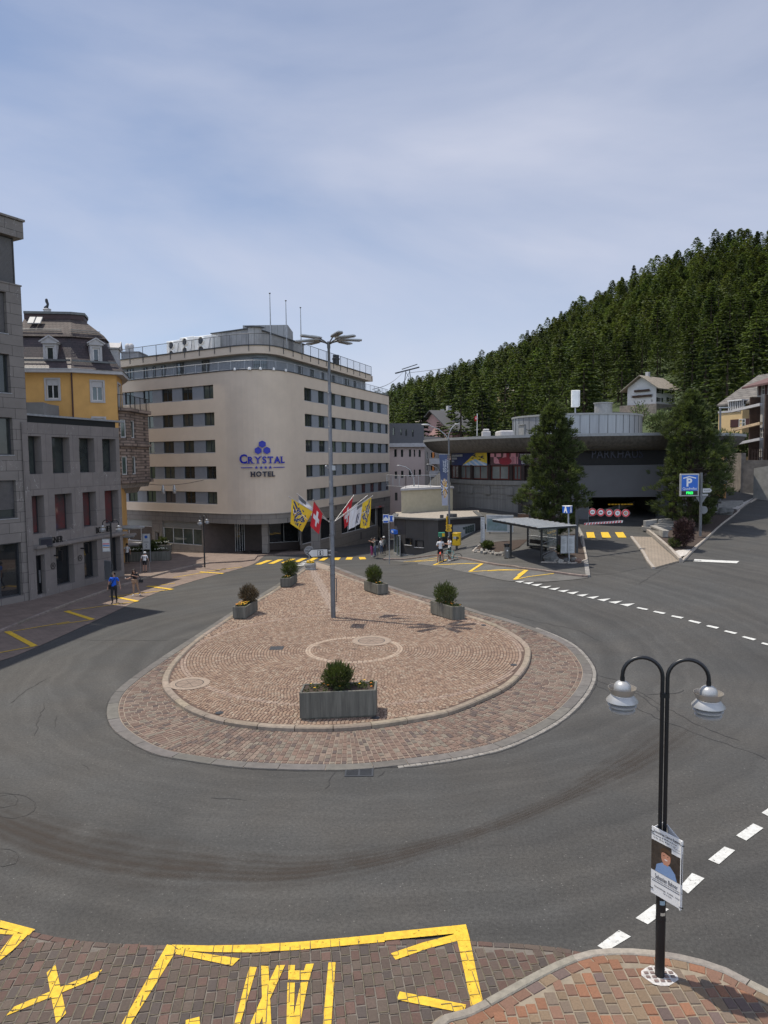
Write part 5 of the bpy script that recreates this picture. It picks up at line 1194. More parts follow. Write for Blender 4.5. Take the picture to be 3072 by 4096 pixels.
b_navy=mat('banner_navy',(.012,.03,.13),.5,var=.1,bump=0);b_blk=mat('banner_dark',(.02,.025,.05),.5,var=.1,bump=0);b_yel=mat('banner_yellow',(.62,.47,.04),.5,var=.12,bump=0);b_lblue=mat('banner_pale_blue',(.25,.42,.62),.5,var=.1,bump=0);b_wht=mat('banner_white',(.55,.58,.62),.5,var=.05,bump=0)
def fB(u,v):
 e=.50+.5*v*.72
 if u>.52+.36*v:
  mt=.42-abs(u-.8)*1.5
  if v<mt:return 4 if math.sin(u*60+v*20)>.2 else 3
  for(cx_,cy_)in((.78,.62),(.91,.52)):
   dx,dy=(u-cx_)*3.1,v-cy_
   if abs(dx-dy*.6)<.035+.03*math.sin(dy*30)and abs(dy)<.17 or abs(dy+dx*.5)<.03 and abs(dx)<.14:return 1
  return 2
 if u<.12:return 1
 return 0
bn=thing('event_banner','blue and yellow snowboard event banner under the round roof','banner',(PCX,PCY,0))
_,ex=curved_panel('panel',697,1100,560,722,RW+.06,[b_navy,b_blk,b_yel,b_lblue,b_wht],bn,fB,110,40)
def curved_text(root,lines,ex,r_,m,fu=.1):
 a0,a1,z0_,z1_=ex;mb=MB()
 for s_,u_,v_,size,sx_ in lines:
  t_=MB();text_mb(t_,s_,size,I4,.012,align='LEFT',sx=sx_,bold=.006)
  for(x,y,z)in t_.v:pass
  t_.v=[(PCX+(r_+.02+z)*math.cos(a0+(a1-a0)*u_+x/r_),PCY+(r_+.02+z)*math.sin(a0+(a1-a0)*u_+x/r_),z0_+(z1_-z0_)*v_+y)for x,y,z in t_.v];mb.add(t_.v,t_.f)
 mb.build('lettering',m,root,True)
curved_text(bn,[('SNOWBOARD, FREESTYLE AND FREESKI',.135,.66,.30,.66),('WORLD CHAMPIONSHIPS',.135,.46,.30,.6),('ENGADIN 2025',.135,.28,.2,.8),('*',.05,.5,.5,1)],ex,RW+.07,b_wht)
s_red=mat('screen_red',(.22,.015,.03),.35,var=.6,scale=2.5,bump=0,col2=(.10,.02,.03),emit=.12);s_pink=mat('screen_pink',(.30,.14,.17),.35,var=.3,scale=5,bump=0,emit=.25);s_dk=mat('screen_dark',(.035,.015,.04),.35,var=.2,bump=0,emit=.1);s_brn=mat('screen_brown',(.06,.03,.035),.4,var=.4,scale=4,bump=0,emit=.1)
def fS(u,v):
 if u>.62:return 2
 if(u-.34)**2*5+(v-.35)**2<.1 or(abs(u-.4)<.03 and v>.25):return 0
 if v>.72:return 1 if math.sin(u*40)>-.6 else 3
 if.40<u<.62 and v>.12:return 1 if math.sin(u*170)>-.4 else 3
 if u<.08 or v<.14:return 3
 return 3 if math.sin(u*21+v*5)>.1 else 1
sc_=thing('advert_screen','dark pink and red advertising screen beside the blue banner','screen',(PCX,PCY,0))
_,ex=curved_panel('screen',1138,1672,588,722,RW+.06,[s_red,s_pink,s_dk,s_brn],sc_,fS,120,34)
curved_text(sc_,[('TOP THE WAY',.65,.86,.18,.9),('Your attitude,',.65,.70,.18,.9),('handmade by us',.65,.55,.18,.9),('Engadin',.68,.22,.36,1)],ex,RW+.07,b_wht)
YF=64.3;FP=Face(atY(*c8(930,1000),YF+.5),atY(*c9(560,1100),YF));zg0=FP.z(c8(1400,1212));zg1=FP.z(c8(1400,858));zk=FP.z(c8(1400,655))
uo0,uo1=FP.u(c8(1118,1350)),FP.u(c9(447,1400));uE=FP.w
mb=MB();wall(mb,FP,0,uE,-1,zg1,[(uo0,uo1,-1,zg0)],.6);FPe=Face(FP.at(uE,0)[:2],FP.at(uE,0,-6)[:2]);wall(mb,FPe,0,6,-1,zg1,[]);cap(mb,[FP.at(0,0)[:2],FP.at(uE,0)[:2],FP.at(uE,0,-4)[:2],FP.at(0,0,-4)[:2]],zg1-.01);mb.build('entrance_wall',m_kgrey,tK,True)
m=MB(FP.F);m.box(-.4,uE+.6,zg1+.02,zk+.2,-.9,-.35);
for i in range(9):z_=zg1+.06+(zk-zg1-.1)*i/9;m.box(-.4,uE+.6,z_,z_+.04,-.35,-.3)
m.build('dark_band',mat('near_black_boards',(.012,.011,.011),.7,var=.2,bump=0),tK,True)
ul=FP.u(c8(1165,745));ur_=FP.u(c9(302,900));m=MB();text_mb(m,'PARKHAUS',1.15,FP.F@Matrix.Translation(((ul+ur_)/2,(FP.z(c8(1200,700))+FP.z(c8(1200,782)))/2,-.26)),.03,sx=(ur_-ul)/5.75,bold=.0,spacing=1.06);m.build('lettering',mat('parkhaus_blue',(.008,.008,.035),.4,var=0,bump=0),tK,True)
gI=g(19,62)
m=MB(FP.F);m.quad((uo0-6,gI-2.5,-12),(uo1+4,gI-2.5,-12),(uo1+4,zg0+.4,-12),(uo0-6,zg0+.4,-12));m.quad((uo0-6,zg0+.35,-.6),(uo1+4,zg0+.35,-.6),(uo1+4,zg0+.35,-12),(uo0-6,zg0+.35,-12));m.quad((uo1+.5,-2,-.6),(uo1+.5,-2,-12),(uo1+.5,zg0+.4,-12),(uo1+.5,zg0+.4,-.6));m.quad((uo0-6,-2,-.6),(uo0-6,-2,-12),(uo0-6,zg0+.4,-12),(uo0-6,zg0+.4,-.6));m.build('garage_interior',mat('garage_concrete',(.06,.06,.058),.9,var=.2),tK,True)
m=MB(FP.F)
ua,ub=FP.off(-1.2).u(c8(1112,1500)),FP.off(-1.2).u(c8(1500,1500));m.add([(ua,gI-.8,-1.2),(ub+3,gI-.8,-8),(ub+3,gI+1.4,-8),(ua,FP.z(c8(1112,1400)),-1.2)],[(0,1,2,3)]);m.box(ua-.25,ua,gI-1,FP.z(c8(1112,1395)),-1.5,-1.1);m.build('ramp_wall',mat('ramp_wall_white',(.35,.35,.34),.8,var=.15),tK,True)
m=MB(FP.F)
for i,x in enumerate((1345,1383,1417,1452,1490,1524,1560,1592)):u_=FP.off(-6).u(c8(x,1292));z_=FP.off(-6).z(c8(1470,1292));m.box(u_-.1,u_+.1,z_-.055,z_+.055,-6.02,-5.9)
m.build('marker_tiles',mat('glowing_yellow_marker',(.55,.33,.03),.5,emit=.25,var=0,bump=0),tK,True)  # tiles given an added glow of their own; they are no lamps
mb=MB();zd=zat(*c8(1400,283),73);cyl(mb,RD,0,2*math.pi,zR-.2,zd,0,96);dr=mb.build('drum',mat('zinc_drum',(.27,.285,.305),.4,.45,var=.12,scale=1.2,bump=.03,streak=True),tK,True)
mb=MB();mb.lathe([(RD,zd-.18),(RD+.1,zd-.18),(RD+.1,zd),(0,zd+.05)],96,c=(PCX,PCY,0));mb.build('drum_cap',m_rimm,dr,True)
mb=MB()
for i in range(46):a=2*math.pi*i/46;mb.beam((PCX+(RD+.01)*math.cos(a),PCY+(RD+.01)*math.sin(a),zR-.1),(PCX+(RD+.01)*math.cos(a),PCY+(RD+.01)*math.sin(a),zd-.18),.035,.035)
mb.build('seams',dark_metal,dr,True)
a,_=cyl_hit(c8(383,450),RD);p=Vector((PCX+RD*math.cos(a),PCY+RD*math.sin(a)));d_=Vector((-math.sin(a),math.cos(a)));F=Face(p-d_*.5,p+d_*.5).off(.08);dz0,dz1=zR-.05,zat(*c8(383,398),73);m=MB(F.F);m.box(0,1.0,dz0,dz1,-.12,.03);m.box(-.1,1.1,dz1,dz1+.08,-.1,.12);m.build('door',m_rimm,dr,True)
c=atY(*c8(1280,270),78.5);m=MB();zc1=zat(*c8(1280,168),78.5);m.lathe([(.95,0),(.95,zc1-zd-.15),(1.05,zc1-zd-.12),(1.05,zc1-zd),(.5,zc1-zd+.02),(0,zc1-zd+.02)],20,c=(c.x,c.y,zd));m.build('chimney',mat('chimney_zinc',(.24,.24,.235),.5,.3,var=.2),tK,True)
A=atY(*c8(930,130),80);B=atY(*c8(1018,130),80);zt_,zb_=zat(*c8(975,30),80),zat(*c8(975,218),80)
t=thing('antenna_panel','tall white antenna panel standing on the round roof','antenna',((A.x+B.x)/2,80,zd));wq_=(B.x-A.x)/2
MB().box(-wq_,wq_*.78,-.15,.25,zb_-zd,zt_-zd,bev=.04).build('panel',white,t);MB().box(wq_*.8,wq_,-.2,.2,zb_-zd+.1,zt_-zd,bev=.03).build('side_panel',white,t);m=MB();m.tube([(0,.1,-.1),(0,.1,zb_-zd)],.09,8);m.build('mast',steel,t)
m=MB();A=atY(*c7(1232,350),72);B=atY(*c7(1378,350),72);zt_=zat(*c7(1300,340),72);m.box(A.x,B.x,71,74.5,zR-.1,zt_,bev=.1);tag(m.build('roof_hatch',m_trimw),'low white rounded hatch box on the round roof left of the drum','roof hatch')
m=MB();c=atY(*c7(1090,360),72);zt_=zat(*c7(1090,348),72);m.box(c.x-.42,c.x+.42,71.6,72.4,zR-.1,zt_,bev=.05);m.box(c.x-.3,c.x+.3,71.7,72.3,zt_,zt_+.25,bev=.08);tag(m.build('roof_vent',m_trimw),'small white vent on the round roof near the flag','roof vent')
# terrace building between hotel and car park
a=atY(*c7(152,1100),66.5);b=atY(*c7(722,1100),70.5);F=Face(a,b);zt_=F.z(c7(400,990));t=thing('terrace_building','low cream walled terrace with grey railing beside the car park','building',(a.x,a.y,0))
mb=MB();wall(mb,F,0,F.w,0,zt_,[]);wall(mb,Face((a.x+1.2,a.y+12),a),0,12,0,zt_,[]);mb.build('wall',mat('cream_render',(.42,.37,.26),.9,var=.08),t,True)
m=MB();q9=[F.at(-.25,0,.2),F.at(F.w,0,.2),F.at(F.w,0,-6),(a.x+.6,a.y+6,0)];m.prism([(v[0],v[1])for v in q9],zt_,zt_+.2);m.build('slab',m_trimw,t,True)
mb=MB();q0,q1=F.at(F.u(c7(240,950)),0,-.5),F.at(F.w,0,-.5);railing(mb,[q0[:2],q1[:2]],zt_+.2,1.15,1.6,.22,.03);railing(mb,[F.at(F.u(c7(240,950)),0,-.5)[:2],F.at(F.u(c7(240,950))+1.2,0,-5)[:2]],zt_+.2,1.15,1.6,.22,.03);mb.build('railing',steel,t,True)
# dark kiosk with gravel roof
kp=[c7(72,1240),c7(100,1262),c7(200,1287),c7(330,1310),c7(450,1324),c7(560,1331)]
Yk=[62.0,61.4,60.6,60.0,59.4,59.0]
KP=[V2(atY(*p,y))for p,y in zip(kp,Yk)];kr=V2(atY(*c7(1040,1300),61.2));zk_=zat(*c7(450,1324),59.4)
KP=[KP[0]+Vector((.2,3.2))]+KP+[kr]
t=thing('kiosk_building','dark grey curved kiosk with gravel roof and blue signed entrance','kiosk',(KP[3].x,KP[3].y,0))
m_dk=brick_mat('dark_cladding',(.062,.058,.055),(.055,.051,.05),(.02,.02,.02),1.7,9,.02,.55,rot=.3,var=.1,bump=.2,off=0);m_dkb=mat('black_cladding',(.018,.015,.015),.55,var=.15,bump=.05)
mb=MB()
for i in range(len(KP)-2):
 F=Face(KP[i],KP[i+1]);ops=[]
 if i==2:pass
 wall(mb,F,0,F.w,-.5,zk_-.02,ops)
mb.build('wall',m_dk,t,True)
FK=Face(KP[-2],KP[-1]);pb=(FK.u(c7(722,1450)),FK.u(c7(978,1450)),FK.z(c7(850,1550)),FK.z(c7(850,1372)))
mb=MB();wall(mb,FK,0,FK.w,-.5,zk_-.02,[pb],.1);mb.build('front_wall',m_dkb,t,True)
m=MB(FK.F);m.quad((pb[0],pb[2],-.09),(pb[1],pb[2],-.09),(pb[1],pb[3],-.09),(pb[0],pb[3],-.09));bd=m.build('notice_board',mat('board_grey',(.25,.26,.265),.5,var=.05),t,True)
m=MB(FK.F);rp_=random.Random(2)
for i in range(5):
 for j in range(3):
  if rp_.random()<.85:u=pb[0]+(pb[1]-pb[0])*(.46+.1*i);z=pb[2]+(pb[3]-pb[2])*(.36+.15*j+.03*i);m.box(u,u+.22,z,z+.2,-.088,-.075)
m.build('papers',mat('dark_papers',(.03,.045,.04),.6,var=.5,scale=14),bd,True)
mb=MB();band(mb,KP,zk_-.02,zk_+.12,.22,-.25);band(mb,[KP[-1],KP[-1]+Vector((0.2,6)),],zk_-.02,zk_+.12,.2,-.2);mb.build('roof_edge',mat('edge_metal',(.10,.10,.095),.6,.2,var=.25),t,True)
mb=MB();cap(mb,[tuple(p)for p in offset(KP,-.1)]+[(KP[-1].x+.8,69),(KP[0].x,68)],zk_+.03);mb.build('roof',mat('roof_pebbles',(.27,.24,.20),.95,var=.5,scale=11,bump=1.0,bscale=18),t,True)
for i,(x0,x1,y0,y1)in enumerate(((200,268,1527,1602),(307,400,1552,1628))):
 F=Face(*(KP[2:4]if i==0 else KP[3:5])).off(.03);o=(F.u(c7(x0,y1)),F.u(c7(x1,y1)),F.z(c7((x0+x1)/2,y1)),F.z(c7((x0+x1)/2,y0)));window(t,F,o,.0,black_metal,g_shop,(0,0),.05,sill=m_trimw,sillw=.12)
F=Face(KP[1],KP[2]).off(.05);u0_,u1_=F.u(c7(72,1600)),F.u(c7(138,1600));ze0,ze1=g(*KP[1])+.15,F.z(c7(100,1490))
window(t,F,(u0_,max(u1_,u0_+1.2),ze0,ze1),.0,steel,g_curt,(1,0),.06,name='glass_door')
m=MB(F.F);m.box(u0_-.05,u0_+1.0,ze1+.08,ze1+.42,.0,.3);bs=m.build('entrance_sign',blue_sign,t,True);face_text(t,F,'WC',u0_+.5,ze1+.25,.26,white,.31,parent=bs,align='CENTER')
mb=MB();band(mb,KP[1:-1],-.5,g(*KP[3])+.28,.1,0);mb.build('plinth',concrete,t,True)
m=MB()
for x,y in((600,1305),(712,1300)):q=atY(*c7(x,y),60.5 if x<650 else 61.5);m.lathe([(.16 if x<650 else.45,0),(.16 if x<650 else.45,.3),(0,.32)],12,c=(q.x,q.y,zk_))
m.build('roof_vent',dark_metal,t,True)
# street furniture
def thingG(name,label,cat,base,rotz=0.0,group=None):return thing(name,label,cat,base,rotz,group)
# double arched lamp
def double_lamp(name,label,base,h,rotz=0.0,k=1.0,split=1.9,group='double arched street lamps'):
 t=thing(name,label,'street lamp',base,rotz,group);m=MB();s=k
 m.lathe([(.076*s,0),(.076*s,split),(.07*s,split+.02),(0,split+.02)],20);m.lathe([(.079*s,.95*s),(.079*s,.99*s),(.076*s,.99*s)],20);m.build('pole',black_metal,t)
 for sg in(-1,1):
  m=MB();x=.037*s*sg;R_=.30*s;zt_=h-R_-.031
  pts=[(x,0,split),(x,0,(split+zt_)/2),(x,0,zt_)]+[(x+sg*R_*(1-math.cos(a)),0,zt_+R_*math.sin(a))for a in[i*math.pi/14 for i in range(1,15)]]+[(x+sg*2*R_,0,zt_-.08*s)]
  m.tube(pts,.031*s,12);m.build('arm',black_metal,t)
  lx=x+sg*2*R_;z0=zt_-.08*s
  lm=MB(M=Matrix.Translation((lx,0,z0))@Matrix.Scale(s,4));lm.lathe([(.037,.05),(.037,-.03),(.02,-.03)],14);co=lm.build('collar',black_metal,t)
  lm=MB(M=lm.M);lm.lathe([(.03,-.012),(.07,-.022),(.105,-.05),(.128,-.09),(.134,-.14),(.13,-.19)],28);sh=lm.build('lamp_head',alu,t)
  lm=MB(M=lm.M);lm.lathe([(.212,-.122),(.218,-.12),(.218,-.127),(.174,-.225),(.17,-.222),(.21,-.127)],32);lm.lathe([(.168,-.222),(.05,-.222)],24);lm.build('lamp_bowl',mat('champagne_metal',(.34,.31,.27),.42,.4,var=.08,bump=.02),sh)
  lm=MB(M=lm.M);lm.lathe([(.15,-.215),(.172,-.24),(.247,-.33),(.247,-.342),(.232,-.338),(.15,-.27)],32);lm.build('lamp_shade',alu,sh)
  lm=MB(M=lm.M);lm.lathe([(.15,-.345),(.222,-.395),(.222,-.418),(.15,-.44)],32);lm.build('louvre_ring',alu,sh)
  lm=MB(M=lm.M);lm.lathe([(.14,-.43),(.2,-.47),(.196,-.498),(.14,-.52),(0,-.525)],32);lm.build('louvre_ring',alu,sh)
 for zc in(h-.62*s,split+.25):
  m=MB();m.lathe([(.036*s,-.035),(.036*s,.035)],12,c=(-.037*s,0,zc));m.lathe([(.036*s,-.035),(.036*s,.035)],12,c=(.037*s,0,zc));m.box(-.04*s,.04*s,-.037*s,.037*s,zc-.035,zc+.035);m.build('clamp',black_metal,t)
 return t
LB=G(U(1425,2108),.10);lh=zat(*U(1385,1419),LB.y)-LB.z
tL=double_lamp('street_lamp','near black double arched lamp with an election poster on its pole',LB,lh,R(-13))
m=MB()
rr=random.Random(9)
for i in range(4):
 for j in range(4):
  if 0<i<3 and 0<j<3:continue
P_=[Vector((LB.x+math.cos(a*.4488)*(.26+.05*rr.random()),LB.y+math.sin(a*.4488)*(.2+.05*rr.random())))for a in range(14)]
m.add([(p.x,p.y,.112)for p in P_],[tuple(range(14))]);m.build('mortar_patch',mat('white_mortar',(.45,.43,.41),.95,var=.3,scale=20,bump=.6),kind='structure')
m=MB()
for i in range(-2,3):
 for j in range(-2,2):
  if abs(i)==2 and j in(-2,1):continue
  m.box(LB.x+i*.1-.035,LB.x+i*.1+.035,LB.y+j*.09+.02,LB.y+j*.09+.08,.11,.125+.002*rr.random(),bev=.008)
m.build('patch_setts',mat('patch_setts',(.15,.11,.10),.9,var=.3,scale=18),kind='structure')
m=MB();T=Matrix.Translation(LB)
def sticker(z,w_,h_,a0,mm,name):
 m=MB();n=6;vs=[]
 for i in range(n+1):a=a0+(i/n-.5)*w_/.078;vs+=[(LB.x+.0785*math.sin(a),LB.y-.0785*math.cos(a),LB.z+z-h_/2),(LB.x+.0785*math.sin(a),LB.y-.0785*math.cos(a),LB.z+z+h_/2)]
 m.add(vs,[(2*i,2*i+2,2*i+3,2*i+1)for i in range(n)]);return m.build('sticker',mm,tL,True)
zs1=zat(*(2450+550/2.95,3200+1185/2.95),LB.y)-LB.z
sticker(zs1,.085,.07,-.05,mat('sticker_blue',(.25,.35,.42),.5),'a');sticker(zs1-.19,.085,.05,.1,mat('sticker_cream',(.42,.38,.30),.5),'b')
# poster boards on the lamp
cs=cr(2450,3200,2.95)
TL,TR,BR=cs(465,268),cs(830,525),cs(808,1300)
PLv=atY(*TL,LB.y-.03);PRv=atY(*TR,LB.y-.5);ztop=(PLv.z+PRv.z)/2;Fp=Face(PLv,PRv);pw=Fp.w;zlow=atY(*BR,PRv.y).z;dzt=0
tp_=thing('election_poster','white election poster with a portrait, tied round the near lamp pole','poster',(PLv.x,PLv.y,zlow))
Hh=ztop-zlow;off_=.0
m=MB(Fp.F);m.box(0,pw,zlow,ztop,-.012,0)
m.build('board',mat('poster_white',(.62,.62,.61),.55,var=.04,bump=.0),tp_,True)
q=Fp.at(0,0)[:2];q2=(LB.x+.35,LB.y+.18);Fb=Face(q2,q).off(.0);Fc=Face((PRv.x,PRv.y),(LB.x+.10,LB.y+.16)).off(-.014)
m=MB(Fc.F);m.box(.01,Fc.w,zlow-.02,ztop-.01,-.006,.002);m.build('back_board',MC['poster_white'],tp_,True)
Fc2=Face((LB.x+.10,LB.y+.16),(PLv.x,PLv.y)).off(-.01);m=MB(Fc2.F);m.box(0,Fc2.w-.01,zlow-.02,ztop-.02,-.006,.002);m.build('back_board',MC['poster_white'],tp_,True)
pu=lambda u:u*pw;pz=lambda v:zlow+v*Hh
m=MB(Fp.F);m.box(0,pw,pz(.36),pz(.81),.0005,.002);m.box(pw*.66,pw*.985,pz(.74),pz(.86),.0022,.003,mi=1)
m.build('printed_photo',[mat('photo_brown',(.035,.027,.022),.5,var=.5,scale=9,bump=0),MC['poster_white']],tp_,True)
m=MB(Fp.F)
def blob(m,cu,cv,ru,rv,o,mi,n=20,rot=0):m.add([(pu(cu)+math.cos(a*2*math.pi/n+rot)*ru,pz(cv)+math.sin(a*2*math.pi/n+rot)*rv,o)for a in range(n)],[tuple(range(n))],mi)
m.add([(pu(.14),pz(.362),.0026),(pu(.84),pz(.362),.0026),(pu(.78),pz(.46),.0026),(pu(.62),pz(.535),.0026),(pu(.36),pz(.535),.0026),(pu(.18),pz(.47),.0026)],[(0,1,2,3,4,5)],0)
m.add([(pu(.40),pz(.52),.0030),(pu(.56),pz(.52),.0030),(pu(.56),pz(.58),.0030),(pu(.40),pz(.58),.0030)],[(0,1,2,3)],1)
blob(m,.48,.685,.105,.095,.0028,2);blob(m,.48,.63,.085,.115,.0034,1);m.add([(pu(.48)+math.cos(a*.31)*.092,pz(.675)+math.sin(a*.31)*.075,.0036)for a in range(11)]+[(pu(.40),pz(.70),.0036),(pu(.50),pz(.715),.0036)][::-1],[tuple(range(13))],2)
for e in(-.035,.035):blob(m,.48+e/pw,.655,.012,.006,.0040,2)
blob(m,.485,.60,.03,.010,.0040,3);m.build('portrait',[mat('print_blue_shirt',(.16,.25,.42),.5,var=.1,bump=0),mat('print_skin',(.42,.20,.13),.5,var=.15,scale=14,bump=0),mat('print_hair',(.06,.035,.02),.5,bump=0),mat('print_teeth',(.6,.55,.5),.5,bump=0)],tp_,True)
ink=mat('print_ink',(.02,.022,.035),.5,bump=0,var=0)
m=MB();TT=lambda u,v:Fp.F@Matrix.Translation((pu(u),pz(v),.003))
text_mb(m,'Kennenlernen Zuhören Begegnen',.062,TT(.5,.945),.0005,sx=pw/.98);text_mb(m,'Donnerstags ab 18 Uhr im Du Lac',.032,TT(.42,.895),.0005);text_mb(m,'14. Mai   28. Mai   04. Juni   11. Juni',.028,TT(.42,.855),.0005)
text_mb(m,'Sebastian Bahner',.105,TT(.5,.285),.0005,sx=pw/.98);text_mb(m,'Für unsere Gemeinde, unser Tal und Wirtschaftsraum',.026,TT(.5,.235),.0005);m.box(0,0,0,0,0,0)
text_mb(m,'Parteiunabhängig   Weitblick   Volksnah',.03,TT(.55,.13),.0005);text_mb(m,'Für St. Moritz',.026,TT(.55,.09),.0005)
text_mb(m,'Herzlich ein',.022,TT(.82,.835),.0005);text_mb(m,'Neue Lesung',.03,TT(.82,.80),.0005);m.box(-1,-1,-1,-1,-1,-1)
mm=MB(Fp.F);mm.box(pu(.04),pu(.97),pz(.20),pz(.208),.001,.003);m.add(mm.v,mm.f);m.build('lettering',ink,tp_,True)
m=MB(Fp.F)
for u,v in((.02,.93),(.98,.93),(.02,.08),(.98,.03)):m.box(pu(u)-.03,pu(u)+.03,pz(v)-.004,pz(v)+.004,-.02,.01)
m.build('cable_tie',black_metal,tp_,True)
# the other double lamps
b2=G(c2(1078,1795),.12);b2=Vector((atY(*c2(1066,1620),b2.y).x,b2.y,b2.z));h2=zat(*c2(1050,1133),b2.y)-b2.z
k2=h2/lh;double_lamp('street_lamp','black double arched lamp at the left bus stop by the shop',b2,h2,R(-4),k2*.98,1.7)
b3=G(c4(942,1453),.12);h3=zat(*c4(940,920),b3.y)-b3.z;double_lamp('street_lamp','black double arched lamp on the plaza in front of the hotel entrance',b3,h3,R(72),h3/lh,1.6)
# central mast with floodlights
MBs=G(U(720,1334),.13);mh=zat(*U(709,738),MBs.y)-MBs.z
tM=thing('light_mast','tall grey light mast with seven lamp heads on the paved island','light mast',MBs)
msteel=mat('mast_grey',(.135,.14,.148),.5,.4,var=.15,scale=5,bump=.03)
m=MB();hh=lambda f:mh*f
m.lathe([(.128,0),(.128,hh(.305)),(.115,hh(.307)),(.112,hh(.62)),(.098,hh(.622)),(.095,hh(.82)),(.08,hh(.822)),(.068,hh(.975)),(.085,hh(.977)),(.085,mh),(0,mh)],20);m.build('pole',msteel,tM)
for f in(.045,.16,.195,.305,.36,.42,.50,.62,.70,.82):m=MB();m.lathe([(.12,-.03),(.14 if f<.5 else.12,-.03),(.14 if f<.5 else.12,.03),(.11,.03)],18,c=(0,0,hh(f)));m.build('band',msteel,tM)
m=MB();m.tube([(.13,-.02,hh(.06)),(.2,-.05,hh(.06)),(.2,-.05,hh(.145)),(.13,-.02,hh(.145))],.022,6);m.build('cable_guard',dark_metal,tM)
m=MB();m.tube([(-.1,0,hh(.548)),(-.2,-.05,hh(.55))],.03,6);m.ball((-.24,-.05,hh(.555)),.07,8);m.box(.05,.25,-.08,.08,hh(.54),hh(.558),bev=.01);m.build('camera_bracket',steel,tM)
hd=mat('lamp_head_grey',(.36,.37,.37),.5,.2,var=.1,bump=.03)
for i,(a,el,L1)in enumerate(((176,-3,1.3),(212,2,1.15),(146,-5,1.0),(-60,6,1.0),(6,-2,1.3),(-28,1,1.15),(38,-5,1.0))):
 a=R(a);d=Vector((math.cos(a),math.sin(a),0));T=Matrix.Translation((0,0,mh-.02))@Matrix.Rotation(a,4,'Z')@Matrix.Rotation(-R(el),4,'Y')
 m=MB(T);m.tube([(.05,0,-.1),(.25,0,.02),(.5,0,.12)],.035,8);ar=m.build('arm',msteel,tM)
 m=MB(T);x0=.42
 for k in range(1):
  P_=[(x0,-.12),(x0+.25,-.25),(x0+L1-.1,-.25),(x0+L1,-.18),(x0+L1,.18),(x0+L1-.1,.25),(x0+.25,.25),(x0,.12)];m.prism([(x,y*.75)for x,y in P_],.13,.165)
  m.prism([(x,y*.6)for x,y in P_],.17,.20)
 hdo=m.build('lamp_head',hd,tM);m=MB(T)
 for q in range(5):m.box(x0+.3+q*.07,x0+.33+q*.07,-.1,.1,.20,.225)
 m.build('cooling_fins',hd,hdo);m=MB(T);m.box(x0+.3,x0+L1-.1,-.18,.18,.105,.118);m.build('lens',mat('lens_grey',(.25,.26,.25),.2),hdo)
A=atY(*c6(583,1308),MBs.y-.15);B=atY(*c6(800,1298),MBs.y-.15);F=Face(A,B);tI=thing('arrow_sign','white information arrow sign pointing left on the grey mast','sign',(B.x,B.y,A.z-.2));zc=A.z;hw=F.w
m=MB(F.F);ol=[(0,zc),(.22,zc+.22),(hw,zc+.24),(hw,zc-.2),(.22,zc-.24)];m.prism(ol,-.04,0,0);m.build('panel',black_metal,tI,True)
m=MB(F.F);il=[(.06,zc),(.24,zc+.175),(hw-.05,zc+.195),(hw-.05,zc-.155),(.24,zc-.195)];m.prism(il,.002,.006);m.build('face',mat('sign_white_shade',(.5,.5,.48),.5),tI,True)
m=MB(F.F);cx_=hw*.62
for a,b,c,d in((-.14,.14,.13,.15),(-.14,.14,-.15,-.13),(-.15,-.13,-.15,.15),(.13,.15,-.15,.15)):m.box(cx_+a,cx_+b,zc+c,zc+d,.007,.010)
m.box(cx_-.03,cx_+.03,zc-.1,zc+.03,.007,.011);m.box(cx_-.055,cx_+.055,zc-.11,zc-.085,.007,.012);m.box(cx_-.055,cx_+.0,zc+.01,zc+.035,.007,.012);T=F.F@Matrix.Translation((cx_,zc+.08,.007));m2=MB();m2.lathe([(0,.004),(.034,.004)],12,T=T);m.add(m2.v and[F.F.inverted()@Vector(v)for v in m2.v],m2.f);m.build('symbol',black_metal,tI,True)
m=MB(F.F);m.box(hw-.02,hw+.14,zc+.08,zc+.14,-.1,-.02);m.box(hw-.02,hw+.14,zc-.14,zc-.08,-.1,-.02);m.build('bracket',steel,tI,True)
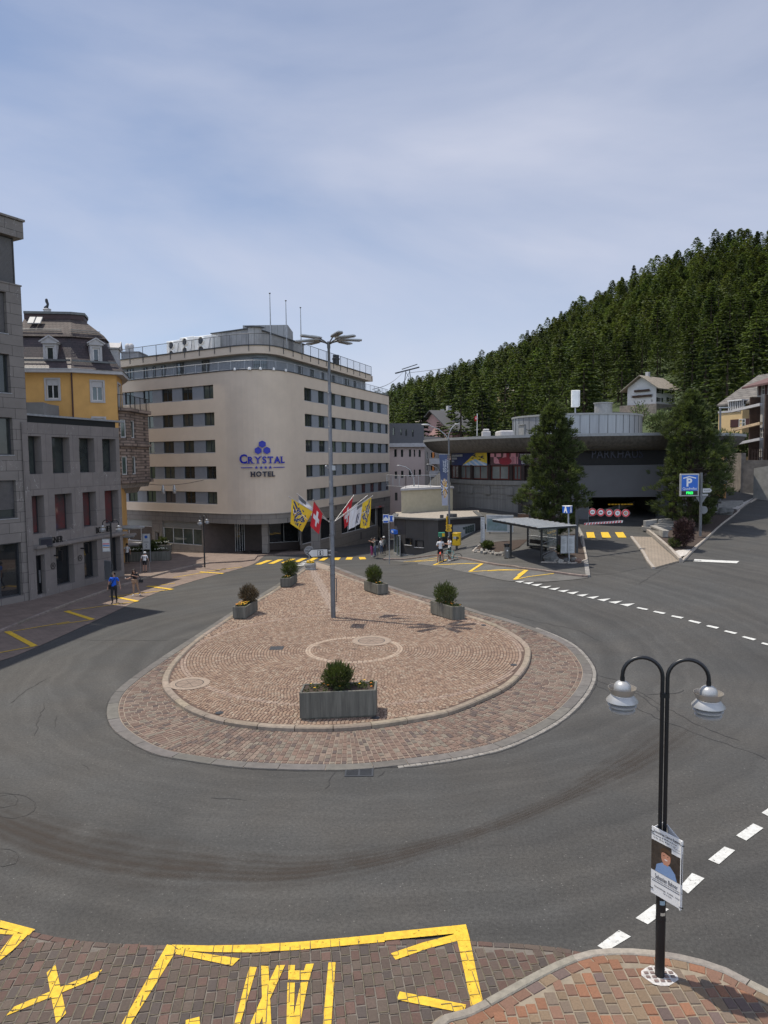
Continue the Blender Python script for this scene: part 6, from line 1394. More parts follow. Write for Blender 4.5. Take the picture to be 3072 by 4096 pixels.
# flags on the mast
fl_yel=mat('flag_yellow',(.62,.42,.02),.75,var=.05,bump=.1,bscale=8);fl_red=mat('flag_red',(.50,.015,.025),.75,var=.05,bump=.1,bscale=8);fl_wht=mat('flag_white',(.62,.62,.64),.75,var=.05,bump=.1,bscale=8);fl_gry=mat('flag_grey',(.13,.135,.145),.75,var=.05,bump=.1,bscale=8);fl_blu=mat('flag_dark_blue',(.03,.04,.10),.75,var=.2,scale=8,bump=.1,bscale=8);fl_blk=mat('flag_black',(.02,.02,.022),.75)
zJ=zat(*c6(790,985),MBs.y)-MBs.z
def flagset(label,tip,TLc,TRc,BLc,BRc,Ya,Yb,pat,mats,wave=.06,sag=0.0,ph=0.0,nu=44,nv=44):
 tipv=atY(*c6(*tip[:2]),MBs.y+tip[2]);t=thing('flag',label,'flag',(MBs.x,MBs.y,MBs.z+zJ),0,'flags around the mast')
 sg=-1 if tip[0]<820 else 1;base=Vector((MBs.x+sg*.16,MBs.y+tip[2]*.08,MBs.z+zJ))
 m=MB();m.tube([base,tipv],.017,8);m.ball(tipv,.035,8);m.build('pole',mat('flag_pole_metal',(.32,.31,.30),.4,.5,var=.05),t,True)
 m=MB();m.tube([base,(MBs.x,MBs.y,MBs.z+zJ-.06)],.03,6);m.build('socket',steel,t,True)
 a,b,c,d=(atY(*c6(*p),y)for p,y in((TLc,MBs.y+Ya),(TRc,MBs.y+Yb),(BLc,MBs.y+Ya),(BRc,MBs.y+Yb)))
 def onpole(p):
  dd=(tipv-base).normalized();s_=(p.x-base.x)/dd.x if abs(dd.x)>.2 else(p.z-base.z)/dd.z;return base+dd*s_
 a2,b2_=onpole(a),onpole(b);a,b=a2,b2_
 c=Vector((c.x,a.y-.05,c.z));d=Vector((d.x,b.y,d.z))
 m=MB();G_=[]
 for j in range(nv+1):
  v=j/nv;row=[]
  for i in range(nu+1):
   u=i/nu;p=a.lerp(b,u).lerp(c.lerp(d,u),v);env=min(1,v*2.2)
   off=Vector((.35,-1,0)).normalized()*(wave*env*math.sin(u*9+ph+v*2.2)+wave*.5*env*math.sin(u*17+ph*2-v*3))
   row.append(p+off+Vector((0,0,-sag*env*math.sin(u*math.pi))))
  G_.append(row)
 vs=[p for r_ in G_ for p in r_];n=nu+1
 for j in range(nv):
  for i in range(nu):m.add([],[]);m.f.append([j*n+i,j*n+i+1,(j+1)*n+i+1,(j+1)*n+i]);m.m.append(pat((i+.5)/nu,(j+.5)/nv));m.s.append(True)
 m.v=[tuple(p)for p in vs];m.build('cloth',mats,t,True);return t
def p_swiss(u,v):
 return 1 if(abs(u-.5)<.1 and abs(v-.5)<.31)or(abs(v-.5)<.1 and abs(u-.5)<.31)else 0
def p_arms(u,v):
 du,dv=u-.5,v-.52;r_=math.hypot(du,dv)
 if u>.1 and u<.36 and v<.36 and v>.05 and(u+v*.6)<.48:return 1 if math.sin((u-v)*26)>-.2 else 0
 if r_<.25+.06*math.sin(3*math.atan2(dv,du)+1):
  if abs(du+dv)<.03 and r_<.2:return 0
  if(abs(du)<.025 or abs(dv)<.025)and r_<.1:return 0
  if.17<r_<.19 and du*dv>0:return 0
  if math.sin(du*60)*math.sin(dv*55)>.72:return 2
  return 1
 if(u-.22)**2+(v-.42)**2<.011:return 2 if(u-.22)**2+(v-.42)**2>.005 else 1
 if.3<r_<.36 and math.sin(math.atan2(dv,du)*9)>.35:return 1
 if abs(v-.3-.2*(u-.3))<.012 and.3<u<.95:return 2
 if.78<v<.9 and.3<u<.75 and math.sin(u*50)>.2:return 1
 return 0
def p_town(u,v):
 return 1 if v<.42 and u<.5 else 0
flagset('yellow flag with blue coat of arms, farthest left on the mast',(400,733,.3),(425,762),(640,885),(412,1005),(532,1090),.25,.12,p_arms,[fl_yel,fl_blu,fl_wht,fl_blk],.05,.0,.3)
flagset('white and grey flag hanging behind the leftmost yellow one',(483,703,1.2),(492,722),(650,860),(498,830),(640,935),1.1,.5,p_town,[fl_wht,fl_gry],.04,0,1.2)
flagset('red flag with white cross on the left side of the mast',(645,765,-1.5),(655,790),(742,905),(620,1025),(705,1112),-1.3,-.6,p_swiss,[fl_red,fl_wht],.05,.03,2.0)
flagset('red flag with white cross on the right side of the mast',(1060,718,1.5),(1052,750),(948,885),(1010,1000),(962,1062),1.3,.6,p_swiss,[fl_red,fl_wht],.05,.03,2.6)
flagset('white and grey flag between red and yellow ones, right of the mast',(1200,720,.7),(1178,750),(1020,880),(1120,1010),(1008,1070),.6,.3,lambda u,v:(1 if v<.3 and u<.5 else(2 if.52<v<.9 and.2<u<.45 and(u*1.5+v)%.2<.13 else 0)),[fl_wht,fl_gry,fl_blu],.05,0,.8)
flagset('yellow flag with blue coat of arms, farthest right on the mast',(1252,725,-.2),(1238,757),(1150,812),(1222,1040),(1125,1045),-.15,-.1,p_arms,[fl_yel,fl_blu,fl_wht,fl_blk],.04,.06,1.7)
# plants
leaf_dark=mat('shrub_leaves',(.05,.066,.018),.7,var=.3,scale=6,bump=0,tint=True,leaf=.35);leaf_brown=mat('shrub_leaves_brown',(.085,.06,.03),.8,var=.3,scale=6,bump=0,tint=True);bark=mat('bark',(.06,.042,.03),.95,var=.3,scale=12,bump=.8)
def foliage(mb,c,rx,ry,rz,n,s,rr,shape='ball',aspect=2.2,hollow=.5,lo=.6,hi=1.45,up_=0.35):
 for i in range(n):
  while True:
   d=Vector((rr.uniform(-1,1),rr.uniform(-1,1),rr.uniform(-1,1)))
   if.1<d.length<=1:break
  d.normalize();r_=hollow+(1-hollow)*rr.random()**.6;bump_=1+.16*math.sin(d.x*7+d.z*5)*math.sin(d.y*6+d.z*4)
  p=Vector((c[0]+d.x*rx*r_*bump_,c[1]+d.y*ry*r_*bump_,c[2]+d.z*rz*r_*bump_))
  a=(d+Vector((rr.uniform(-.7,.7),rr.uniform(-.7,.7),rr.uniform(-.5,.7)+up_))).normalized();b=a.cross(Vector((rr.uniform(-1,1),rr.uniform(-1,1),rr.uniform(-1,1)))).normalized()
  l_=s*rr.uniform(.6,1.3);w_=l_/aspect;k=rr.uniform(lo,hi)
  mb.add([p-b*w_*.5,p+b*w_*.5,p+a*l_+b*w_*.15,p+a*l_-b*w_*.15],[(0,1,2,3)],0,False,(k,k*rr.uniform(.92,1.08),k*rr.uniform(.8,1.1)))
def planter(label,pts,ztop_px,Yz,shrub,sh,fl='yellow',seed=0,glabel='concrete planters on the island',lm=None):
 A,B,C=pts;D=A+(C-B);z0=A.z;zt_=zat(*ztop_px,Yz);cen=(A+C)/2;rr=random.Random(seed)
 t=thing('planter',label,'planter',(cen.x,cen.y,z0),0,glabel);th=.07
 ex=(B-A);ey=(C-B);lx,ly=ex.length,ey.length;ex=ex/lx;ey=ey/ly
 T=Matrix.Translation((cen.x,cen.y,z0))@Matrix(((ex.x,ey.x,0,0),(ex.y,ey.y,0,0),(0,0,1,0),(0,0,0,1)))
 h=zt_-z0;m=MB(T);a,b=lx/2,ly/2
 m.box(-a,a,-b,-b+th,.05,h,bev=.012);m.box(-a,a,b-th,b,.05,h,bev=.012);m.box(-a,-a+th,-b+th,b-th,.05,h,bev=.012);m.box(a-th,a,-b+th,b-th,.05,h,bev=.012);m.box(-a+.05,a-.05,-b+.05,b-.05,0,.05)
 m.build('box',planter_conc,t,True);m=MB(T)
 nx_=10
 vs=[(-a+th+(2*a-2*th)*i/nx_,-b+th+(2*b-2*th)*j/4,h-.07+.04*rr.random())for j in range(5)for i in range(nx_+1)];m.add(vs,[(j*(nx_+1)+i,j*(nx_+1)+i+1,(j+1)*(nx_+1)+i+1,(j+1)*(nx_+1)+i)for j in range(4)for i in range(nx_)]);m.build('soil',soil,t,True)
 sx_,sy_,sr_,szh=shrub;m=MB(T)
 for k in range(7):aa=k*.9;m.tube([(sx_,sy_,h-.1),(sx_+.2*sr_*math.cos(aa),sy_+.2*sr_*math.sin(aa),h+szh*.4),(sx_+.55*sr_*math.cos(aa),sy_+.55*sr_*math.sin(aa),h+szh*.85)],[.02,.014,.006],5)
 so_=m.build('shrub_stems',bark,t,True);m=MB(T)
 foliage(m,(sx_,sy_,h+szh*.5),sr_,sr_,szh*.55,2200,.10,rr,aspect=3,hollow=.35,up_=.8);foliage(m,(sx_,sy_,h+szh*.5),sr_*1.12,sr_*1.12,szh*.64,420,.12,rr,aspect=4,hollow=.85,up_=1.2)
 if sh=='wild':
  for k in range(500):
   aa=rr.uniform(0,6.28);el=rr.uniform(.2,1.4);r0_=rr.uniform(.6,1.15)*sr_;p=Vector((sx_+math.cos(aa)*math.cos(el)*r0_,sy_+math.sin(aa)*math.cos(el)*r0_,h+szh*.5+math.sin(el)*r0_*.8));d=Vector((math.cos(aa)*math.cos(el),math.sin(aa)*math.cos(el),math.sin(el)+.4));b_=Vector((-d.y,d.x,0))*.008
   kk=rr.uniform(.8,1.5);m.add([p-b_,p+b_,p+d*.14],[(0,1,2)],0,False,(kk,kk,kk*.9))
 m.build('shrub',lm or leaf_dark,t,True);m=MB(T)
 for k in range(26):
  x=rr.uniform(-a+.12,a-.12);y=rr.uniform(-b+.12,b-.12)
  if math.hypot(x-sx_,y-sy_)<sr_*.5:continue
  foliage(m,(x,y,h+.02),.07,.07,.06,26,.06,rr,aspect=1.6,hollow=.2)
 m.build('bedding_leaves',leaf_dark,t,True);m=MB(T);pc_=[(.65,.38,.02),(.6,.2,.02),(.25,.05,.02)]
 nfl=60 if fl=='yellow' else 14
 for k in range(nfl):
  x=rr.uniform(-a+.1,a-.1);y=rr.uniform(-b+.1,b-.1)
  if fl=='yellow':y=rr.uniform(-b+.1,-b+.1+b*.9)
  if math.hypot(x-sx_,y-sy_)<sr_*.45:continue
  c_=rr.choice(pc_[:2]);z_=h+.06+.06*rr.random();s_=.035
  for q in range(5):an=q*1.257;m.add([(x,y,z_),(x+s_*math.cos(an-.5),y+s_*math.sin(an-.5),z_+.008),(x+s_*1.3*math.cos(an),y+s_*1.3*math.sin(an),z_+.012),(x+s_*math.cos(an+.5),y+s_*math.sin(an+.5),z_+.008)],[(0,1,2,3)],0,False,c_)
 m.build('flowers',mat('petals',(1,1,1),.7,var=.1,bump=0,tint=True),t,True);return t
IZ=.145
def gp(p):return G(p,IZ)
planter('long front planter with a bushy green shrub at the near edge of the island',[gp((1199,2881)),gp((1505,2868)),gp((1505,2868))+Vector((.03,.95,0))],(1199,2772),gp((1199,2881)).y,(-.05,.1,.44,.68),'wild','few',1)
planter('left planter with yellow pansies and a brownish round shrub',[gp(cj(180,612)),gp(cj(297,612)),gp(cj(402,540))],cj(180,503),gp(cj(180,612)).y,(.05,.45,.46,.8),'ball','yellow',2,lm=leaf_brown)
planter('planter at the back left of the island with a dark round shrub',[gp(cj(600,332)),gp(cj(690,331)),gp(cj(752,290))],cj(600,250),gp(cj(600,332)).y,(0,.35,.50,.95),'ball','few',3)
planter('right hand planter with a round shrub near the curved curb',[gp(ck(652,285)),gp(ck(775,320)),gp(ck(843,312))],ck(652,210),gp(ck(652,285)).y,(-.15,.0,.48,.95),'ball','few',4)
planter('middle right planter with a round shrub, behind the right hand one',[gp(ck(284,155)),gp(ck(363,181)),gp(ck(420,174))],ck(284,99),gp(ck(284,155)).y,(-.25,.0,.47,.9),'ball','few',5)
pb_=G(c6(617,1490),.02);t=thing('round_planter','round ringed stone pot with yellow flowers at the tip of the island','planter',pb_);m=MB();rp2=(c6(675,0)[0]-c6(558,0)[0])/2*pb_.y/2840;hp=zat(*c6(617,1408),pb_.y)-pb_.z
m.lathe([(rp2*.8,0),(rp2*.97,hp*.1),(rp2,hp*.25),(rp2*.97,hp*.42),(rp2*.93,hp*.48),(rp2*.97,hp*.54),(rp2,hp*.72),(rp2*.95,hp*.92),(rp2*.85,hp),(rp2*.72,hp),(rp2*.7,hp*.85)],30,sharp=80);m.build('pot',concrete,t)
m=MB();m.lathe([(rp2*.7,hp*.88),(0,hp*.92)],20);m.build('soil',soil,t);m=MB();rr=random.Random(8)
for k in range(90):
 a,r_=rr.uniform(0,6.3),rp2*.68*rr.random()**.5;x,y,z_=r_*math.cos(a),r_*math.sin(a),hp+.03+.07*rr.random();m.ball((x,y,z_),.045,6,sq=(1,1,.5),jit=.3)
m.build('flowers',mat('yellow_petals',(.65,.42,.02),.7,var=.2,bump=0),t);m=MB();foliage(m,(0,0,hp),rp2*.7,rp2*.7,.1,300,.08,rr,hollow=.2);m.build('leaves',leaf_dark,t)
t=thing('round_traffic_sign','grey back of a round traffic sign standing in the island pot','sign',(pb_.x,pb_.y,pb_.z+hp));zc=zat(*c6(603,1284),pb_.y)-pb_.z-hp;rsg=46/2.552*pb_.y/2840
m=MB();m.tube([(-.08,0,-.3),(-.08,0,zc+.2)],.032,8);m.build('post',steel,t);m=MB();m.lathe([(0,.012),(rsg,.012),(rsg,-.012),(0,-.012)],30,T=Matrix.Translation((-.08,.05,zc))@Matrix.Rotation(R(90),4,'X'));m.build('disc',sign_grey,t);m=MB();m.lathe([(rsg*.95,.02),(rsg+.02,.02),(rsg+.02,-.02),(rsg*.95,-.02)],30,T=Matrix.Translation((-.08,.05,zc))@Matrix.Rotation(R(90),4,'X'));m.build('rim',steel,t)
m=MB();m.beam((-.35,.02,zc+.1),(.19,.02,zc+.1),.03,.05);m.beam((-.35,.02,zc-.12),(.19,.02,zc-.12),.03,.05);m.build('clamp',steel,t)
# signs, shelter, small furniture
def post(m,x,y,z0,z1,r_=.04,n=8):m.tube([(x,y,z0),(x,y,z1)],r_,n)
def panel_thing(name,label,cat,F,u0,u1,z0,z1,face_m,post_us=(),ground=0.0,back=steel,th=.05,lines=None,border=.03,frame_m=None):
 t=thing(name,label,cat,tuple(F.at((u0+u1)/2,ground)));m=MB(F.F);m.box(u0,u1,z0,z1,-th,0,bev=.01);m.build('panel',frame_m or back,t,True)
 m=MB(F.F);m.box(u0+border,u1-border,z0+border,z1-border,.002,.006);m.build('face',face_m,t,True)
 if post_us:
  for u in post_us:m=MB(F.F);m.box(u-.035,u+.035,ground,z1,-th-.07,-th-.005);m.build('post',back,t,True)
 if lines:
  m=MB(F.F)
  for(a,b,c,d)in lines:m.box(u0+(u1-u0)*a,u0+(u1-u0)*b,z0+(z1-z0)*c,z0+(z1-z0)*d,.007,.010)
  m.build('printed_lines',ink,t,True)
 return t
 # bus shelter
zs=4.0;W,S_,E=(V2(onz(*c8(*p),zs))for p in((60,1465),(545,1551),(975,1526)));N_=W+E-S_
t=thing('bus_shelter','black framed glass bus shelter with ribbed roof and bench','bus shelter',(S_.x,S_.y,g(*S_)+.12));cen=(W+E)/2;zg=g(*cen)+.12
T=frame((W.x,W.y,0),(S_-W).to_3d());e1=(S_-W);e2=(N_-W);L1,L2=e1.length,e2.length;e1.normalize();e2.normalize()
def sp(a,b,z):q=W+e1*a*L1+e2*b*L2;return(q.x,q.y,z)
m=MB();
for a,b in(((0,0),(1,0)),((1,0),(1,1)),((1,1),(0,1)),((0,1),(0,0))):m.beam(sp(*a,zs-.06),sp(*b,zs-.06),.08,.14)
m.build('roof_frame',black_metal,t,True);m=MB();nr=9
for i in range(nr):m.add([sp((i+.12)/nr,.02,zs-.03),sp((i+.88)/nr,.02,zs-.03),sp((i+.88)/nr,.98,zs-.03),sp((i+.12)/nr,.98,zs-.03)],[(0,1,2,3)]);
m.build('roof_glass',mat('roof_glass_dark',(.02,.022,.024),.15,var=.2,bump=0),t,True);m=MB()
for i in range(nr+1):m.beam(sp(i/nr,0,zs+.02),sp(i/nr,1,zs+.02),.2,.05)
m.build('roof_ribs',mat('rib_metal',(.5,.5,.48),.5,.3,var=.1),t,True)
ps=[V2(G(c8(258,1872),.12)),V2(G(c8(596,1932),.12)),V2(G(c8(445,1748),.12))];ps.append(ps[2]+ps[1]-ps[0])
for p in ps:m=MB();m.box(p.x-.06,p.x+.06,p.y-.06,p.y+.06,zg-.25,zs-.1);m.build('post',black_metal,t,True)
gl_=mat('clear_shelter_glass',(.25,.28,.27),.03,var=0,bump=0,alpha=.22);m=MB()
for a,b in((ps[2],ps[3]),(ps[3],ps[1].lerp(ps[3],.35))):m.beam((a.x,a.y,(zg+zs)/2-.1),(b.x,b.y,(zg+zs)/2-.1),.015,zs-zg-.7)
m.build('glass_wall',gl_,t,True);m=MB()
for z_ in(zg+.4,zg+1.15):m.tube([(ps[2].x,ps[2].y,z_),(ps[3].x,ps[3].y,z_)],.025,6);m.tube([(ps[3].x,ps[3].y,z_),(ps[1].x,ps[1].y,z_)],.025,6)
m.build('rail',steel,t,True);m=MB();a,b=ps[2].lerp(ps[3],.1),ps[2].lerp(ps[3],.75);dn=(ps[0]-ps[2]).normalized()*.45;m.beam((a.x+dn.x,a.y+dn.y,zg+.45),(b.x+dn.x,b.y+dn.y,zg+.45),.45,.06);m.beam((a.x+dn.x*.4,a.y+dn.y*.4,zg+.75),(b.x+dn.x*.4,b.y+dn.y*.4,zg+.75),.05,.3)
for f in(.1,.9):q=a.lerp(b,f)+dn;m.box(q.x-.04,q.x+.04,q.y-.15,q.y+.15,zg,zg+.43)
m.build('bench',black_metal,t,True)
# AA stop sign, timetables
b_=G(c8(903,1925),.12);zt_=zat(*c8(893,1390),b_.y);zt2=zat(*c8(893,1316),b_.y);t=thing('bus_stop_sign','blue box sign with white AA on a grey post by the shelter','sign',b_)
m=MB();q=atY(*c8(893,1390),b_.y);m.tube([b_,(q.x,q.y,zt_)],.055,10);m.build('post',steel,t,True);wq_=55/2.765*b_.y/2840
T=Matrix.Translation((q.x,q.y,0))@Matrix.Rotation(R(-3),4,'Z');C3=[(-wq_,.3),(0,-.28),(wq_,.3)];m=MB(T);m.prism(C3,zt_,zt2);m.build('sign_box',blue_sign,t,True);m=MB(T);m.prism([(x*1.02,y*1.03)for x,y in C3],zt2,zt2+.05);m.build('sign_cap',white,t,True)
m=MB()
for a,b in((C3[0],C3[1]),(C3[1],C3[2])):
 F=Face((T@Vector((*a,0)))[:2],(T@Vector((*b,0)))[:2]);text_mb(m,'A',.56,F.F@Matrix.Translation((F.w*.5,(zt_+zt2)/2,.01)),.01,bold=.03,sx=.75)
m.build('lettering',white,t,True)
F=Face(atY(*c8(810,1730),b_.y-.15),atY(*c8(966,1740),b_.y-.05));um=F.u(c8(884,1735));z0_,z1_=F.z(c8(884,1835)),F.z(c8(884,1638));t=thing('timetable_board','white double timetable board on the post with the blue box sign','timetable board',(b_.x,b_.y,z0_))
for u0,u1 in((0,um-.01),(um+.01,F.w)):
 m=MB(F.F);m.box(u0,u1,z0_,z1_,-.04,0,bev=.01);pn=m.build('panel',steel,t,True);m=MB(F.F);m.box(u0+.05,u1-.05,z0_+.08,z1_-.08,.002,.005);m.build('sheet',mat('paper_grey',(.42,.43,.43),.4,var=.1,scale=5,bump=0),pn,True);m=MB(F.F);rr=random.Random(u0)
 for j in range(2):
  for i in range(14):y_=z0_+.14+(z1_-z0_-.25)*(j*.5+i*.03);m.box(u0+.08,u0+.08+(u1-u0-.16)*rr.uniform(.4,1),y_,y_+.012,.006,.008)
 m.build('print',mat('print_grey',(.2,.21,.21),.5),pn,True)
 # litter bins
def bin_(label,base,h,r_,sq=False):
 t=thing('litter_bin',label,'bin',base);m=MB()
 if sq:m.box(-r_,r_,-r_*.8,r_*.8,.04,h,bev=.02)
 else:m.lathe([(r_,.02),(r_,h*.80)],24)
 m.build('body',mat('bin_metal',(.15,.145,.135),.5,.3,var=.12),t);m=MB()
 if sq:m.box(-r_-.01,r_+.01,-r_*.8-.01,r_*.8+.01,h+.003,h+.06,bev=.015);m.box(r_*.1,r_*.9,-r_*.82,-r_*.8,h*.86,h*.93);m.box(r_*.1,r_*.9,-r_*.82,-r_*.8,h*.75,h*.81)
 else:m.lathe([(r_*.8,h*.80),(r_*.8,h*.9)],20);m.lathe([(r_,h*.9),(r_*1.03,h*.93),(r_*.98,h),(r_*.4,h*1.02),(0,h*1.02)],24)
 m.build('lid',black_metal,t);m=MB();m.lathe([(.0,-.002),(.05,-.002)],12,T=Matrix.Translation((0,-r_*(.8 if sq else 1)-.004,h*.55))@Matrix.Rotation(R(90),4,'X'));m.build('emblem',white,t);return t
b_=G(c8(214,1885),.12);bin_('round metal litter bin at the left end of the bus shelter',b_,zat(*c8(214,1730),b_.y)-b_.z,34/2.765*b_.y/2840)
b_=G(c2(540,1800),.12);bin_('square grey litter bin in front of the grey shop wall',b_,zat(*c2(540,1618),b_.y)-b_.z,42/2.37*b_.y/2840,True)
# height barrier with five signs
b_=G(c8(985,1835),.12);zt_=zat(*c8(990,1362),b_.y);t=thing('height_gantry','grey gantry pole with crossbar across the car park ramp','gantry',b_);m=MB();qa=atY(*c8(988,1362),b_.y);qb=atY(*c8(1575,1388),b_.y+2.0);m.box(b_.x-.09,b_.x+.09,b_.y-.09,b_.y+.09,b_.z-.1,qa.z+.06);m.build('post',dark_metal,t,True);m=MB();m.beam(qa,qb,.12,.14);m.build('crossbar',dark_metal,t,True)
cs5=[(1160,1377),(1252,1381),(1345,1386),(1437,1389),(1528,1389)];nm=['with a black lorry symbol, leftmost','with a black vehicle symbol, second from left','with a black figure symbol, middle','with a pale dot, second from right','with an orange dot in a black ring, rightmost']
for i,c in enumerate(cs5):
 Yd=b_.y+.4+i*.3;p=atY(*c8(*c),Yd);r_=42/2.765*Yd/2840;t=thing('round_ban_sign','round red rimmed sign '+nm[i]+' on the gantry','sign',p,0,'round red rimmed signs on the gantry');T=Matrix.Rotation(R(90),4,'X')
 m=MB();m.lathe([(r_,.03),(r_*1.04,.03),(r_*1.04,-.02),(0,-.02)],32,T=T);m.build('panel',steel,t);m=MB();m.lathe([(r_*.64,.034),(r_,.034)],32,T=T);m.build('red_ring',red_sign,t);m=MB();m.lathe([(0,.032),(r_*.64,.032)],28,T=T);m.build('face',white,t)
 m=MB(M=T);k=r_
 if i==0:m.box(-.42*k,.42*k,-.08*k,.12*k,.036,.042);m.box(-.3*k,-.15*k,-.2*k,-.08*k,.036,.042);m.box(.15*k,.3*k,-.2*k,-.08*k,.036,.042)
 elif i==1:m.box(-.4*k,.4*k,-.12*k,.02*k,.036,.042);m.box(-.2*k,.15*k,.02*k,.2*k,.036,.042);m.lathe([(0,.043),(.11*k,.043)],10,c=(-.25*k,-.15*k,0));m.lathe([(0,.043),(.11*k,.043)],10,c=(.25*k,-.15*k,0))
 elif i==2:m.box(-.35*k,-.15*k,-.3*k,.2*k,.036,.042);m.box(-.05*k,.08*k,-.3*k,.3*k,.036,.042);m.box(.15*k,.35*k,-.1*k,.2*k,.036,.042)
 elif i==3:m.lathe([(0,.036),(.2*k,.036)],14);m.lathe([(.3*k,.036),(.36*k,.036)],16)
 else:m.lathe([(.3*k,.036),(.45*k,.036)],16);m.lathe([(0,.037),(.28*k,.037)],14,mi=1)
 m.build('symbol',[black_metal if i!=3 else sign_grey,mat('orange_dot',(.5,.3,.15),.5)],t)
m=MB();A=atY(*c8(1072,1510),b_.y+3);B=atY(*c8(1495,1483),b_.y+3.4);n=13;t=thing('height_limit_bar','red and white striped height limit bar hanging at the car park entrance','barrier',A)
for i in range(n*2):
 pa,pb=A.lerp(B,i/(2*n)),A.lerp(B,(i+1)/(2*n));dz=Vector((0,0,.14));sk=(B-A)/(2*n)*.6;m.add([pa-dz/2-sk*.5,pb-dz/2-sk*.5,pb+dz/2+sk*.5,pa+dz/2+sk*.5],[(0,1,2,3)],i%2)
m.build('stripes',[red_sign,white],t,True);m=MB();m.beam(A+Vector((0,.05,0)),B+Vector((0,.05,0)),.05,.16);m.build('bar',white,t,True);m=MB()
for f in(.1,.9):q=A.lerp(B,f);m.tube([q,(q.x,q.y,q.z+1.3)],.012,5)
m.build('chain',steel,t,True)
# map board, posters, totem
def wall_face(cr_,x0,x1,y,Ya,Yb):return Face(atY(*cr_(x0,y),Ya),atY(*cr_(x1,y),Yb))
F=wall_face(c7,1092,1392,1360,58.6,58.0);z0_,z1_=F.z(c7(1240,1462)),F.z(c7(1240,1272));t=thing('map_board','large white framed panorama map board in front of the concrete wall','map board',F.at(F.w/2,g(*F.P0)))
m=MB(F.F);m.box(0,F.w,z0_,z1_,-.08,0,bev=.01);m.build('panel',mat('board_white',(.45,.46,.45),.6),t,True);m=MB(F.F);m.box(.06,F.w-.5,z0_+.12,z1_-.32,.002,.006);m.build('map',mat('map_print',(.12,.19,.17),.5,var=.3,scale=3,bump=0,col2=(.22,.27,.30)),t,True)
m=MB(F.F);m.lathe([(0,.008),(.75,.008)],14,c=(0,0,0),T=F.F@Matrix.Translation((F.w*.5,z0_+.9,.0))@Matrix.Diagonal((1,.35,1,1))if False else None);m=MB();text_mb(m,'CORVIGLIA',.13,F.F@Matrix.Translation((F.w*.45,z1_-.15,.006)),.003);m.build('lettering',ink,t,True);m=MB(F.F)
for u in(.3,F.w-.4):m.box(u-.04,u+.04,g(*F.P0),z0_,-.08,-.02)
m.build('legs',dark_metal,t,True)
for lb,x0,x1,y0,y1,mm in(('small brown landscape poster on the concrete wall, beside the map board',1438,1567,1258,1320,mat('poster_brown',(.13,.07,.04),.5,var=.5,scale=2.5,bump=0)),('small dark poster on the concrete wall under the brown one',1438,1540,1388,1436,mat('poster_dark',(.05,.055,.06),.5,var=.4,scale=3,bump=0)),('notice with coloured stripes on the wall behind the shelter',1598,1645,1420,1498,mat('poster_white2',(.4,.4,.4),.5,var=.1))):
 F=wall_face(c7,x0,x1,(y0+y1)/2,65.2,64.7);panel_thing('wall_poster',lb,'poster',F,0,F.w,F.z(c7((x0+x1)/2,y1)),F.z(c7((x0+x1)/2,y0)),mm,frame_m=dark_metal,th=.04,lines=None)
b_=G(c7(1052,1630),.12);F=Face(atY(*c7(1030,1500),b_.y),atY(*c7(1078,1500),b_.y));z0_,z1_=F.z(c7(1052,1580)),F.z(c7(1052,1298));rr=random.Random(3)
panel_thing('info_totem','tall narrow white information stele beside the rock bed','sign',F,0,F.w,z0_,z1_,mat('totem_white',(.48,.48,.47),.5),(.06,F.w-.06),b_.z,lines=[(.12,.12+rr.uniform(.2,.6),y/34,y/34+.008)for y in range(2,29)]+[(.2,.7,.93,.95)])
# yellow post box and green bag bin
b_=G(c7(766,1655),.12);wq_=42/2.765*b_.y/2840;z0_,z1_=zat(*c7(766,1608),b_.y)-b_.z,zat(*c7(766,1468),b_.y)-b_.z;t=thing('post_box','yellow post box with black horn emblem beside the dark kiosk','post box',b_,R(-18));yl=mat('post_yellow',(.68,.43,.01),.4,var=.06,bump=.02)
m=MB();m.box(-wq_,wq_,-.28,.28,z0_,z1_-.06,bev=.05);m.box(-wq_-.02,wq_+.02,-.3,.3,z1_-.055,z1_,bev=.02);m.build('body',yl,t);m=MB();m.box(-wq_*.75,wq_*.4,-.29,-.282,z1_-.48,z1_-.28);m.build('slot_plate',mat('plate_grey',(.4,.4,.38),.4),t);m=MB();m.box(-.08,.08,-.08,.08,0,z0_);m.build('leg',dark_metal,t);m=MB();text_mb(m,'P',.4,frame((.12,-.285,z0_+.55),(1,0,0)),.006,bold=.02);m.build('emblem',black_metal,t)
b_=G(c7(600,1670),.12);z0_,z1_=zat(*c7(600,1515),b_.y)-b_.z,zat(*c7(600,1463),b_.y)-b_.z;t=thing('bag_dispenser','green dog bag dispenser with yellow label near the hiking signs','dispenser',b_);m=MB();m.box(-.27,.27,-.15,.15,z0_,z1_,bev=.03);m.build('box',mat('green_box',(.03,.20,.13),.45),t);m=MB();m.box(.02,.24,-.165,-.152,z0_+.06,z1_-.08);m.build('label',yl,t);m=MB();m.tube([(0,.05,0),(0,.05,z0_)],.035,8);m.build('post',steel,t)
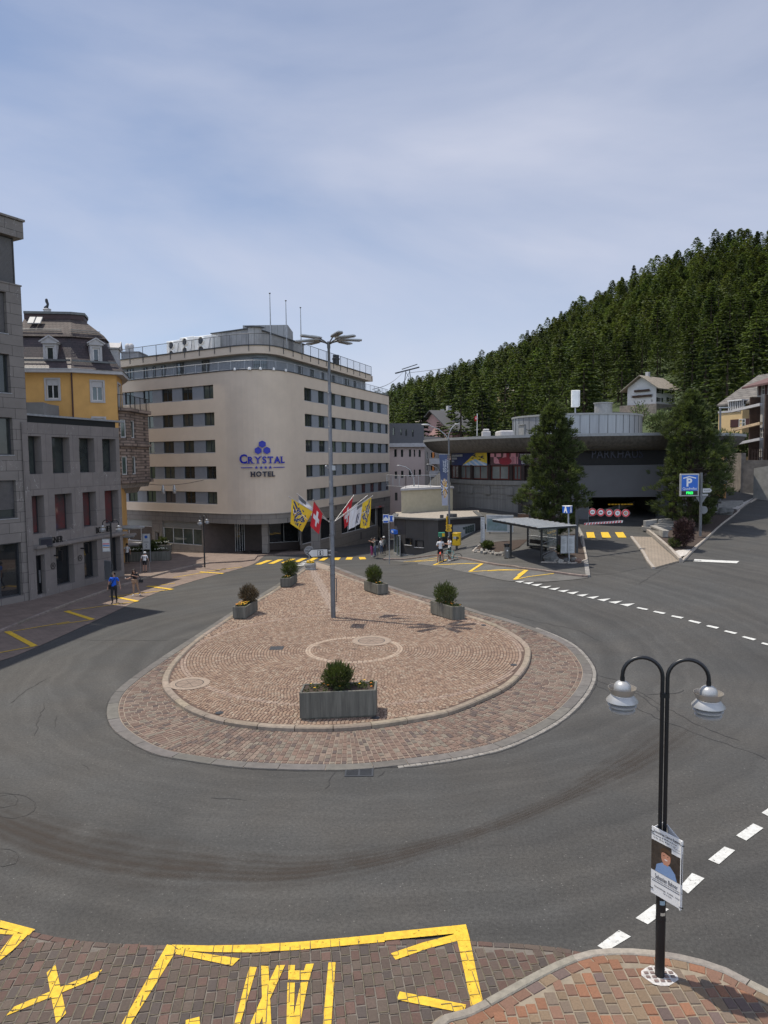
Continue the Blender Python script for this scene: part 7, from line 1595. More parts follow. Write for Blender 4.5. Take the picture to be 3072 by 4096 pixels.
# lamp post with hiking signs and banner
b_=G(c7(684,1680),.12);top_=atY(*c7(671,432),b_.y);t=thing('banner_lamp_post','tall grey double arm street lamp carrying hiking signs','street lamp',b_);hh=top_.z-b_.z;m=MB();m.lathe([(.1,0),(.1,1.2),(.08,1.25),(.065,hh)],14);m.build('pole',msteel,t)
for lb,pts,hw_ in(('a',[(671,432),(640,385),(560,320),(455,280)],(370,470,274)),('b',[(671,432),(680,370),(710,310),(745,278)],(735,805,268))):
 P_=[atY(*c7(*p),b_.y)for p in pts];m=MB();m.tube([tuple(v)for v in[Vector((*q,0))for q in[]]]or[Vector(p)for p in P_],.035,8);m.build('arm',steel,t,True);A=atY(*c7(hw_[0],hw_[2]),b_.y);B=atY(*c7(hw_[1],hw_[2]),b_.y);m=MB();c=(A+B)/2;m.ball(c,(B.x-A.x)/2,14,sq=(1,.5,.22));m.build('lamp_head',hd,t,True)
F=Face(atY(*c7(570,600),b_.y-.1),atY(*c7(664,600),b_.y-.1));zt_,zb_=F.z(c7(615,600)),F.z(c7(640,1165));t=thing('vertical_banner','long blue vertical festival banner hanging from the hiking sign lamp','banner',F.at(F.w,zb_));m=MB(F.F);cols=[mat('banner_slate',(.05,.07,.14),.6,var=.1,bump=0),mat('banner_gold',(.55,.33,.06),.6,var=.4,scale=8,bump=0),mat('banner_mist',(.34,.35,.42),.6,var=.1,bump=0),mat('banner_rust',(.22,.07,.03),.6,var=.4,scale=8,bump=0),b_wht]
nu_,nv_=20,90
def bc(u,v):
 d=math.hypot((u-.55)*1.0,(v-.40)*3.2)
 if v<.11:return 2
 if abs((u-.55)*3)<.9 and math.hypot(u-.55,(v-.33)*2.2)<.42:return[1,3,4,1][int((math.atan2(v-.33,u-.5)*6+20+u*3))%4]
 if.2<v<.5 and(math.sin(math.atan2((v-.33)*3,u-.5)*15)>.6)and d<.75:return 4
 if v<.2:return 2
 return 0
gx=[[F.at(F.w*u/nu_+(.18*F.w*v_/nv_ if True else 0)*(1-u/nu_)*1.9,zt_+(zb_-zt_)*v_/nv_,.04*math.sin(v_*.12))for u in range(nu_+1)]for v_ in range(nv_+1)]
for j in range(nv_):
 for i in range(nu_):m2=None;m.f.append([len(m.v)+k for k in range(4)]);m.v+=[tuple(gx[j][i]),tuple(gx[j+1][i]),tuple(gx[j+1][i+1]),tuple(gx[j][i+1])];m.m.append(bc((i+.5)/nu_,1-(j+.5)/nv_));m.s.append(True)
m.build('cloth',cols,t,True);m=MB()
for s_,u,sz in(('FESTIVAL',.40,.17),('GOURMET',.62,.17),('ST. MORITZ',.86,.13)):text_mb(m,s_,sz,F.F@Matrix.Translation((F.w*u+.08,zt_-(zt_-zb_)*.23,.07))@Matrix.Rotation(R(-90),4,'Z')@Matrix.Diagonal((-1.35,1,1,1)),.004,bold=.003)
m.build('lettering',b_wht,t,True);m=MB()
for z_ in(zt_,zb_):m.tube([F.at(.0 if z_>zb_ else.3*F.w,z_,0),F.at(F.w+.1,z_,0)],.02,6)
m.build('rod',steel,t,True)
ysg=mat('hiking_yellow',(.72,.42,.015),.45,var=.06,bump=.02)
for i,(x0,x1,y,dr)in enumerate(((650,686,1299,1),(652,686,1321,1),(653,685,1343,1),(650,686,1364,1),(641,711,1391,-1),(648,706,1416,1),(639,709,1440,-1))):
 F=Face(atY(*c7(x0,y),b_.y-.14),atY(*c7(x1,y),b_.y-.14+(.35 if i<4 else 0)));z_=F.z(c7(x1,y));t=thing('hiking_sign',['topmost','second','third','fourth','fifth','sixth','lowest'][i]+' yellow hiking arrow sign on the tall lamp post','sign',F.at(F.w/2,z_),0,'yellow hiking arrow signs');m=MB(F.F);h=.17;w_=F.w;tip=.14
 pr=[(0,z_),(tip,z_+h/1.6),(w_,z_+h/1.6),(w_,z_-h/1.6),(tip,z_-h/1.6)]if dr<0 else[(w_,z_),(w_-tip,z_+h/1.6),(0,z_+h/1.6),(0,z_-h/1.6),(w_-tip,z_-h/1.6)][::-1]
 m.prism(pr,-.02,.0);m.build('panel',ysg,t,True);m=MB(F.F)
 for k in range(3):m.box(w_*.25,w_*(.45+.12*k),z_+.05-k*.05,z_+.07-k*.05,.001,.004)
 m.build('print',ink,t,True)
 # pedestrian and toilet signs
q_=None
for lb,x0,x1,kd in(('blue crossing sign with white triangle beside the kiosk',1358,1413,0),('blue toilet sign with two white figures beside the kiosk',1418,1465,1)):
 Yq=57.2;F=Face(atY(*c6(x0,955),Yq),atY(*c6(x1,955),Yq));z0_,z1_=F.z(c6(x0,1000 if kd==0 else 990)),F.z(c6(x0,915 if kd==0 else 922));t=thing('blue_info_sign',lb,'sign',F.at(F.w/2,z0_));m=MB(F.F);m.box(0,F.w,z0_,z1_,-.04,0,bev=.01);m.build('panel',white,t,True);m=MB(F.F);m.box(.03,F.w-.03,z0_+.03,z1_-.03,.001,.005);m.build('face',blue_sign,t,True);m=MB(F.F);c_=F.w/2;h=z1_-z0_
 if kd==0:m.add([(c_-.3,z0_+.18,.008),(c_+.3,z0_+.18,.008),(c_,z1_-.14,.008)],[(0,1,2)])
 for s_ in((0,)if kd==0 else(-1,1)):cc=c_+s_*.16;k=.6 if kd==0 else 1;zz_=z0_+(.2 if kd==0 else.12);m.box(cc-.06*k,cc+.06*k,zz_+.0,zz_+.45*k*h,.009,.012);m.lathe([(0,0),(.06*k,0)],10,c=(0,0,0))if False else m.box(cc-.045*k,cc+.045*k,zz_+.48*k*h,zz_+.6*k*h,.009,.012)
 m.build('symbol',[white if kd else white],t,True)
 if kd==0:m=MB();q=F.at(F.w+.04,0);m.tube([(q.x,q.y+.06,g(q.x,q.y)),(q.x,q.y+.06,z1_+.05)],.04,8);m.build('post',steel,t,True)
 # car park sign
b_=G(c9(862,1705),.15);tp2=atY(*c9(873,1083),b_.y);t=thing('parking_sign','blue illuminated parking guidance sign with green display on a grey post','sign',b_);m=MB();m.tube([b_,tp2],.11,12);m.build('post',msteel,t,True)
F=Face(atY(*c9(664,1200),b_.y-.1),atY(*c9(854,1200),b_.y-.1));z0_,z1_=F.z(c9(760,1316)),F.z(c9(760,1094));m=MB(F.F);m.box(0,F.w,z0_,z1_,-.18,0,bev=.03);bx=m.build('box',alu,t,True);zd_=F.z(c9(760,1263));m=MB(F.F);m.box(.12,F.w-.12,zd_+.02,z1_-.1,.002,.008);m.build('face',mat('parking_blue',(.012,.12,.50),.35,var=.03,bump=0),t,True);m=MB(F.F);m.box(.12,F.w-.12,z0_+.1,zd_,.002,.008);m.build('display',black_metal,t,True)
m=MB();text_mb(m,'P',.88,F.F@Matrix.Translation((F.w*.46,F.z(c9(760,1183)),.01)),.004,bold=.03);text_mb(m,'Quadrellas',.27,F.F@Matrix.Translation((F.w*.5,F.z(c9(760,1240)),.01)),.004,sx=.95,bold=.002);xr,xl,xc=F.u(c9(822,1140)),F.u(c9(695,1140)),F.u(c9(757,1118));zr_,zc_=F.z(c9(822,1137)),F.z(c9(757,1122))
m.beam(F.at(xl,zr_,.012),F.at(xc,zc_,.012),.01,.09);m.beam(F.at(xc,zc_,.012),F.at(xr,zr_,.012),.01,.09);m.build('lettering',white,t,True);m=MB();text_mb(m,'FREI',.27,F.F@Matrix.Translation((F.w*.5,(z0_+.1+zd_)/2,.01)),.004,bold=.012,sx=1.1);m.build('display_text',mat('led_green',(.02,.8,.12),.5,emit=1.1,var=0,bump=0),t,True)
F=Face(atY(*c9(884,1258),b_.y-.05),atY(*c9(982,1258),b_.y+.1));zc=F.z(c9(930,1258));w_=F.w;t=thing('police_arrow_sign','white arrow sign pointing right on the parking sign post','sign',F.at(0,zc));m=MB(F.F);m.prism([(0,zc-.19),(w_*.8,zc-.19),(w_,zc),(w_*.8,zc+.19),(0,zc+.19)],-.04,0);m.build('panel',black_metal,t,True);m=MB(F.F);m.prism([(.03,zc-.155),(w_*.78,zc-.155),(w_*.94,zc),(w_*.78,zc+.155),(.03,zc+.155)],.002,.006);m.build('face',mat('sign_white_shade',(.5,.5,.48),.5),t,True);m=MB();text_mb(m,'POLIZEI',.2,F.F@Matrix.Translation((w_*.44,zc,.008)),.003,sx=.8);m.build('lettering',ink,t,True)
F=Face(atY(*c9(880,1302),b_.y-.05),atY(*c9(940,1302),b_.y));t=panel_thing('name_plate','small white name plate under the police arrow sign','sign',F,0,F.w,F.z(c9(910,1315)),F.z(c9(910,1291)),MC['sign_white_shade'],th=.03,lines=[(.1,.9,.35,.65)])
p=atY(*c9(878,1355),b_.y-.1);k=55/2.458*b_.y/2840;t=thing('yield_sign_back','grey back of a triangular yield sign on the parking sign post','sign',p);m=MB(M=frame((0,.14,0),(1,0,0)));m.prism([(-k,k*.65),(k,k*.65),(0,-k*.85)][::-1],-.015,.015);m.build('panel',sign_grey,t)
p=atY(*c9(897,1450),b_.y+.15);t=thing('round_sign_back','grey back of a small round sign low on the parking sign post','sign',p);m=MB();m.lathe([(0,.015),(k*.7,.015),(k*.7,-.015),(0,-.015)],24,T=Matrix.Rotation(R(90),4,'X'));m.build('disc',sign_grey,t)
# curved street lamps near the terrace, T lamps on the right
for lb,pts,hx,Yq in(('curved grey street lamp in front of the pink building',[(292,900),(285,850),(250,775),(200,740),(140,727)],(100,145,724),72),('curved grey street lamp between the banner and the beige block',[(600,900),(585,810),(550,755),(500,725),(460,714)],(430,468,711),76)):
 P_=[atY(*c7(*p),Yq)for p in pts];b_=Vector((P_[0].x,Yq,-1));t=thing('street_lamp',lb,'street lamp',b_);m=MB();m.tube([b_,P_[0]]+P_[1:],[.09,.07,.06,.05,.045,.04],8);m.build('pole',steel,t,True);A=atY(*c7(hx[0],hx[2]),Yq);B=atY(*c7(hx[1],hx[2]),Yq);m=MB();m.ball((A+B)/2,(B.x-A.x)/2,12,sq=(1,.4,.25));m.build('lamp_head',hd,t,True)
for lb,x0,y0,x1,y1,h0,h1,Yq in(('grey T headed street lamp behind the right hand pine',1052,1400,1060,447,1052,1152,74),('slim grey street lamp in front of the old grey house',1367,1116,1383,543,1328,1391,97)):
 A=atY(*c9(x0,y0),Yq);B=atY(*c9(x1,y1),Yq);A.z=g(A.x,A.y);t=thing('street_lamp',lb,'street lamp',A);m=MB();m.tube([A,B],.1,10);m.build('pole',msteel,t,True);P=atY(*c9(h0,y1-4),Yq);Q=atY(*c9(h1,y1-4),Yq);m=MB();m.beam(P,Q,.3,.12);m.build('lamp_head',hd,t,True)
 # left side street furniture
F=Face(atY(*c2(968,1380),b2.y),atY(*c2(1044,1380),b2.y));z0_,z1_=F.z(c2(1005,1440)),F.z(c2(1005,1316));t=panel_thing('bus_line_board','white bus stop board with red and blue stripes on the left lamp','sign',F,0,F.w,z0_,z1_,mat('sign_white_shade',(.5,.5,.48),.5),border=.04)
m=MB(F.F);
for i,(a,b)in enumerate(((.58,.65),(.44,.52),(.32,.38))):m.box(.05,F.w-.05,z0_+(z1_-z0_)*a,z0_+(z1_-z0_)*b,.007,.010,mi=i)
m.build('stripes',[mat('stripe_red',(.5,.02,.08),.5),mat('stripe_blue',(.04,.18,.45),.5),mat('stripe_brown',(.28,.13,.04),.5)],t,True)
A,B=c2(988,1620),c2(1056,1610);bb=G(c2(1040,1760),.12);F=Face(atY(*A,bb.y+.5),atY(*B,bb.y));t=panel_thing('notice_board_back','grey back of a rounded notice board at the left bus stop','notice board',F,0,F.w,F.z(c2(1020,1710)),F.z(c2(1020,1522)),sign_grey,(F.w*.8,),bb.z,border=.06,frame_m=steel)
F=Face(atY(*c2(375,1350),43.9),atY(*c2(503,1355),44.6));z0_,z1_=F.z(c2(440,1400)),F.z(c2(440,1305));t=thing('departure_display','boxy dark departure display bracketed to the grey shop wall','display',F.at(F.w/2,z0_));m=MB(F.F);m.box(0,F.w,z0_,z1_,-.5,0,bev=.04);m.build('housing',dark_metal,t,True);m=MB(F.F);m.box(.08,F.w-.08,z0_+.12,z1_-.1,.002,.008);m.build('screen',mat('display_black',(.012,.015,.03),.2),t,True);m=MB(F.F);m.box(-1.0,0,z1_-.12,z1_-.04,-.3,-.22);m.box(-1.0,0,z0_+.02,z0_+.1,-.3,-.22);m.build('bracket',dark_metal,t,True)
bb=G(c4(345,1400),.12);F=Face(atY(*c4(305,1190),bb.y),atY(*c4(382,1190),bb.y));z0_,z1_=F.z(c4(345,1272)),F.z(c4(345,1110));t=panel_thing('pedestrian_banner','white upright banner with a round blue pedestrian symbol on the plaza','banner',F,0,F.w,z0_,z1_,mat('sign_white_shade',(.5,.5,.48),.5),(0.02,F.w-.02),bb.z,th=.02,lines=[(.15,.85,.5,.51),(.2,.8,.46,.47),(.1,.9,.42,.43),(.45,.55,.30,.36),(.25,.75,.25,.26),(.4,.6,.14,.19),(.2,.8,.09,.10)])
m=MB();m.lathe([(0,.012),(F.w*.2,.012)],20,T=F.F@Matrix.Translation((F.w*.5,z0_+(z1_-z0_)*.8,0)));m.build('symbol',blue_sign,t,True)
bb=G(c4(462,1305),.12);F=Face(atY(*c4(446,1258),bb.y),atY(*c4(481,1258),bb.y));z0_,z1_=F.z(c4(463,1292)),F.z(c4(463,1226));t=panel_thing('no_parking_sign','small white plate with round no parking symbol by the hotel door','sign',F,0,F.w,z0_,z1_,MC['sign_white_shade'],(F.w/2,),bb.z,border=.02);m=MB();T=F.F@Matrix.Translation((F.w*.5,(z0_+z1_)/2,0));m.lathe([(0,.012),(F.w*.3,.012)],18,T=T);m.lathe([(F.w*.3,.012),(F.w*.42,.012)],18,T=T,mi=1);m.build('symbol',[blue_sign,red_sign],t,True)
for lb,q,w_,d_,rz,kn in(('front grey planter with white flowers at the left of the plaza',(312,1392),4.2,1.1,8,1),('rear grey planter box with a pale lid near the hotel door',(290,1312),3.2,1.6,5,0),('right rear planter with small shrubs along the hotel front',(420,1312),3.0,1.0,12,1)):
 p=G(c4(*q),.12);t=thing('plaza_planter',lb,'planter',(p.x,p.y+d_/2,p.z),R(rz));m=MB();m.box(-w_/2,w_/2,-d_/2,d_/2,0,.78,bev=.03);m.build('box',planter_conc,t);m=MB();m.box(-w_/2+.1,w_/2-.1,-d_/2+.1,d_/2-.1,.785,.80 if kn else.9);m.build('soil' if kn else 'lid',soil if kn else m_trimw,t)
 if kn:
  m=MB();rr=random.Random(int(w_*10));foliage(m,(0,0,.9),w_/2-.2,d_/2-.2,.3,900,.16,rr,hollow=.1);foliage(m,(.7,0,1.1),.35,.3,.45,500,.14,rr,hollow=.2);m.build('foliage',leaf_dark,t);m=MB()
  for k in range(40):m.ball((rr.uniform(-w_/2+.2,w_/2-.2),rr.uniform(-d_/2+.1,.1),.95+.15*rr.random()),.06,6,sq=(1,1,.6))
  m.build('flowers',mat('white_petals',(.6,.6,.5),.7),t)
  # catenary lamps
A=atY(*c4(200,583),58);B=atY(*c4(930,562),66);t=thing('lamp_wire','thin wire strung from the stone bay to the hotel wall','wire',A);m=MB();m.tube([A.lerp(B,i/12)-Vector((0,0,.35*math.sin(math.pi*i/12)))for i in range(13)],.02,4);m.build('cable',black_metal,t,True)
for i,x in enumerate((490,605)):
 s_=(x-200)/730;q=A.lerp(B,s_)-Vector((0,0,.35*math.sin(math.pi*s_)));t=thing('hanging_lamp',['left','right'][i]+' silver lamp hanging from the wire before the hotel','lamp',q,0,'lamps on the wire');k=19/2.552*q.y/2840;m=MB();m.lathe([(0,0),(.05,-.02),(k*.55,-.12),(k*.6,-.3)],14);m.build('dome',alu,t);m=MB();m.lathe([(k*.9,-.3),(k,-.42),(k*.9,-.48)],16);m.build('shade',alu,t);m=MB();m.lathe([(k*.5,-.48),(k*.95,-.55),(k*.9,-.7),(k*.5,-.78),(0,-.78)],16);m.build('louvre',alu,t)
 # rocks
rockm=mat('rocks',(.24,.225,.20),.95,var=.35,scale=2.2,bump=1.0,bscale=9,rnd=.3);rockd=mat('dark_rocks',(.10,.10,.095),.95,var=.35,scale=2,bump=1.0,bscale=8,rnd=.2)
def rock(lb,p,sz,mm,seed,grp='boulders along the bed',flat=.65):
 sz*=.58
 m=MB();rr=random.Random(seed);n=9;vs=[];ph=[rr.uniform(0,6)for _ in range(6)]
 for i in range(n+1):
  th=math.pi*i/n
  for j in range(14):
   a=2*math.pi*j/14;d=Vector((math.sin(th)*math.cos(a),math.sin(th)*math.sin(a),math.cos(th)));k=1+.18*math.sin(3*d.x+ph[0])+.15*math.sin(4*d.y+ph[1])+.14*math.sin(5*d.z+ph[2]+2*d.x)+.05*rr.uniform(-1,1);vs.append(Vector((d.x*sz,d.y*sz*.8,d.z*sz*flat))*k)
 m.add(vs,[(i*14+j,(i+1)*14+j,(i+1)*14+(j+1)%14,i*14+(j+1)%14)for i in range(n)for j in range(14)],0,False);o=m.build('rock',mm);o.location=(p.x,p.y,p.z+sz*flat*.45);o.rotation_euler=(0,0,rr.uniform(0,6));return tag(o,lb,'rock',grp)
k=0
for(x,y,s_)in((1000,1672,.3),(1048,1685,.33),(1090,1692,.36),(1132,1690,.3),(1170,1700,.34),(1212,1708,.3),(1262,1708,.42),(975,1680,.25),(1050,1660,.28),(1100,1668,.26),(1310,1690,.3)):rock('pale boulder in the front row of the bed left of the shelter',G(c7(x,y),.15),s_,rockm,k,'pale boulders left of the shelter');k+=1
rock('big dark pointed boulder at the shelter end of the small bed',G(c8(700,1925),.15),.85,rockd,50,'boulders by the timetable board',.8)
for lb,x,y,s_,mm in(('pale boulder touching the big dark one beside the shelter',752,1930,.38,rockm),('brown grey boulder left of the timetable post',805,1935,.42,rockm),('dark squat boulder under the timetable board',862,1925,.4,rockd),('pale boulder right of the post with the blue box sign',960,1915,.4,rockm),('long flat reddish boulder at the right corner of the small bed',1005,1930,.5,mat('red_rock',(.24,.15,.11),.95,var=.3,bump=1)),('small pale stone at the kerb under the timetable post',900,1945,.22,rockm)):rock(lb,G(c8(x,y),.15),s_,mm,k,'boulders by the timetable board');k+=1
rock('large dark rock on the upper part of the planted wedge',G(c9(1110,1492),.2),1.0,rockd,77,None,.75)
for i,(x,y,s_)in enumerate(((1320,1310,.3),(1360,1300,.25),(1395,1306,.3),(1440,1296,.3),(1480,1290,.35),(1380,1316,.25),(1530,1305,.3),(1330,1270,.22),(1460,1270,.3),(1510,1280,.25))):rock('low stone in the dark bed at the hotel entrance',G(c4(x,y),.05),s_,rockm,90+i,'low stones at the hotel entrance',.4)
sheet('hotel_bed',[xy(G(c4(*p)))for p in((1290,1325),(1420,1270),(1700,1262),(1800,1290),(1650,1332),(1500,1335))],.14,soil);sheet('shelter_bed',[xy(G(c8(*p)))for p in((590,1952),(955,1962),(1090,1925),(1050,1780),(1000,1640),(900,1640),(700,1780),(620,1900))],.15,soil);sheet('rock_bed',[xy(G(c7(*p)))for p in((945,1690),(1285,1732),(1450,1650),(1560,1560),(1300,1580),(1030,1612))],.15,soil)
kerb('bed_edging',[xy(G(c7(*p)))for p in((1040,1605),(940,1695),(1285,1742))],.15,.2,granite,.9);kerb('bed_edging',[xy(G(c8(*p)))for p in((590,1955),(955,1966),(1098,1928),(1040,1640))],.15,.2,granite,.9)
m=MB();p=G(c9(405,1668),.2);q=G(c9(520,1718),.2);m.beam((p.x,p.y,p.z+.2),(q.x,q.y,q.z+.2),.45,.4);m.beam((p.x-.05,p.y,p.z+.47),(q.x+.05,q.y,q.z+.45),.5,.12);tag(m.build('stone_slab',rockm),'stacked pale stone slabs at the left edge of the planted wedge','stone slab')
# retaining wall, steps, handrails, wooden hatch
YS=63;stp=mat('step_concrete',(.17,.165,.155),.9,var=.2,scale=2);m=MB();A=G(c9(332,1640),0);F=Face(atY(*c9(330,1600),58.5),atY(*c9(600,1590),60.5));m.M=F.F;zt_=F.z(c9(450,1545));m.box(0,F.w,1,zt_,-.3,0,bev=.03);tw_=m.build('retaining_wall',concrete);tag(tw_,'low concrete retaining wall at the foot of the stairs','wall')
t=thing('outdoor_stairs','concrete steps climbing behind the planted wedge to the upper road','stairs',A)
for i in range(5):F=Face(atY(*c9(395+i*25,1630-i*16),57.6+i*.45),atY(*c9(600+i*15,1625-i*17),58.6+i*.5));m=MB(F.F);z_=F.z(c9(480,1620-i*17));m.box(0,F.w,z_-.3,z_,-1.2,0);m.build('step',stp,t,True)
for i in range(6):F=Face(atY(*c9(920+i*30,1475-i*20),66+i*.7),atY(*c9(1110+i*35,1478-i*18),67+i*.8));m=MB(F.F);z_=F.z(c9(1000,1468-i*19));m.box(0,F.w,z_-.35,z_,-1.2,0);m.build('step',stp,t,True)
m=MB();P_=[atY(*c9(*p),y)for p,y in(((440,1545),59),((590,1480),60),((770,1425),62),((950,1360),65),((1035,1325),68))];m.tube(P_,.035,6)
for p in P_:m.tube([p,p-Vector((0,0,1.0))],.03,6)
m.build('handrail',black_metal,t,True);F=Face(atY(*c9(1050,1250),68),atY(*c9(1117,1250),68.3));z0_,z1_=F.z(c9(1085,1335)),F.z(c9(1085,1195));t=thing('wooden_cabinet','upright orange brown wooden cabinet with dark top by the upper path','cabinet',F.at(0,z0_));m=MB(F.F)
for i in range(6):m.box(F.w*i/6+.005,F.w*(i+1)/6-.005,z0_,z1_,-.8,0)
m.build('boards',mat('orange_wood',(.33,.16,.05),.8,var=.25,scale=4),t,True);m=MB(F.F);m.box(-.05,F.w+.05,z1_+.004,F.z(c9(1085,1165)),-.85,.05);m.build('top',dark_metal,t,True)
F=Face(atY(*c9(1098,985),84),atY(*c9(1138,985),84));z0_,z1_=F.z(c9(1118,1045)),F.z(c9(1118,930));t=panel_thing('ban_and_zone_sign','white board with a red ringed ban sign above a blue square, uphill','sign',F,0,F.w,z0_,z1_,MC['sign_white_shade'],(.1,F.w-.1),g(F.P0.x,F.P0.y));m=MB();T=F.F@Matrix.Translation((F.w*.5,z0_+(z1_-z0_)*.8,0));m.lathe([(F.w*.27,.012),(F.w*.4,.012)],18,T=T);m.build('ring',red_sign,t,True);m=MB(F.F);m.box(.2,F.w-.2,z0_+.9,z0_+1.9,.008,.012);m.build('blue_square',blue_sign,t,True)
# flag on the round roof
b_=atY(*c7(990,398),70);tp3=atY(*c7(992,150),70);t=thing('roof_flag','small red flag with white cross on a pole at the round roof','flag',b_);m=MB();m.tube([b_,tp3],.035,6);m.build('pole',white,t,True);m=MB();A=atY(*c7(992,170),70);Wd,Hd=32/2.765*70/2840,68/2.765*70/2840
for j in range(14):
 for i in range(14):
  P_=[Vector((A.x-Wd*u*(1-.2*v),70+.1*math.sin(u*6+v*3),A.z-Hd*v*(.75)-.5*Wd*u))for u,v in((i/14,j/14),((i+1)/14,j/14),((i+1)/14,(j+1)/14),(i/14,(j+1)/14))];m.quad(*P_,mi=p_swiss((i+.5)/14,(j+.5)/14))
m.build('cloth',[fl_red,fl_wht],t,True)
# people
skin_m=mat('skin',(.36,.20,.135),.6,var=.06,bump=0)
def cloth_m(n,c):return mat('cloth_'+n,c,.85,var=.12,scale=14,bump=.15,bscale=60)
BASE=dict(pel=(0,0,.93),bel=(0,0,1.08),che=(0,.01,1.28),nec=(0,.01,1.46),hea=(0,-.01,1.59),top=(0,0,1.68),nose=(0,-.105,1.585),sL=(-.18,.01,1.40),eL=(-.235,.03,1.13),wL=(-.25,-.03,.88),hL=(-.25,-.05,.81),sR=(.18,.01,1.40),eR=(.235,.03,1.13),wR=(.25,-.03,.88),hR=(.25,-.05,.81),pL=(-.095,0,.89),kL=(-.10,-.02,.49),aL=(-.10,.03,.09),tL=(-.11,-.15,.03),pR=(.095,0,.89),kR=(.10,-.02,.49),aR=(.10,.03,.09),tR=(.11,-.15,.03))
RAD=dict(pel=.135,bel=.125,che=.145,nec=.055,hea=.098,top=.062,nose=.014,s=.066,e=.045,w=.03,h=.035,p=.1,k=.062,a=.042,t=.034)
BONES=[('pel','bel','torso'),('bel','che','torso'),('che','nec','torso'),('nec','hea','head'),('hea','top','head'),('hea','nose','head')]
for s_ in 'LR':BONES+=[('che','s'+s_,'torso'),('s'+s_,'e'+s_,'uarm'),('e'+s_,'w'+s_,'farm'),('w'+s_,'h'+s_,'hand'),('pel','p'+s_,'hip'),('p'+s_,'k'+s_,'thigh'),('k'+s_,'a'+s_,'shin'),('a'+s_,'t'+s_,'foot')]
def person(label,base,height,face,pose,cl,hair=(.02,.015,.012),hat=None,extras=None,group=None,fat=1.0,longhair=False):
 k=height/1.72;J=dict(BASE);J.update(pose or{});names=list(J);idx={n:i for i,n in enumerate(names)}
 vs=[Vector(J[n])for n in names];rad=[RAD.get(n,RAD.get(n[0],.04))*(fat if n in('pel','bel','che')else 1)for n in names];ed=[(idx[a],idx[b])for a,b,_ in BONES]
 for s_ in 'LR':
  h=Vector(J['h'+s_]);w_=Vector(J['w'+s_]);d=(h-w_).normalized();sd_=d.cross(Vector((1,0,0)if abs(d.x)<.8 else(0,0,1))).normalized();cu=d.cross(sd_)*.5
  for f,(o,ln)in enumerate(((-.026,.062),(-.009,.075),(.009,.07),(.025,.055))):
   vs.append(h+sd_*o+d*ln*.55);rad.append(.0095);ed.append((idx['h'+s_],len(vs)-1));vs.append(h+sd_*o+d*ln+cu*.03);rad.append(.008);ed.append((len(vs)-2,len(vs)-1))
  vs.append(w_.lerp(h,.6)+sd_*-.045+d*.01);rad.append(.0105);ed.append((idx['h'+s_],len(vs)-1));vs.append(vs[-1]+d*.035);rad.append(.0085);ed.append((len(vs)-2,len(vs)-1))
 me=bpy.data.meshes.new('p');me.from_pydata([tuple(v)for v in vs],ed,[]);o=bpy.data.objects.new('p',me);COL.objects.link(o)
 sk=o.modifiers.new('s','SKIN');sk.use_smooth_shade=True;sv=me.skin_vertices[0].data
 for i,r_ in enumerate(rad):sv[i].radius=(r_,r_*(.72 if names[i]in('pel','bel','che')else 1)if i<len(names)else r_)
 sv[0].use_root=True;o.modifiers.new('b','SUBSURF').levels=1
 dg=bpy.context.evaluated_depsgraph_get();m2=bpy.data.meshes.new_from_object(o.evaluated_get(dg));bpy.data.objects.remove(o)
 m2.name='body';m2.materials.clear()
 for m_ in(skin_m,cl['shirt'],cl['trousers'],cl['shoes']):m2.materials.append(m_)
 sl,lg=cl.get('sleeve',.6),cl.get('leg',1.9);seg=[(Vector(J[a]),Vector(J[b]),r_)for a,b,r_ in BONES];mi=[]
 for p in m2.polygons:
  c=p.center;best=None
  for a,b,r_ in seg:
   d=b-a;t=max(0,min(1,(c-a).dot(d)/d.length_squared));q=(c-(a+d*t)).length
   if best is None or q<best[0]:best=(q,r_,t)
  _,r_,t=best
  mi.append({'torso':1,'hip':2,'head':0,'hand':0,'uarm':1 if t<sl else 0,'farm':1 if 1+t<sl else 0,'thigh':2 if t<lg else 0,'shin':2 if 1+t<lg else 0,'foot':3}[r_]if not(r_=='torso' and c.z<J['pel'][2]+.03)else 2)
  if r_=='torso' and c.z>J['nec'][2]-.02:mi[-1]=0
 m2.polygons.foreach_set('material_index',mi)
 t=thing('person',label,'person',base,face,group);t.scale=(k,k,k);bo=bpy.data.objects.new('body',m2);COL.objects.link(bo);bo.parent=t
 H_=Vector(J['hea'])+Vector((0,.012,.03));m=MB();rr=random.Random(3)
 vs=[];n=14
 for i in range(6):
  th=math.pi*.56*i/5
  for j in range(n):a=2*math.pi*j/n;back=.5+.5*math.sin(a);q=1.0+(.12*back if longhair else 0);z=math.cos(th)*(1 if not longhair else 1);vs.append(H_+Vector((.105*math.sin(th)*math.cos(a)*q,(.118*math.sin(th)*math.sin(a))*q+.01,.118*z-(.05*back*i/5)-(.28*back*max(0,i-3)/2 if longhair else 0))))
 m.add(vs,[(i*n+j,(i+1)*n+j,(i+1)*n+(j+1)%n,i*n+(j+1)%n)for i in range(5)for j in range(n)if not(i>=3 and math.sin(2*math.pi*(j+.5)/n)<-.35)],0,True);m.build('hair',mat('hair%d'%int(hair[0]*1000),hair,.7,var=.2,bump=.2),t)
 if hat:
  m=MB(M=Matrix.Translation(H_));m.lathe([(0,.135),(.07,.125),(.108,.085),(.122,.03),(.12,0)],18)
  if hat[0]=='cap':m.add([(-.08,-.11,.02),(.08,-.11,.02),(.06,-.2,.01),(-.06,-.2,.01)],[(0,1,2,3)])
  m.build('hat' if hat[0]=='cap' else 'helmet',hat[1],t)
 for f in(extras or[]):f(t,J)
 return t
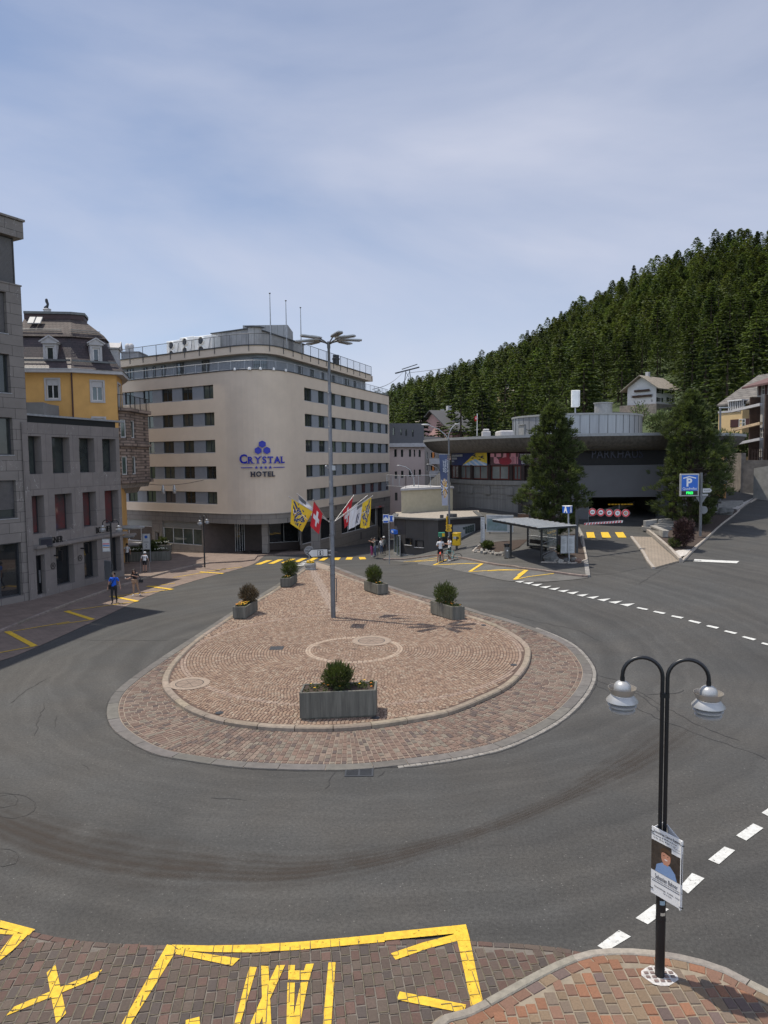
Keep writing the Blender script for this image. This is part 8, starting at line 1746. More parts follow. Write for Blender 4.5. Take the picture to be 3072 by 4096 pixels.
blk=cloth_m('black',(.012,.012,.014));wht=cloth_m('white',(.62,.62,.62));blu=cloth_m('blue',(.005,.085,.50));tan_=cloth_m('tan',(.30,.19,.12));pnk=cloth_m('pink',(.30,.05,.16));jns=cloth_m('jeans',(.06,.085,.14));gry=cloth_m('grey',(.11,.12,.11));lgr=cloth_m('light_grey',(.30,.30,.31));grn=cloth_m('dark_green',(.03,.05,.045));wsh=mat('white_shoe',(.55,.55,.53),.6)
def pbox(name,c,s_,m_,rz=0):
 def f(t,J):m=MB(M=Matrix.Translation(c)@Matrix.Rotation(rz,4,'Y'));m.box(-s_[0],s_[0],-s_[1],s_[1],-s_[2],s_[2],bev=.02);m.build(name,m_,t)
 return f
glasses=pbox('sunglasses',(0,-.098,1.615),(.07,.02,.018),black_metal)
def strap(a,b,name='strap',m_=blk):return lambda t,J:MB().beam(a,b,.03,.01,upv=(0,1,0)).build(name,m_,t)
def at_px(f,x,y,ytop,off=0.0):
 b=G(f(x,y),off);return b,zat(*f(x,ytop),b.y)-b.z
b,h=at_px(cp,325,960,262);walk=dict(kL=(-.09,-.12,.50),aL=(-.06,-.12,.09),tL=(-.07,-.30,.04),kR=(.08,.0,.50),aR=(.05,.2,.14),tR=(.05,.08,.03),eL=(-.27,.02,1.13),wL=(-.32,.0,.88),hL=(-.33,-.03,.80),eR=(.27,.05,1.13),wR=(.34,.0,.90),hR=(.35,-.04,.83))
person('man in a bright blue polo shirt and black trousers walking in the bus bay',b,h,0,walk,dict(shirt=blu,trousers=blk,shoes=blk,sleeve=.75),extras=[glasses,strap((.12,-.13,1.40),(-.16,-.13,.98)),pbox('shoulder_bag',(-.22,.02,.92),(.07,.1,.13),blk)])
b,h=at_px(cp,790,790,200);person('woman in a black top and flared tan trousers leaning with her phone',b,h*1.04,0,dict(hea=(-.03,-.12,1.53),top=(-.05,-.1,1.62),nose=(-.03,-.22,1.50),nec=(0,-.05,1.42),che=(0,-.02,1.26),eL=(-.22,-.1,1.14),wL=(-.40,-.24,1.08),hL=(-.47,-.26,1.10),eR=(.24,-.12,1.2),wR=(.02,-.26,1.28),hR=(-.06,-.28,1.31),kL=(-.08,-.1,.49),aL=(-.1,-.05,.09),tL=(-.12,-.2,.03),kR=(.13,.05,.49),aR=(.22,.15,.09),tR=(.24,.0,.03)),dict(shirt=blk,trousers=tan_,shoes=wsh,sleeve=.9),longhair=True,extras=[pbox('handbag',(.36,-.02,.92),(.13,.06,.1),blk),strap((.36,0,1.0),(.2,0,1.36)),pbox('phone',(-.5,-.27,1.14),(.02,.01,.05),white),pbox('tied_jacket',(-.02,-.12,.93),(.15,.07,.12),tan_)])
def crutches(t,J):
 for sg in(-1,1):m=MB();m.tube([(sg*.34,-.03,1.02),(sg*.37,-.05,.85),(sg*.40,-.08,0)],.013,6);m.build('walking_stick',steel,t)
b,h=at_px(ce,975,1312,905,.12);person('stooped person in white t-shirt, cap and black shorts with two walking sticks',b,h,math.pi,dict(hea=(0,-.14,1.53),top=(0,-.14,1.62),nose=(0,-.24,1.5),nec=(0,-.08,1.42),che=(0,-.03,1.26),eL=(-.27,0,1.12),wL=(-.33,-.05,.95),hL=(-.34,-.07,.89),eR=(.27,0,1.12),wR=(.33,-.05,.95),hR=(.34,-.07,.89)),dict(shirt=wht,trousers=blk,shoes=blk,sleeve=.8,leg=.75),hat=('cap',wsh),extras=[crutches,lambda t,J:MB().lathe([(.08,0),(.11,0)],16,T=Matrix.Translation((0,.142,1.28))@Matrix.Rotation(R(90),4,'X')@Matrix.Diagonal((1,.7,1,1))).build('shirt_print',ink,t)],fat=1.12)
b=G(ce(588,1175),.12);person('person in a white shirt half hidden behind the shop corner',(b.x-.12,b.y+.9,b.z),1.7,math.pi,None,dict(shirt=wht,trousers=blk,shoes=blk),group=None)
b,h=at_px(cn,105,402,122,.12);person('woman in black top and pink trousers raising her arm, left of the group',b,h,R(60),dict(eL=(-.25,-.15,1.35),wL=(-.12,-.25,1.55),hL=(-.1,-.27,1.62)),dict(shirt=blk,trousers=pnk,shoes=wsh,sleeve=1.9),longhair=True,extras=[pbox('bag',(.3,0,.85),(.08,.1,.12),wht)])
b,h=at_px(cn,150,412,112,.12);person('man with a dark backpack and jeans pointing his phone, front of the group',b,h,R(-70),dict(eL=(-.18,-.22,1.32),wL=(-.12,-.44,1.42),hL=(-.1,-.5,1.45),eR=(.18,-.2,1.3),wR=(.1,-.42,1.42),hR=(.08,-.48,1.45)),dict(shirt=gry,trousers=jns,shoes=blk,sleeve=.7),extras=[pbox('backpack',(0,.2,1.24),(.14,.09,.2),blk)])
b,h=at_px(cn,180,406,150,.12);person('small person in pale grey clothes standing in the middle of the group',b,h,R(-150),None,dict(shirt=lgr,trousers=gry,shoes=wsh,sleeve=1.9),longhair=True)
b,h=at_px(cn,248,366,120,.12);person('woman in a white sweater and blue jeans standing in the group',b,h,R(40),dict(eL=(-.24,-.12,1.18),wL=(-.16,-.3,1.3),hL=(-.14,-.34,1.36)),dict(shirt=wht,trousers=jns,shoes=blk,sleeve=1.95),hair=(.05,.03,.02),extras=[])
b,h=at_px(cn,288,360,98,.12);person('man in dark clothes with a white cap at the back of the group',b,h,R(150),None,dict(shirt=gry,trousers=blk,shoes=blk,sleeve=1.9),hat=('cap',wsh))
b1,h1=at_px(cn,1138,492,108);person('cyclist in white jersey and black helmet seen from behind',b1,h1,math.pi+.1,dict(aL=(-.2,.03,.09),tL=(-.22,-.12,.03),kL=(-.16,-.03,.49),aR=(.2,.03,.09),tR=(.22,-.12,.03),kR=(.16,-.03,.49),eL=(-.25,-.02,1.15),wL=(-.14,-.24,1.1),hL=(-.1,-.3,1.12),eR=(.25,-.02,1.15),wR=(.14,-.24,1.1),hR=(.1,-.3,1.12),hea=(0,-.08,1.56),top=(0,-.08,1.65),nose=(0,-.18,1.54)),dict(shirt=wht,trousers=blk,shoes=blk,sleeve=.85,leg=.75),hat=('helmet',black_metal))
b2_,h2_=at_px(cn,1278,474,95);person('cyclist in white vest and dark green shorts looking at a phone',b2_,h2_,R(-70),dict(eL=(-.22,-.08,1.16),wL=(-.1,-.3,1.22),hL=(-.07,-.36,1.24),eR=(.22,-.08,1.16),wR=(.1,-.3,1.22),hR=(.07,-.36,1.24),hea=(0,-.08,1.56),top=(0,-.08,1.65),nose=(0,-.18,1.53)),dict(shirt=wht,trousers=grn,shoes=wsh,sleeve=.35,leg=.8),hat=('helmet',black_metal),extras=[pbox('phone',(0,-.42,1.26),(.035,.01,.06),black_metal)])
def bicycle(label,base,rz,fm,lean=0.0):
 t=thing('bicycle',label,'bicycle',base,rz,'road bicycles at the kerb');t.rotation_euler=(R(lean),0,rz)
 for x in(-.5,.5):
  m=MB(M=Matrix.Translation((x,0,.34))@Matrix.Rotation(R(90),4,'X'));m.lathe([(.315+.02*math.cos(a*.785),.02*math.sin(a*.785))for a in range(9)],32,sharp=200);w_=m.build('tyre',black_metal,t);m2=MB(M=m.M);m2.lathe([(.30,-.008),(.30,.008)],28)
  for a in range(12):m2.beam((0,0,0),(.3*math.cos(a*.5236),.3*math.sin(a*.5236),0),.004,.004)
  m2.lathe([(.03,-.03),(.03,.03)],10);m2.build('rim',steel,t)
 m=MB();bb,st,hd_,hb,ax,fx=(-.08,0,.29),(-.2,0,.80),(.34,0,.86),(.36,0,.74),(-.5,0,.34),(.5,0,.34)
 for a,b_ in((bb,st),(bb,hb),(st,hd_),(hb,hd_)):m.tube([a,b_],.018,8)
 for s_ in(-.03,.03):m.tube([(ax[0],s_,ax[2]),bb],.01,6);m.tube([(ax[0],s_,ax[2]),(-.18,0,.72)],.009,6)
 m.build('frame',fm,t);m=MB();m.tube([hb,(.43,.04,.5),(fx[0],.04,.34)],.012,6);m.tube([hb,(.43,-.04,.5),(fx[0],-.04,.34)],.012,6);m.build('fork',fm,t)
 m=MB();m.tube([st,(-.23,0,.93)],.013,6);m.box(-.36,-.1,-.06,.06,.93,.965,bev=.015);m.build('saddle',black_metal,t);m=MB();m.tube([hd_,(.38,0,.92),(.43,0,.93)],.014,6);m.tube([(.52,-.21,.80),(.56,-.21,.88),(.46,-.21,.93),(.43,0,.93),(.46,.21,.93),(.56,.21,.88),(.52,.21,.80)],.013,6);m.build('handlebar',black_metal,t)
 m=MB(M=Matrix.Translation(bb)@Matrix.Rotation(R(90),4,'X'));m.lathe([(.0,.03),(.09,.03),(.09,.025)],20);m.beam((0,0,.05),(.1,-.13,.05),.02,.012);m.beam((0,0,-.05),(-.1,.13,-.05),.02,.012);m.build('crank',steel,t);return t
q=G(cn(1122,500));t=bicycle('orange and black road bicycle seen from behind with a red rear light',(q.x+.1,q.y+.35,q.z),R(82),mat('orange_frame',(.45,.10,.04),.4,bump=0));m=MB();m.ball((-.34,0,.78),.04,8);m.build('rear_light',mat('red_light',(.9,.05,.03),.4,emit=2.0,bump=0),t)
q=G(cn(1300,482));bicycle('mint green road bicycle seen from the side by the kerb',(q.x,q.y+.05,q.z),R(172),mat('mint_frame',(.20,.42,.38),.4,bump=0))
# hillside, forest, trees, houses
TA=[(-.5,950,30),(-.35,900,40),(-.085,820,66),(0,760,72),(.046,700,81),(.111,640,85),(.177,600,97),(.275,560,121),(.373,520,141),(.4377,480,143),(.5414,430,137),(.75,380,130),(1.2,300,110)]
TA=[(a,b,c-6)for a,b,c in TA]
TF=[(-.5,150,-3),(-.35,150,-3),(-.02,140,-1),(.1,132,5),(.3,120,7),(.5,112,8),(.75,100,9),(1.2,80,10)]
def itp(T,a,k):
 a=max(T[0][0],min(T[-1][0],a))
 for p,q in zip(T,T[1:]):
  if a<=q[0]:return p[k]+(q[k]-p[k])*(a-p[0])/(q[0]-p[0])
def hill(x,y):
 a=x/max(y,1);yf,zf,yr,zr=itp(TF,a,1),itp(TF,a,2),itp(TA,a,1),itp(TA,a,2);t=(y-yf)/(yr-yf)
 if t<0:return zf+t*40
 n=2.2*math.sin(x*.045+1)*math.sin(y*.038)*min(1,t*4)
 return(zf+(zr-zf)*t**1.22 if t<1 else zr-(t-1)*(zr+20)*2)+n
def hhit(sx,sy):
 d=ray(sx,sy);t=100
 while t<1200:
  if EYE+d.z*t<hill(d.x*t,d.y*t):break
  t+=.5
 return Vector((d.x*t,d.y*t,EYE+d.z*t))
def proj(p):
 v=Vector(p)-Vector((0,0,EYE));k=v.dot(fw);return CX+v.dot(rt)/k*FPX,CY-v.dot(up)/k*FPX
mb=MB();AA=[-.5+i*.02 for i in range(86)];TT_=[-.04+.05*i for i in range(26)]
vs=[]
for a in AA:
 yf,yr=itp(TF,a,1),itp(TA,a,1)
 for t_ in TT_:y=yf+(yr-yf)*t_;vs.append((a*y,y,hill(a*y,y)))
n=len(TT_);mb.add(vs,[(i*n+j,(i+1)*n+j,(i+1)*n+j+1,i*n+j+1)for i in range(len(AA)-1)for j in range(n-1)],0,True)
mb.build('hillside',mat('hill_grass',(.03,.05,.012),.95,var=.35,scale=.08,bump=.5,bscale=.8,col2=(.045,.06,.018)),kind='structure')
mL=[mat('larch_needles',(.074,.098,.034),.8,var=.25,scale=.6,bump=0,tint=True,rnd=.35,leaf=.35),mat('spruce_needles',(.040,.058,.026),.8,var=.25,scale=.6,bump=0,tint=True,rnd=.35,leaf=.35)]
def conifer(name,rr,h,r_,n,s,broad,lm):
 m=MB();m.tube([(0,0,-1),(0,0,h*.5),(0,0,h*.96)],[.022*h,.014*h,.003*h],5,mi=1);m.col=[(1,1,1)]*len(m.f);L_=int(h*1.3)
 for i in range(n):
  u=rr.random()**(.8 if broad else.9);lay=round(u*L_)/L_;uu=lay*.75+u*.25;z=h*(.10+.9*uu);env=r_*((1-uu)**(.48 if broad else.8))*(1+.3*math.sin(lay*37+rr.random()))
  a=rr.uniform(0,6.283);a=round(a/(6.283/9)+rr.uniform(-.25,.25))*(6.283/9)+lay*5;q=env*(.25+.75*rr.random()**.6);c=Vector((math.cos(a)*q,math.sin(a)*q,z-.14*q))
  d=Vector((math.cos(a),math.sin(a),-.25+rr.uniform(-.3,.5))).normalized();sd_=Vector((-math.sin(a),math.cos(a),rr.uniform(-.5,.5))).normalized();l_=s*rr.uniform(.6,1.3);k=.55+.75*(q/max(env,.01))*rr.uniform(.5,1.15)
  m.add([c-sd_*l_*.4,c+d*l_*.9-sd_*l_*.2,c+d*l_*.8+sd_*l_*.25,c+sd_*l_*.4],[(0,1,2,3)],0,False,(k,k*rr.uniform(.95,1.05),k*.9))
 return m
rr=random.Random(21);protos=[]
for i in range(6):
 br=i%3!=2;m=conifer('t',rr,15,4.1 if br else 3.0,2600,.50,br,None);protos.append((m,0 if br else 1))
pobj=[m.build('conifer_tree',[mL[k],bark])for m,k in protos]
def far_tree_ok(x,y,z):
 px,py=proj((x,y,z+6));pb_x,pb_y=proj((x,y,z))
 for x0,x1,y0,y1,ymax in((2490,2700,1480,1640,215),(2380,2560,1570,1665,230),(1880,1925,1600,1640,400),(1735,1790,1655,1690,300),(2030,2052,1560,1690,260)):
  if x0<px<x1 and y0-30<py<y1+60 and y<ymax:return False
 return True
cand=[];st=7.3;y=118
while y<800:
 x=-70
 while x<.66*y+10:
  xx,yy=x+rr.uniform(-3.4,3.4),y+rr.uniform(-3.4,3.4);a=xx/yy
  if a>-.06 and a<.66 and itp(TF,a,1)+4<yy<itp(TA,a,1)+6:
   z=hill(xx,yy)
   if far_tree_ok(xx,yy,z):cand.append((xx,yy,z))
  x+=st
 y+=st
cand.sort(key=lambda p:p[1]);near,far=cand[:298],cand[298:]
lbT=['green larch with a broad loose crown in the hillside forest','dark narrow spruce in the hillside forest']
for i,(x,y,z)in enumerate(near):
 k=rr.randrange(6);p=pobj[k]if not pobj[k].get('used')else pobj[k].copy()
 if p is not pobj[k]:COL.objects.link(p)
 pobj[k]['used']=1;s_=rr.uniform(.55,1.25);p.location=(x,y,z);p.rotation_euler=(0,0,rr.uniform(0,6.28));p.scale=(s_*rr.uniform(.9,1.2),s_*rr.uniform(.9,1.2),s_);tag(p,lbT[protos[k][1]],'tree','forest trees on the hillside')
for p in COL.objects:
 if 'used' in p:del p['used']
lows=[]
for i in range(5):
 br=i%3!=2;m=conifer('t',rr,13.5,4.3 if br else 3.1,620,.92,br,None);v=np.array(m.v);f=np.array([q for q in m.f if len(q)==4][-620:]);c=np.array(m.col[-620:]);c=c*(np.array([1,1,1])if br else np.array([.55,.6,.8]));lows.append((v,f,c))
VV,FFc,CC=[],[],[];base_=0
for(x,y,z)in far:
 v,f,c=lows[rr.randrange(5)];s_=rr.uniform(.55,1.05);a=rr.uniform(0,6.28);ca,sa=math.cos(a)*s_*1.1,math.sin(a)*s_*1.1
 zs_=s_*rr.uniform(.8,1.3);w_=np.empty_like(v);w_[:,0]=v[:,0]*ca-v[:,1]*sa+x;w_[:,1]=v[:,0]*sa+v[:,1]*ca+y;w_[:,2]=v[:,2]*zs_+z;VV.append(w_);FFc.append(f+base_);CC.append(c*rr.uniform(.6,1.35)*np.array([rr.uniform(.9,1.15),1,.95]));base_+=len(v)
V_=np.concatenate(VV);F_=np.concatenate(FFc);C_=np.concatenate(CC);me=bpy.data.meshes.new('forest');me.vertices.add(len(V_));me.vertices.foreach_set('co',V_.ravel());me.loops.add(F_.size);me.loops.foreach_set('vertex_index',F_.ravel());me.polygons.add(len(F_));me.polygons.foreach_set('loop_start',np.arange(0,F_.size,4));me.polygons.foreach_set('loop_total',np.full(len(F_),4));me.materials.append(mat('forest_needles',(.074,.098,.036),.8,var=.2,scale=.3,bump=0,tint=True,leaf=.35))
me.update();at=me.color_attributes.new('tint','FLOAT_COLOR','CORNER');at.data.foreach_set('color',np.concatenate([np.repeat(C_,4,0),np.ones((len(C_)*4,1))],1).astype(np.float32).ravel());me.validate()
fo=bpy.data.objects.new('forest',me);COL.objects.link(fo);tag(fo,kind='stuff',label='dense far conifer forest covering the upper mountainside')
# the two stone pines at the car park
pine_m=mat('pine_needles',(.052,.072,.026),.75,var=.25,scale=3,bump=0,tint=True,leaf=.4)
def stone_pine(label,base,prof,seed,ncl,trunk,hz0):
 rr=random.Random(seed);t=thing('pine_tree',label,'tree',base);H_=prof[-1][0];m=MB();m.tube([(0,0,-.2),(.05,0,H_*.4),(0,.05,H_*.95)],[trunk,trunk*.6,.04],10);tr=m.build('trunk',bark,t)
 def rad_(z):
  for a,b in zip(prof,prof[1:]):
   if z<=b[0]:return a[1]+(b[1]-a[1])*(z-a[0])/(b[0]-a[0])
  return 0
 m=MB();c=MB();lobes=[(rr.uniform(0,6.28),rr.uniform(prof[0][0],H_))for _ in range(46)]
 for i in range(ncl):
  z=prof[0][0]+(H_-prof[0][0])*rr.random()**.92;a=rr.uniform(0,6.283);la=min(abs((a-l[0]+math.pi)%6.283-math.pi)*1.1+abs(z-l[1])*.9 for l in lobes);b_=1.2-.58*min(1,la/.75);r_=1.13*rad_(z)*b_*(1 if rr.random()<.68 else rr.uniform(.45,.9));p=Vector((math.cos(a)*r_,math.sin(a)*r_,z))
  if i%5==0:m.tube([(0,0,z-.5),p*.98+Vector((0,0,-.1))],[.035,.012],4)
  out=Vector((math.cos(a),math.sin(a),.55)).normalized();kk=rr.uniform(.55,1.6)
  for j in range(26):
   d=(out+Vector((rr.uniform(-1,1),rr.uniform(-1,1),rr.uniform(-.7,1.1)))*.8).normalized();q=p+Vector((rr.uniform(-1,1),rr.uniform(-1,1),rr.uniform(-1,1)))*.15;sd_=d.cross(Vector((rr.uniform(-1,1),rr.uniform(-1,1),rr.uniform(-1,1)))).normalized();l_=rr.uniform(.16,.30);k=kk*rr.uniform(.7,1.3)
   c.add([q-sd_*.028,q+sd_*.028,q+d*l_+sd_*.012,q+d*l_-sd_*.012],[(0,1,2,3)],0,False,(k*1.05,k,k*.85))
 m.build('branches',bark,t);c.build('crown',pine_m,t);return t
Y1=55;b=atY(*c8(720,1500),Y1);b=Vector((b.x,Y1,g(b.x,Y1)));zz_=lambda y,Y=Y1:zat(*U(1190,y),Y)-b.z;k=Y1/1533
stone_pine('tall bushy stone pine behind the bus shelter, left of the car park entrance',b,[(zz_(1150),30*k),(zz_(1118),52*k),(zz_(1080),68*k),(zz_(1040),66*k),(zz_(1000),56*k),(zz_(960),46*k),(zz_(920),35*k),(zz_(890),21*k),(zz_(872),6*k)],5,1500,.22,0)
Y2=60.3;b=atY(*c9(805,1560),Y2);b=Vector((atY(*U(1492,1000),Y2).x,Y2,g(b.x,Y2)));zz_=lambda y,Y=Y2:zat(*U(1492,y),Y)-b.z;k=Y2/1533
stone_pine('wide stone pine behind the blue parking sign',b,[(zz_(1130),34*k),(zz_(1108),66*k),(zz_(1060),72*k),(zz_(1010),68*k),(zz_(970),60*k),(zz_(930),48*k),(zz_(890),33*k),(zz_(860),16*k),(zz_(846),4*k)],6,1700,.22,0)
q=G(c9(935,1545),.15);m=MB();m.tube([q,q+Vector((-.2,0,3.5))],[.2,.15],8);b5=q+Vector((1.6,2,0));t=thing('pine_tree','small dark pine at the right edge of the wide stone pine','tree',q);m.build('trunk',bark,t,True);c=MB();foliage(c,atY(*c9(1090,900),q.y+3),1.1,1.1,2.3,3400,.22,random.Random(4),aspect=4,hollow=.2);foliage(c,atY(*c9(1060,1110),q.y+2),1.2,1.1,1.3,1600,.22,random.Random(5),aspect=4,hollow=.2);c.build('crown',pine_m,t,True)
def bush(label,p,rx,rz,n,s,mm,seed,name='bush',stems=True):
 t=thing(name,label,'bush',p);rr=random.Random(seed);m=MB()
 for i in range(16):a=rr.uniform(0,6.28);e=rr.uniform(.3,.95);m.tube([(0,0,0),(math.cos(a)*rx*.35,math.sin(a)*rx*.35,rz*.8),(math.cos(a)*rx*e,math.sin(a)*rx*e,rz*rr.uniform(1.2,1.9))],[.03,.02,.008],4)
 m.build('stems',bark,t);m=MB();foliage(m,(0,0,rz*1.1),rx,rx,rz*.95,n,s,rr,hollow=.3,aspect=1.7);m.build('foliage',mm,t)
q=G(c9(700,1822),.16);kx=100/2.458*q.y/2840;bush('dark purple leaved bush in the planted wedge',q,kx,(zat(*c9(690,1535),q.y)-q.z)/2,3200,.13,mat('purple_leaves',(.035,.014,.014),.7,var=.35,scale=5,bump=0,tint=True),3)
bush('small green shrub at the foot of the purple bush',G(c9(610,1820),.16),.45,.35,600,.12,leaf_dark,4);bush('green plant between the two pine trunks',G(c9(850,1560),.16),.5,.8,700,.16,mat('fresh_leaves',(.06,.09,.02),.7,var=.3,bump=0,tint=True),5)
bush('green plant beside the white information stele',G(c7(1105,1650),.16),.42,.3,700,.14,leaf_dark,6);bush('dark green plant under the timetable board',G(c8(850,1860),.16),.5,.4,600,.14,leaf_dark,7);bush('bright green bush above the old stone wall uphill',atY(*c9(1185,960),88),3.0,1.6,2600,.35,MC['fresh_leaves'],8)
bush('pale green leafy tree on the slope right of the zinc drum',atY(*c9(500,725),108),2.4,1.9,2200,.35,mat('pale_leaves',(.10,.13,.04),.7,var=.3,bump=0,tint=True),9);bush('thin young tree with pale leaves by the drum',atY(*c9(270,660),118),1.5,2.2,600,.3,MC['pale_leaves'],10)
# houses on the slope
roof_g=brick_mat('grey_shingle',(.15,.135,.12),(.12,.11,.10),(.05,.045,.04),.5,.3,.03,.85,rot=0,var=.25);roof_s=mat('stone_slab_roof',(.22,.19,.15),.9,var=.3,scale=1.5,bump=.8,bscale=3);roof_d=mat('dark_roof',(.05,.05,.052),.7,var=.2);shut=mat('dark_shutter',(.045,.012,.01),.7,var=.1);shg=mat('green_black_shutter',(.03,.035,.03),.7,var=.1);wood=mat('dark_wood',(.05,.028,.018),.8,var=.3,scale=3)
def house(label,f,x0,x1,ym,yb,ye,yr,Y,Y2,dep,wm,rm,wins=(),shm=None,gw=(),over=.9,xr=None,bal=(),name='chalet_house',gable=False):
 A,B=atY(*f(x0,ym),Y),atY(*f(x1,ym),Y2);F=Face(A,B);xm=(x0+x1)/2;zb,ze=F.z(f(xm,yb)),F.z(f(xm,ye));n_=Vector((-F.d.y,F.d.x));t=thing(name,label,'house',(A.x,A.y,zb));w_=F.w
 zr_=zat(*f(xm,yr),(Y+Y2)/2+(dep/2 if not gable else 0));m=MB();ops=[(F.u(f(a,ym)),F.u(f(b_,ym)),F.z(f((a+b_)/2,d)),F.z(f((a+b_)/2,c_)))for a,b_,c_,d in wins];wall(m,F,0,w_,zb-4,ze,ops,.15);FL_=Face(V2(A)+n_*dep,A);s9=(ze-zb)/9.5;gops=[(FL_.w*(1-a)-.55*s9,FL_.w*(1-a)+.55*s9,zb+z_*s9,zb+(z_+1.4)*s9)for a,z_ in gw if(z_+1.5)<9.5];wall(m,FL_,0,dep,zb-4,ze,gops,.15);FR_=Face(B,V2(B)+n_*dep);wall(m,FR_,0,dep,zb-4,ze,[])
 pts=[(0,0),(w_,0),(w_,-dep),(0,-dep)];P=lambda u,z,o:F.F@Vector((u,z,o))
 if not gable:
  for u in(0,w_):m.add([P(u,ze,0),P(u,ze,-dep),P(u,zr_-.15,-dep/2)],[(0,1,2)])
 else:m.add([P(0,ze,0),P(w_,ze,0),P(w_/2,zr_-.15,0)],[(0,1,2)]);m.add([P(0,ze,-dep),P(w_,ze,-dep),P(w_/2,zr_-.15,-dep)],[(0,1,2)])
 m.build('wall',wm,t,True);m=MB(F.F);o=over;sl=(zr_-ze)/(dep/2 if not gable else w_/2);th=.22
 if not gable:
  for sg in(0,1):
   e_=(o,ze-sl*o)if sg==0 else(-dep-o,ze-sl*o);a=[(-o,e_[1],e_[0]),(w_+o,e_[1],e_[0]),(w_+o,zr_,-dep/2),(-o,zr_,-dep/2)];m.add(a+[(p[0],p[1]+th,p[2])for p in a],[(0,1,2,3),(4,5,6,7),(0,1,5,4),(1,2,6,5),(3,0,4,7)])
 else:
  for sg in(0,1):
   eu=-o if sg==0 else w_+o;a=[(eu,ze-sl*o,o),(w_/2,zr_,o),(w_/2,zr_,-dep-o),(eu,ze-sl*o,-dep-o)];m.add(a+[(p[0],p[1]+th,p[2])for p in a],[(0,1,2,3),(4,5,6,7),(0,1,5,4),(2,3,7,6),(3,0,4,7)])
 rf=m.build('roof',rm,t,True);c=MB(F.F);cu_=w_*(xr or.4);zc_=zr_-.6;c.box(cu_,cu_+.9,zc_,zr_+1.3,-dep*.55-.5,-dep*.55+.3);c.build('chimney',m_trimw,rf,True)
 for FF,oo in((F,ops),(FL_,gops)):
  for q in oo:
   wd=window(t,FF,q,.12,m_wframe,g_dark,(1,1),.08)
   if shm and FF is F:s_=MB(FF.F);hw_=(q[1]-q[0])*.5;s_.box(q[0]-hw_,q[0]-.03,q[2],q[3],.01,.06);s_.box(q[1]+.03,q[1]+hw_,q[2],q[3],.01,.06);s_.build('shutter',shm,wd,True)
 for FF,u0_,u1_,z_ in[((F if k==0 else FL_),*b_)for k,b_ in bal]:m=MB(FF.F);z_=zb+z_*s9;m.box(u0_,u1_,z_-.1,z_,0,s9);m.box(u0_,u1_,z_,z_+.9*s9,.9*s9,s9);m.build('balcony',wood,t,True)
 return t,F,FL_,zb,ze
hw=mat('chalet_white',(.55,.54,.52),.9,var=.05);hy=mat('house_yellow',(.56,.40,.20),.9,var=.06);hg=mat('old_grey_render',(.36,.34,.31),.9,var=.15);hp_=mat('house_pink',(.46,.27,.24),.9,var=.06);hc=mat('house_cream',(.55,.50,.38),.9,var=.05)
p=hhit(*c9(430,500));Yw=p.y-2
t,F,FL_,zb,ze=house('white chalet with dark balconies on the green slope',c9,430,612,330,412,240,150,Yw,Yw+6,7.5,hw,roof_s,[(447,480,262,305),(548,582,262,305),(447,480,345,388),(548,582,345,388)],shg,[(.15,1),(.4,1),(.75,1),(.15,4),(.4,4),(.6,4),(.85,4),(.3,7),(.6,7)],1.3,.35,[(1,(1.5,6.5,4.2)),(1,(2,6,7.2))])
m=MB(F.F);m.box(-1,F.w,zb-9,zb-.05,-9,.6);m.box(-14,-.9,zb-9,zb-2.2,-16,-3);tag(m.build('terrace_wall',mat('old_stone_wall',(.20,.175,.15),.95,var=.35,scale=1.2,bump=.8,bscale=3)),'stone terrace wall beneath the white chalet','wall')
t,F,FL_,zb,ze=house('yellow house with large grey shingle roof and dark red shutters',c9,1160,1395,600,900,365,150,94,90.5,12,hy,roof_g,[(1243,1308,555,632)],shut,[(.2,7),(.4,7),(.6,7),(.8,7),(.35,11.5),(.6,11.5)],1.2,.5)
m=MB(F.F);zz1,zz2=F.z(c9(1260,475)),F.z(c9(1260,385));m.box(.0,F.w-.2,zz1-.25,zz1,.0,2.2);m.build('terrace',m_trimw,t,True);m=MB(F.F);
for i in range(9):u=F.w*.3+F.w*.6*i/8;m.box(u-.04,u+.04,zz1,zz2,1.5,1.6)
m.box(F.w*.3,F.w*.9,zz2,zz2+.15,.0,1.8);m.build('conservatory',m_wframe,t,True);m=MB(F.F);m.box(F.w*.3,F.w*.9,zz1,zz2,1.2,1.45);m.build('conservatory_glass',g_dark,t,True);m=MB(F.F);m.box(.02,F.w+.05,F.z(c9(1260,500))-7,F.z(c9(1260,478)),.003,2.1);m.build('lower_storey',hy,t,True);F2_=F.off(2.12);w_=(F2_.u(c9(1243,600)),F2_.u(c9(1308,600)),F2_.z(c9(1275,632)),F2_.z(c9(1275,555)));wd=window(t,F2_,w_,.0,m_wframe,g_dark,(1,1),.08);s_=MB(F2_.F);s_.box(w_[0]-1.3,w_[0]-.05,w_[2],w_[3],.01,.06);s_.box(w_[1]+.05,w_[1]+1.3,w_[2],w_[3],.01,.06);s_.build('shutter',shut,wd,True)
t,F,FL_,zb,ze=house('tall old grey house with red brown shutters cut by the right edge',c9,1410,1700,700,1110,190,60,84,78,12,hg,mat('red_brown_roof',(.10,.05,.045),.8,var=.3,scale=2),[(1448,1490,210,320),(1448,1485,640,740),(1560,1600,210,320)],shut,[(.5,9)],1.2,.5,[(0,(4.5,9,3.2))])
m=MB(F.F)
for ya,yb,mi in((475,430,0),(662,615,1),(805,770,0)):m.beam((F.u(c9(1315,ya)),F.z(c9(1315,ya)),1.6),(F.u(c9(1600,yb-20)),F.z(c9(1600,yb-20)),1.6),.3,.35,mi=mi,upv=(0,0,1))
m.build('timber_beams',[m_trimw,mat('pale_timber',(.45,.33,.2),.8,var=.3)],t,True);m=MB(F.F)
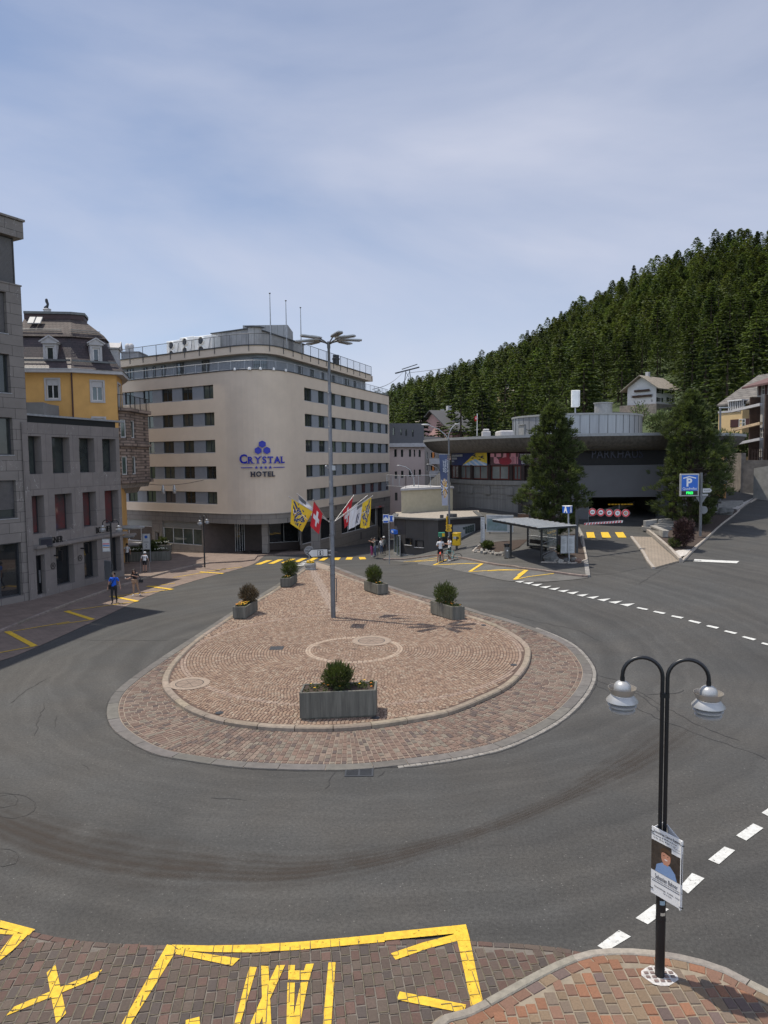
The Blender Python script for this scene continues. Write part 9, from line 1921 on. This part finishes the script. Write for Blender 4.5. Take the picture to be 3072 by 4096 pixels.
for i in range(3):u=1.2+i*3.2;m.box(u,u+.18,zb,zb+9,.3,1.5)
m.build('timber_posts',wood,t,True)
F=Face(atY(*c9(1125,1080),84),atY(*c9(1262,1110),80));m=MB(F.F);m.box(0,F.w,0,F.z(c9(1255,890)),-.5,0);tag(m.build('stone_wall',MC['old_stone_wall']),'old stone retaining wall left of the road uphill','wall');F=Face(atY(*c9(1262,1110),80),atY(*c9(1640,1100),78));m=MB(F.F);m.box(0,F.w,0,F.z(c9(1400,960)),-.5,-.03);tag(m.build('stone_wall',MC['old_stone_wall']),'old stone wall carrying a picket fence below the grey house','wall');m=MB(F.F);z_=F.z(c9(1400,960));m.box(1,F.w,z_+.25,z_+.32,-.25,-.2);m.box(1,F.w,z_+.9,z_+.97,-.25,-.2)
for i in range(int(F.w/.28)):m.box(1+i*.28,1.1+i*.28,z_+.01,z_+1.2,-.2,-.17)
tag(m.build('picket_fence',wood),'brown picket fence on the old stone wall','fence');F=Face(atY(*c9(1388,1120),76),atY(*c9(1600,1120),74));m=MB(F.F);m.add([(0,0,0),(F.w,0,0),(F.w,F.z(c9(1520,1005)),0),(0,F.z(c9(1390,1040)),0),(0,0,-.3),(F.w,0,-.3),(F.w,F.z(c9(1520,1005)),-.3),(0,F.z(c9(1390,1040)),-.3)],[(0,1,2,3),(4,5,6,7),(3,2,6,7),(0,3,7,4)]);tag(m.build('parapet_wall',concrete),'pale concrete parapet wall by the road at the right edge','wall');q=G(c9(1315,1132),0);m=MB();m.box(q.x-2,q.x+2,q.y,q.y+2,q.z,q.z+1.5,bev=.05);m.box(q.x-2.2,q.x+2.2,q.y-.1,q.y+2.1,q.z+1.51,q.z+1.65);tag(m.build('stone_trough',concrete),'square stone trough beside the slim street lamp','trough')
house('pink gabled house with dark grey roof above the car park',ch,470,712,430,560,445,236,150,152,18,hp_,roof_d,[],None,[(.3,1),(.6,1),(.35,4.5),(.65,4.5)],1.0,.75)
house('villa with pale slab roof and small turret behind the pink house',ch,262,400,340,420,330,268,190,190,10,hc,roof_s,[(300,318,345,365)],None,[],.8,.7);house('low white house with pale roof at the left of the pink house',ch,82,330,385,430,385,345,175,175,9,hw,roof_s,[(120,135,392,408),(250,265,392,408)],None,[],.6,.35)
p=hhit(*ch(735,240));house('cream house with pale roof high among the larches',ch,708,830,200,238,168,102,p.y,p.y+2,11,hc,roof_s,[(720,735,195,220),(760,775,195,220)],None,[(.5,2)],.8,.5)
p=atY(*ch(1140,200),255);house('tall yellow tower house half hidden by larches',ch,1105,1178,150,330,30,-20,235,236,8,hy,roof_s,[(1125,1138,60,90),(1150,1163,60,90),(1125,1138,140,170),(1150,1163,140,170),(1125,1138,210,240)],None,[],.4,.5,name='tower_house')
# cable car pylon and rope on the ridge
p=atY(*c5(1610,880),740);t=thing('cable_pylon','steel cable car pylon on the forest ridge','pylon',p);m=MB();zt_=zat(*c5(1610,845),740);h=zt_-p.z
for s_ in(-3,3):m.beam((s_*1.4,0,-15),(s_*.6,0,h),.8,.8);m.beam((-s_*1.2,0,-8),(s_*.8,0,h*.8),.4,.4)
m.build('tower',dark_metal,t);m=MB();m.beam((-13,0,h-3),(12,0,h+3),1.2,1.3);m.beam((-6,0,h+1),(10,0,h+6),.8,.8);m.build('crossarm',dark_metal,t)
for lb,a,b,Ya,Yb in(('lower left span of the cable car rope',c5(1250,1040),c5(1560,868),500,740),('upper right span of the cable car rope',c5(1640,868),(1990,1420),740,900)):A,B=atY(*a,Ya),atY(*b,Yb);m=MB();m.tube([A.lerp(B,i/10)-Vector((0,0,3*math.sin(math.pi*i/10)))for i in range(11)],.28,4);tag(m.build('cable_rope',mat('rope_grey',(.30,.31,.34),.6)),lb,'cable')
print('OBJECTS',len(bpy.data.objects))
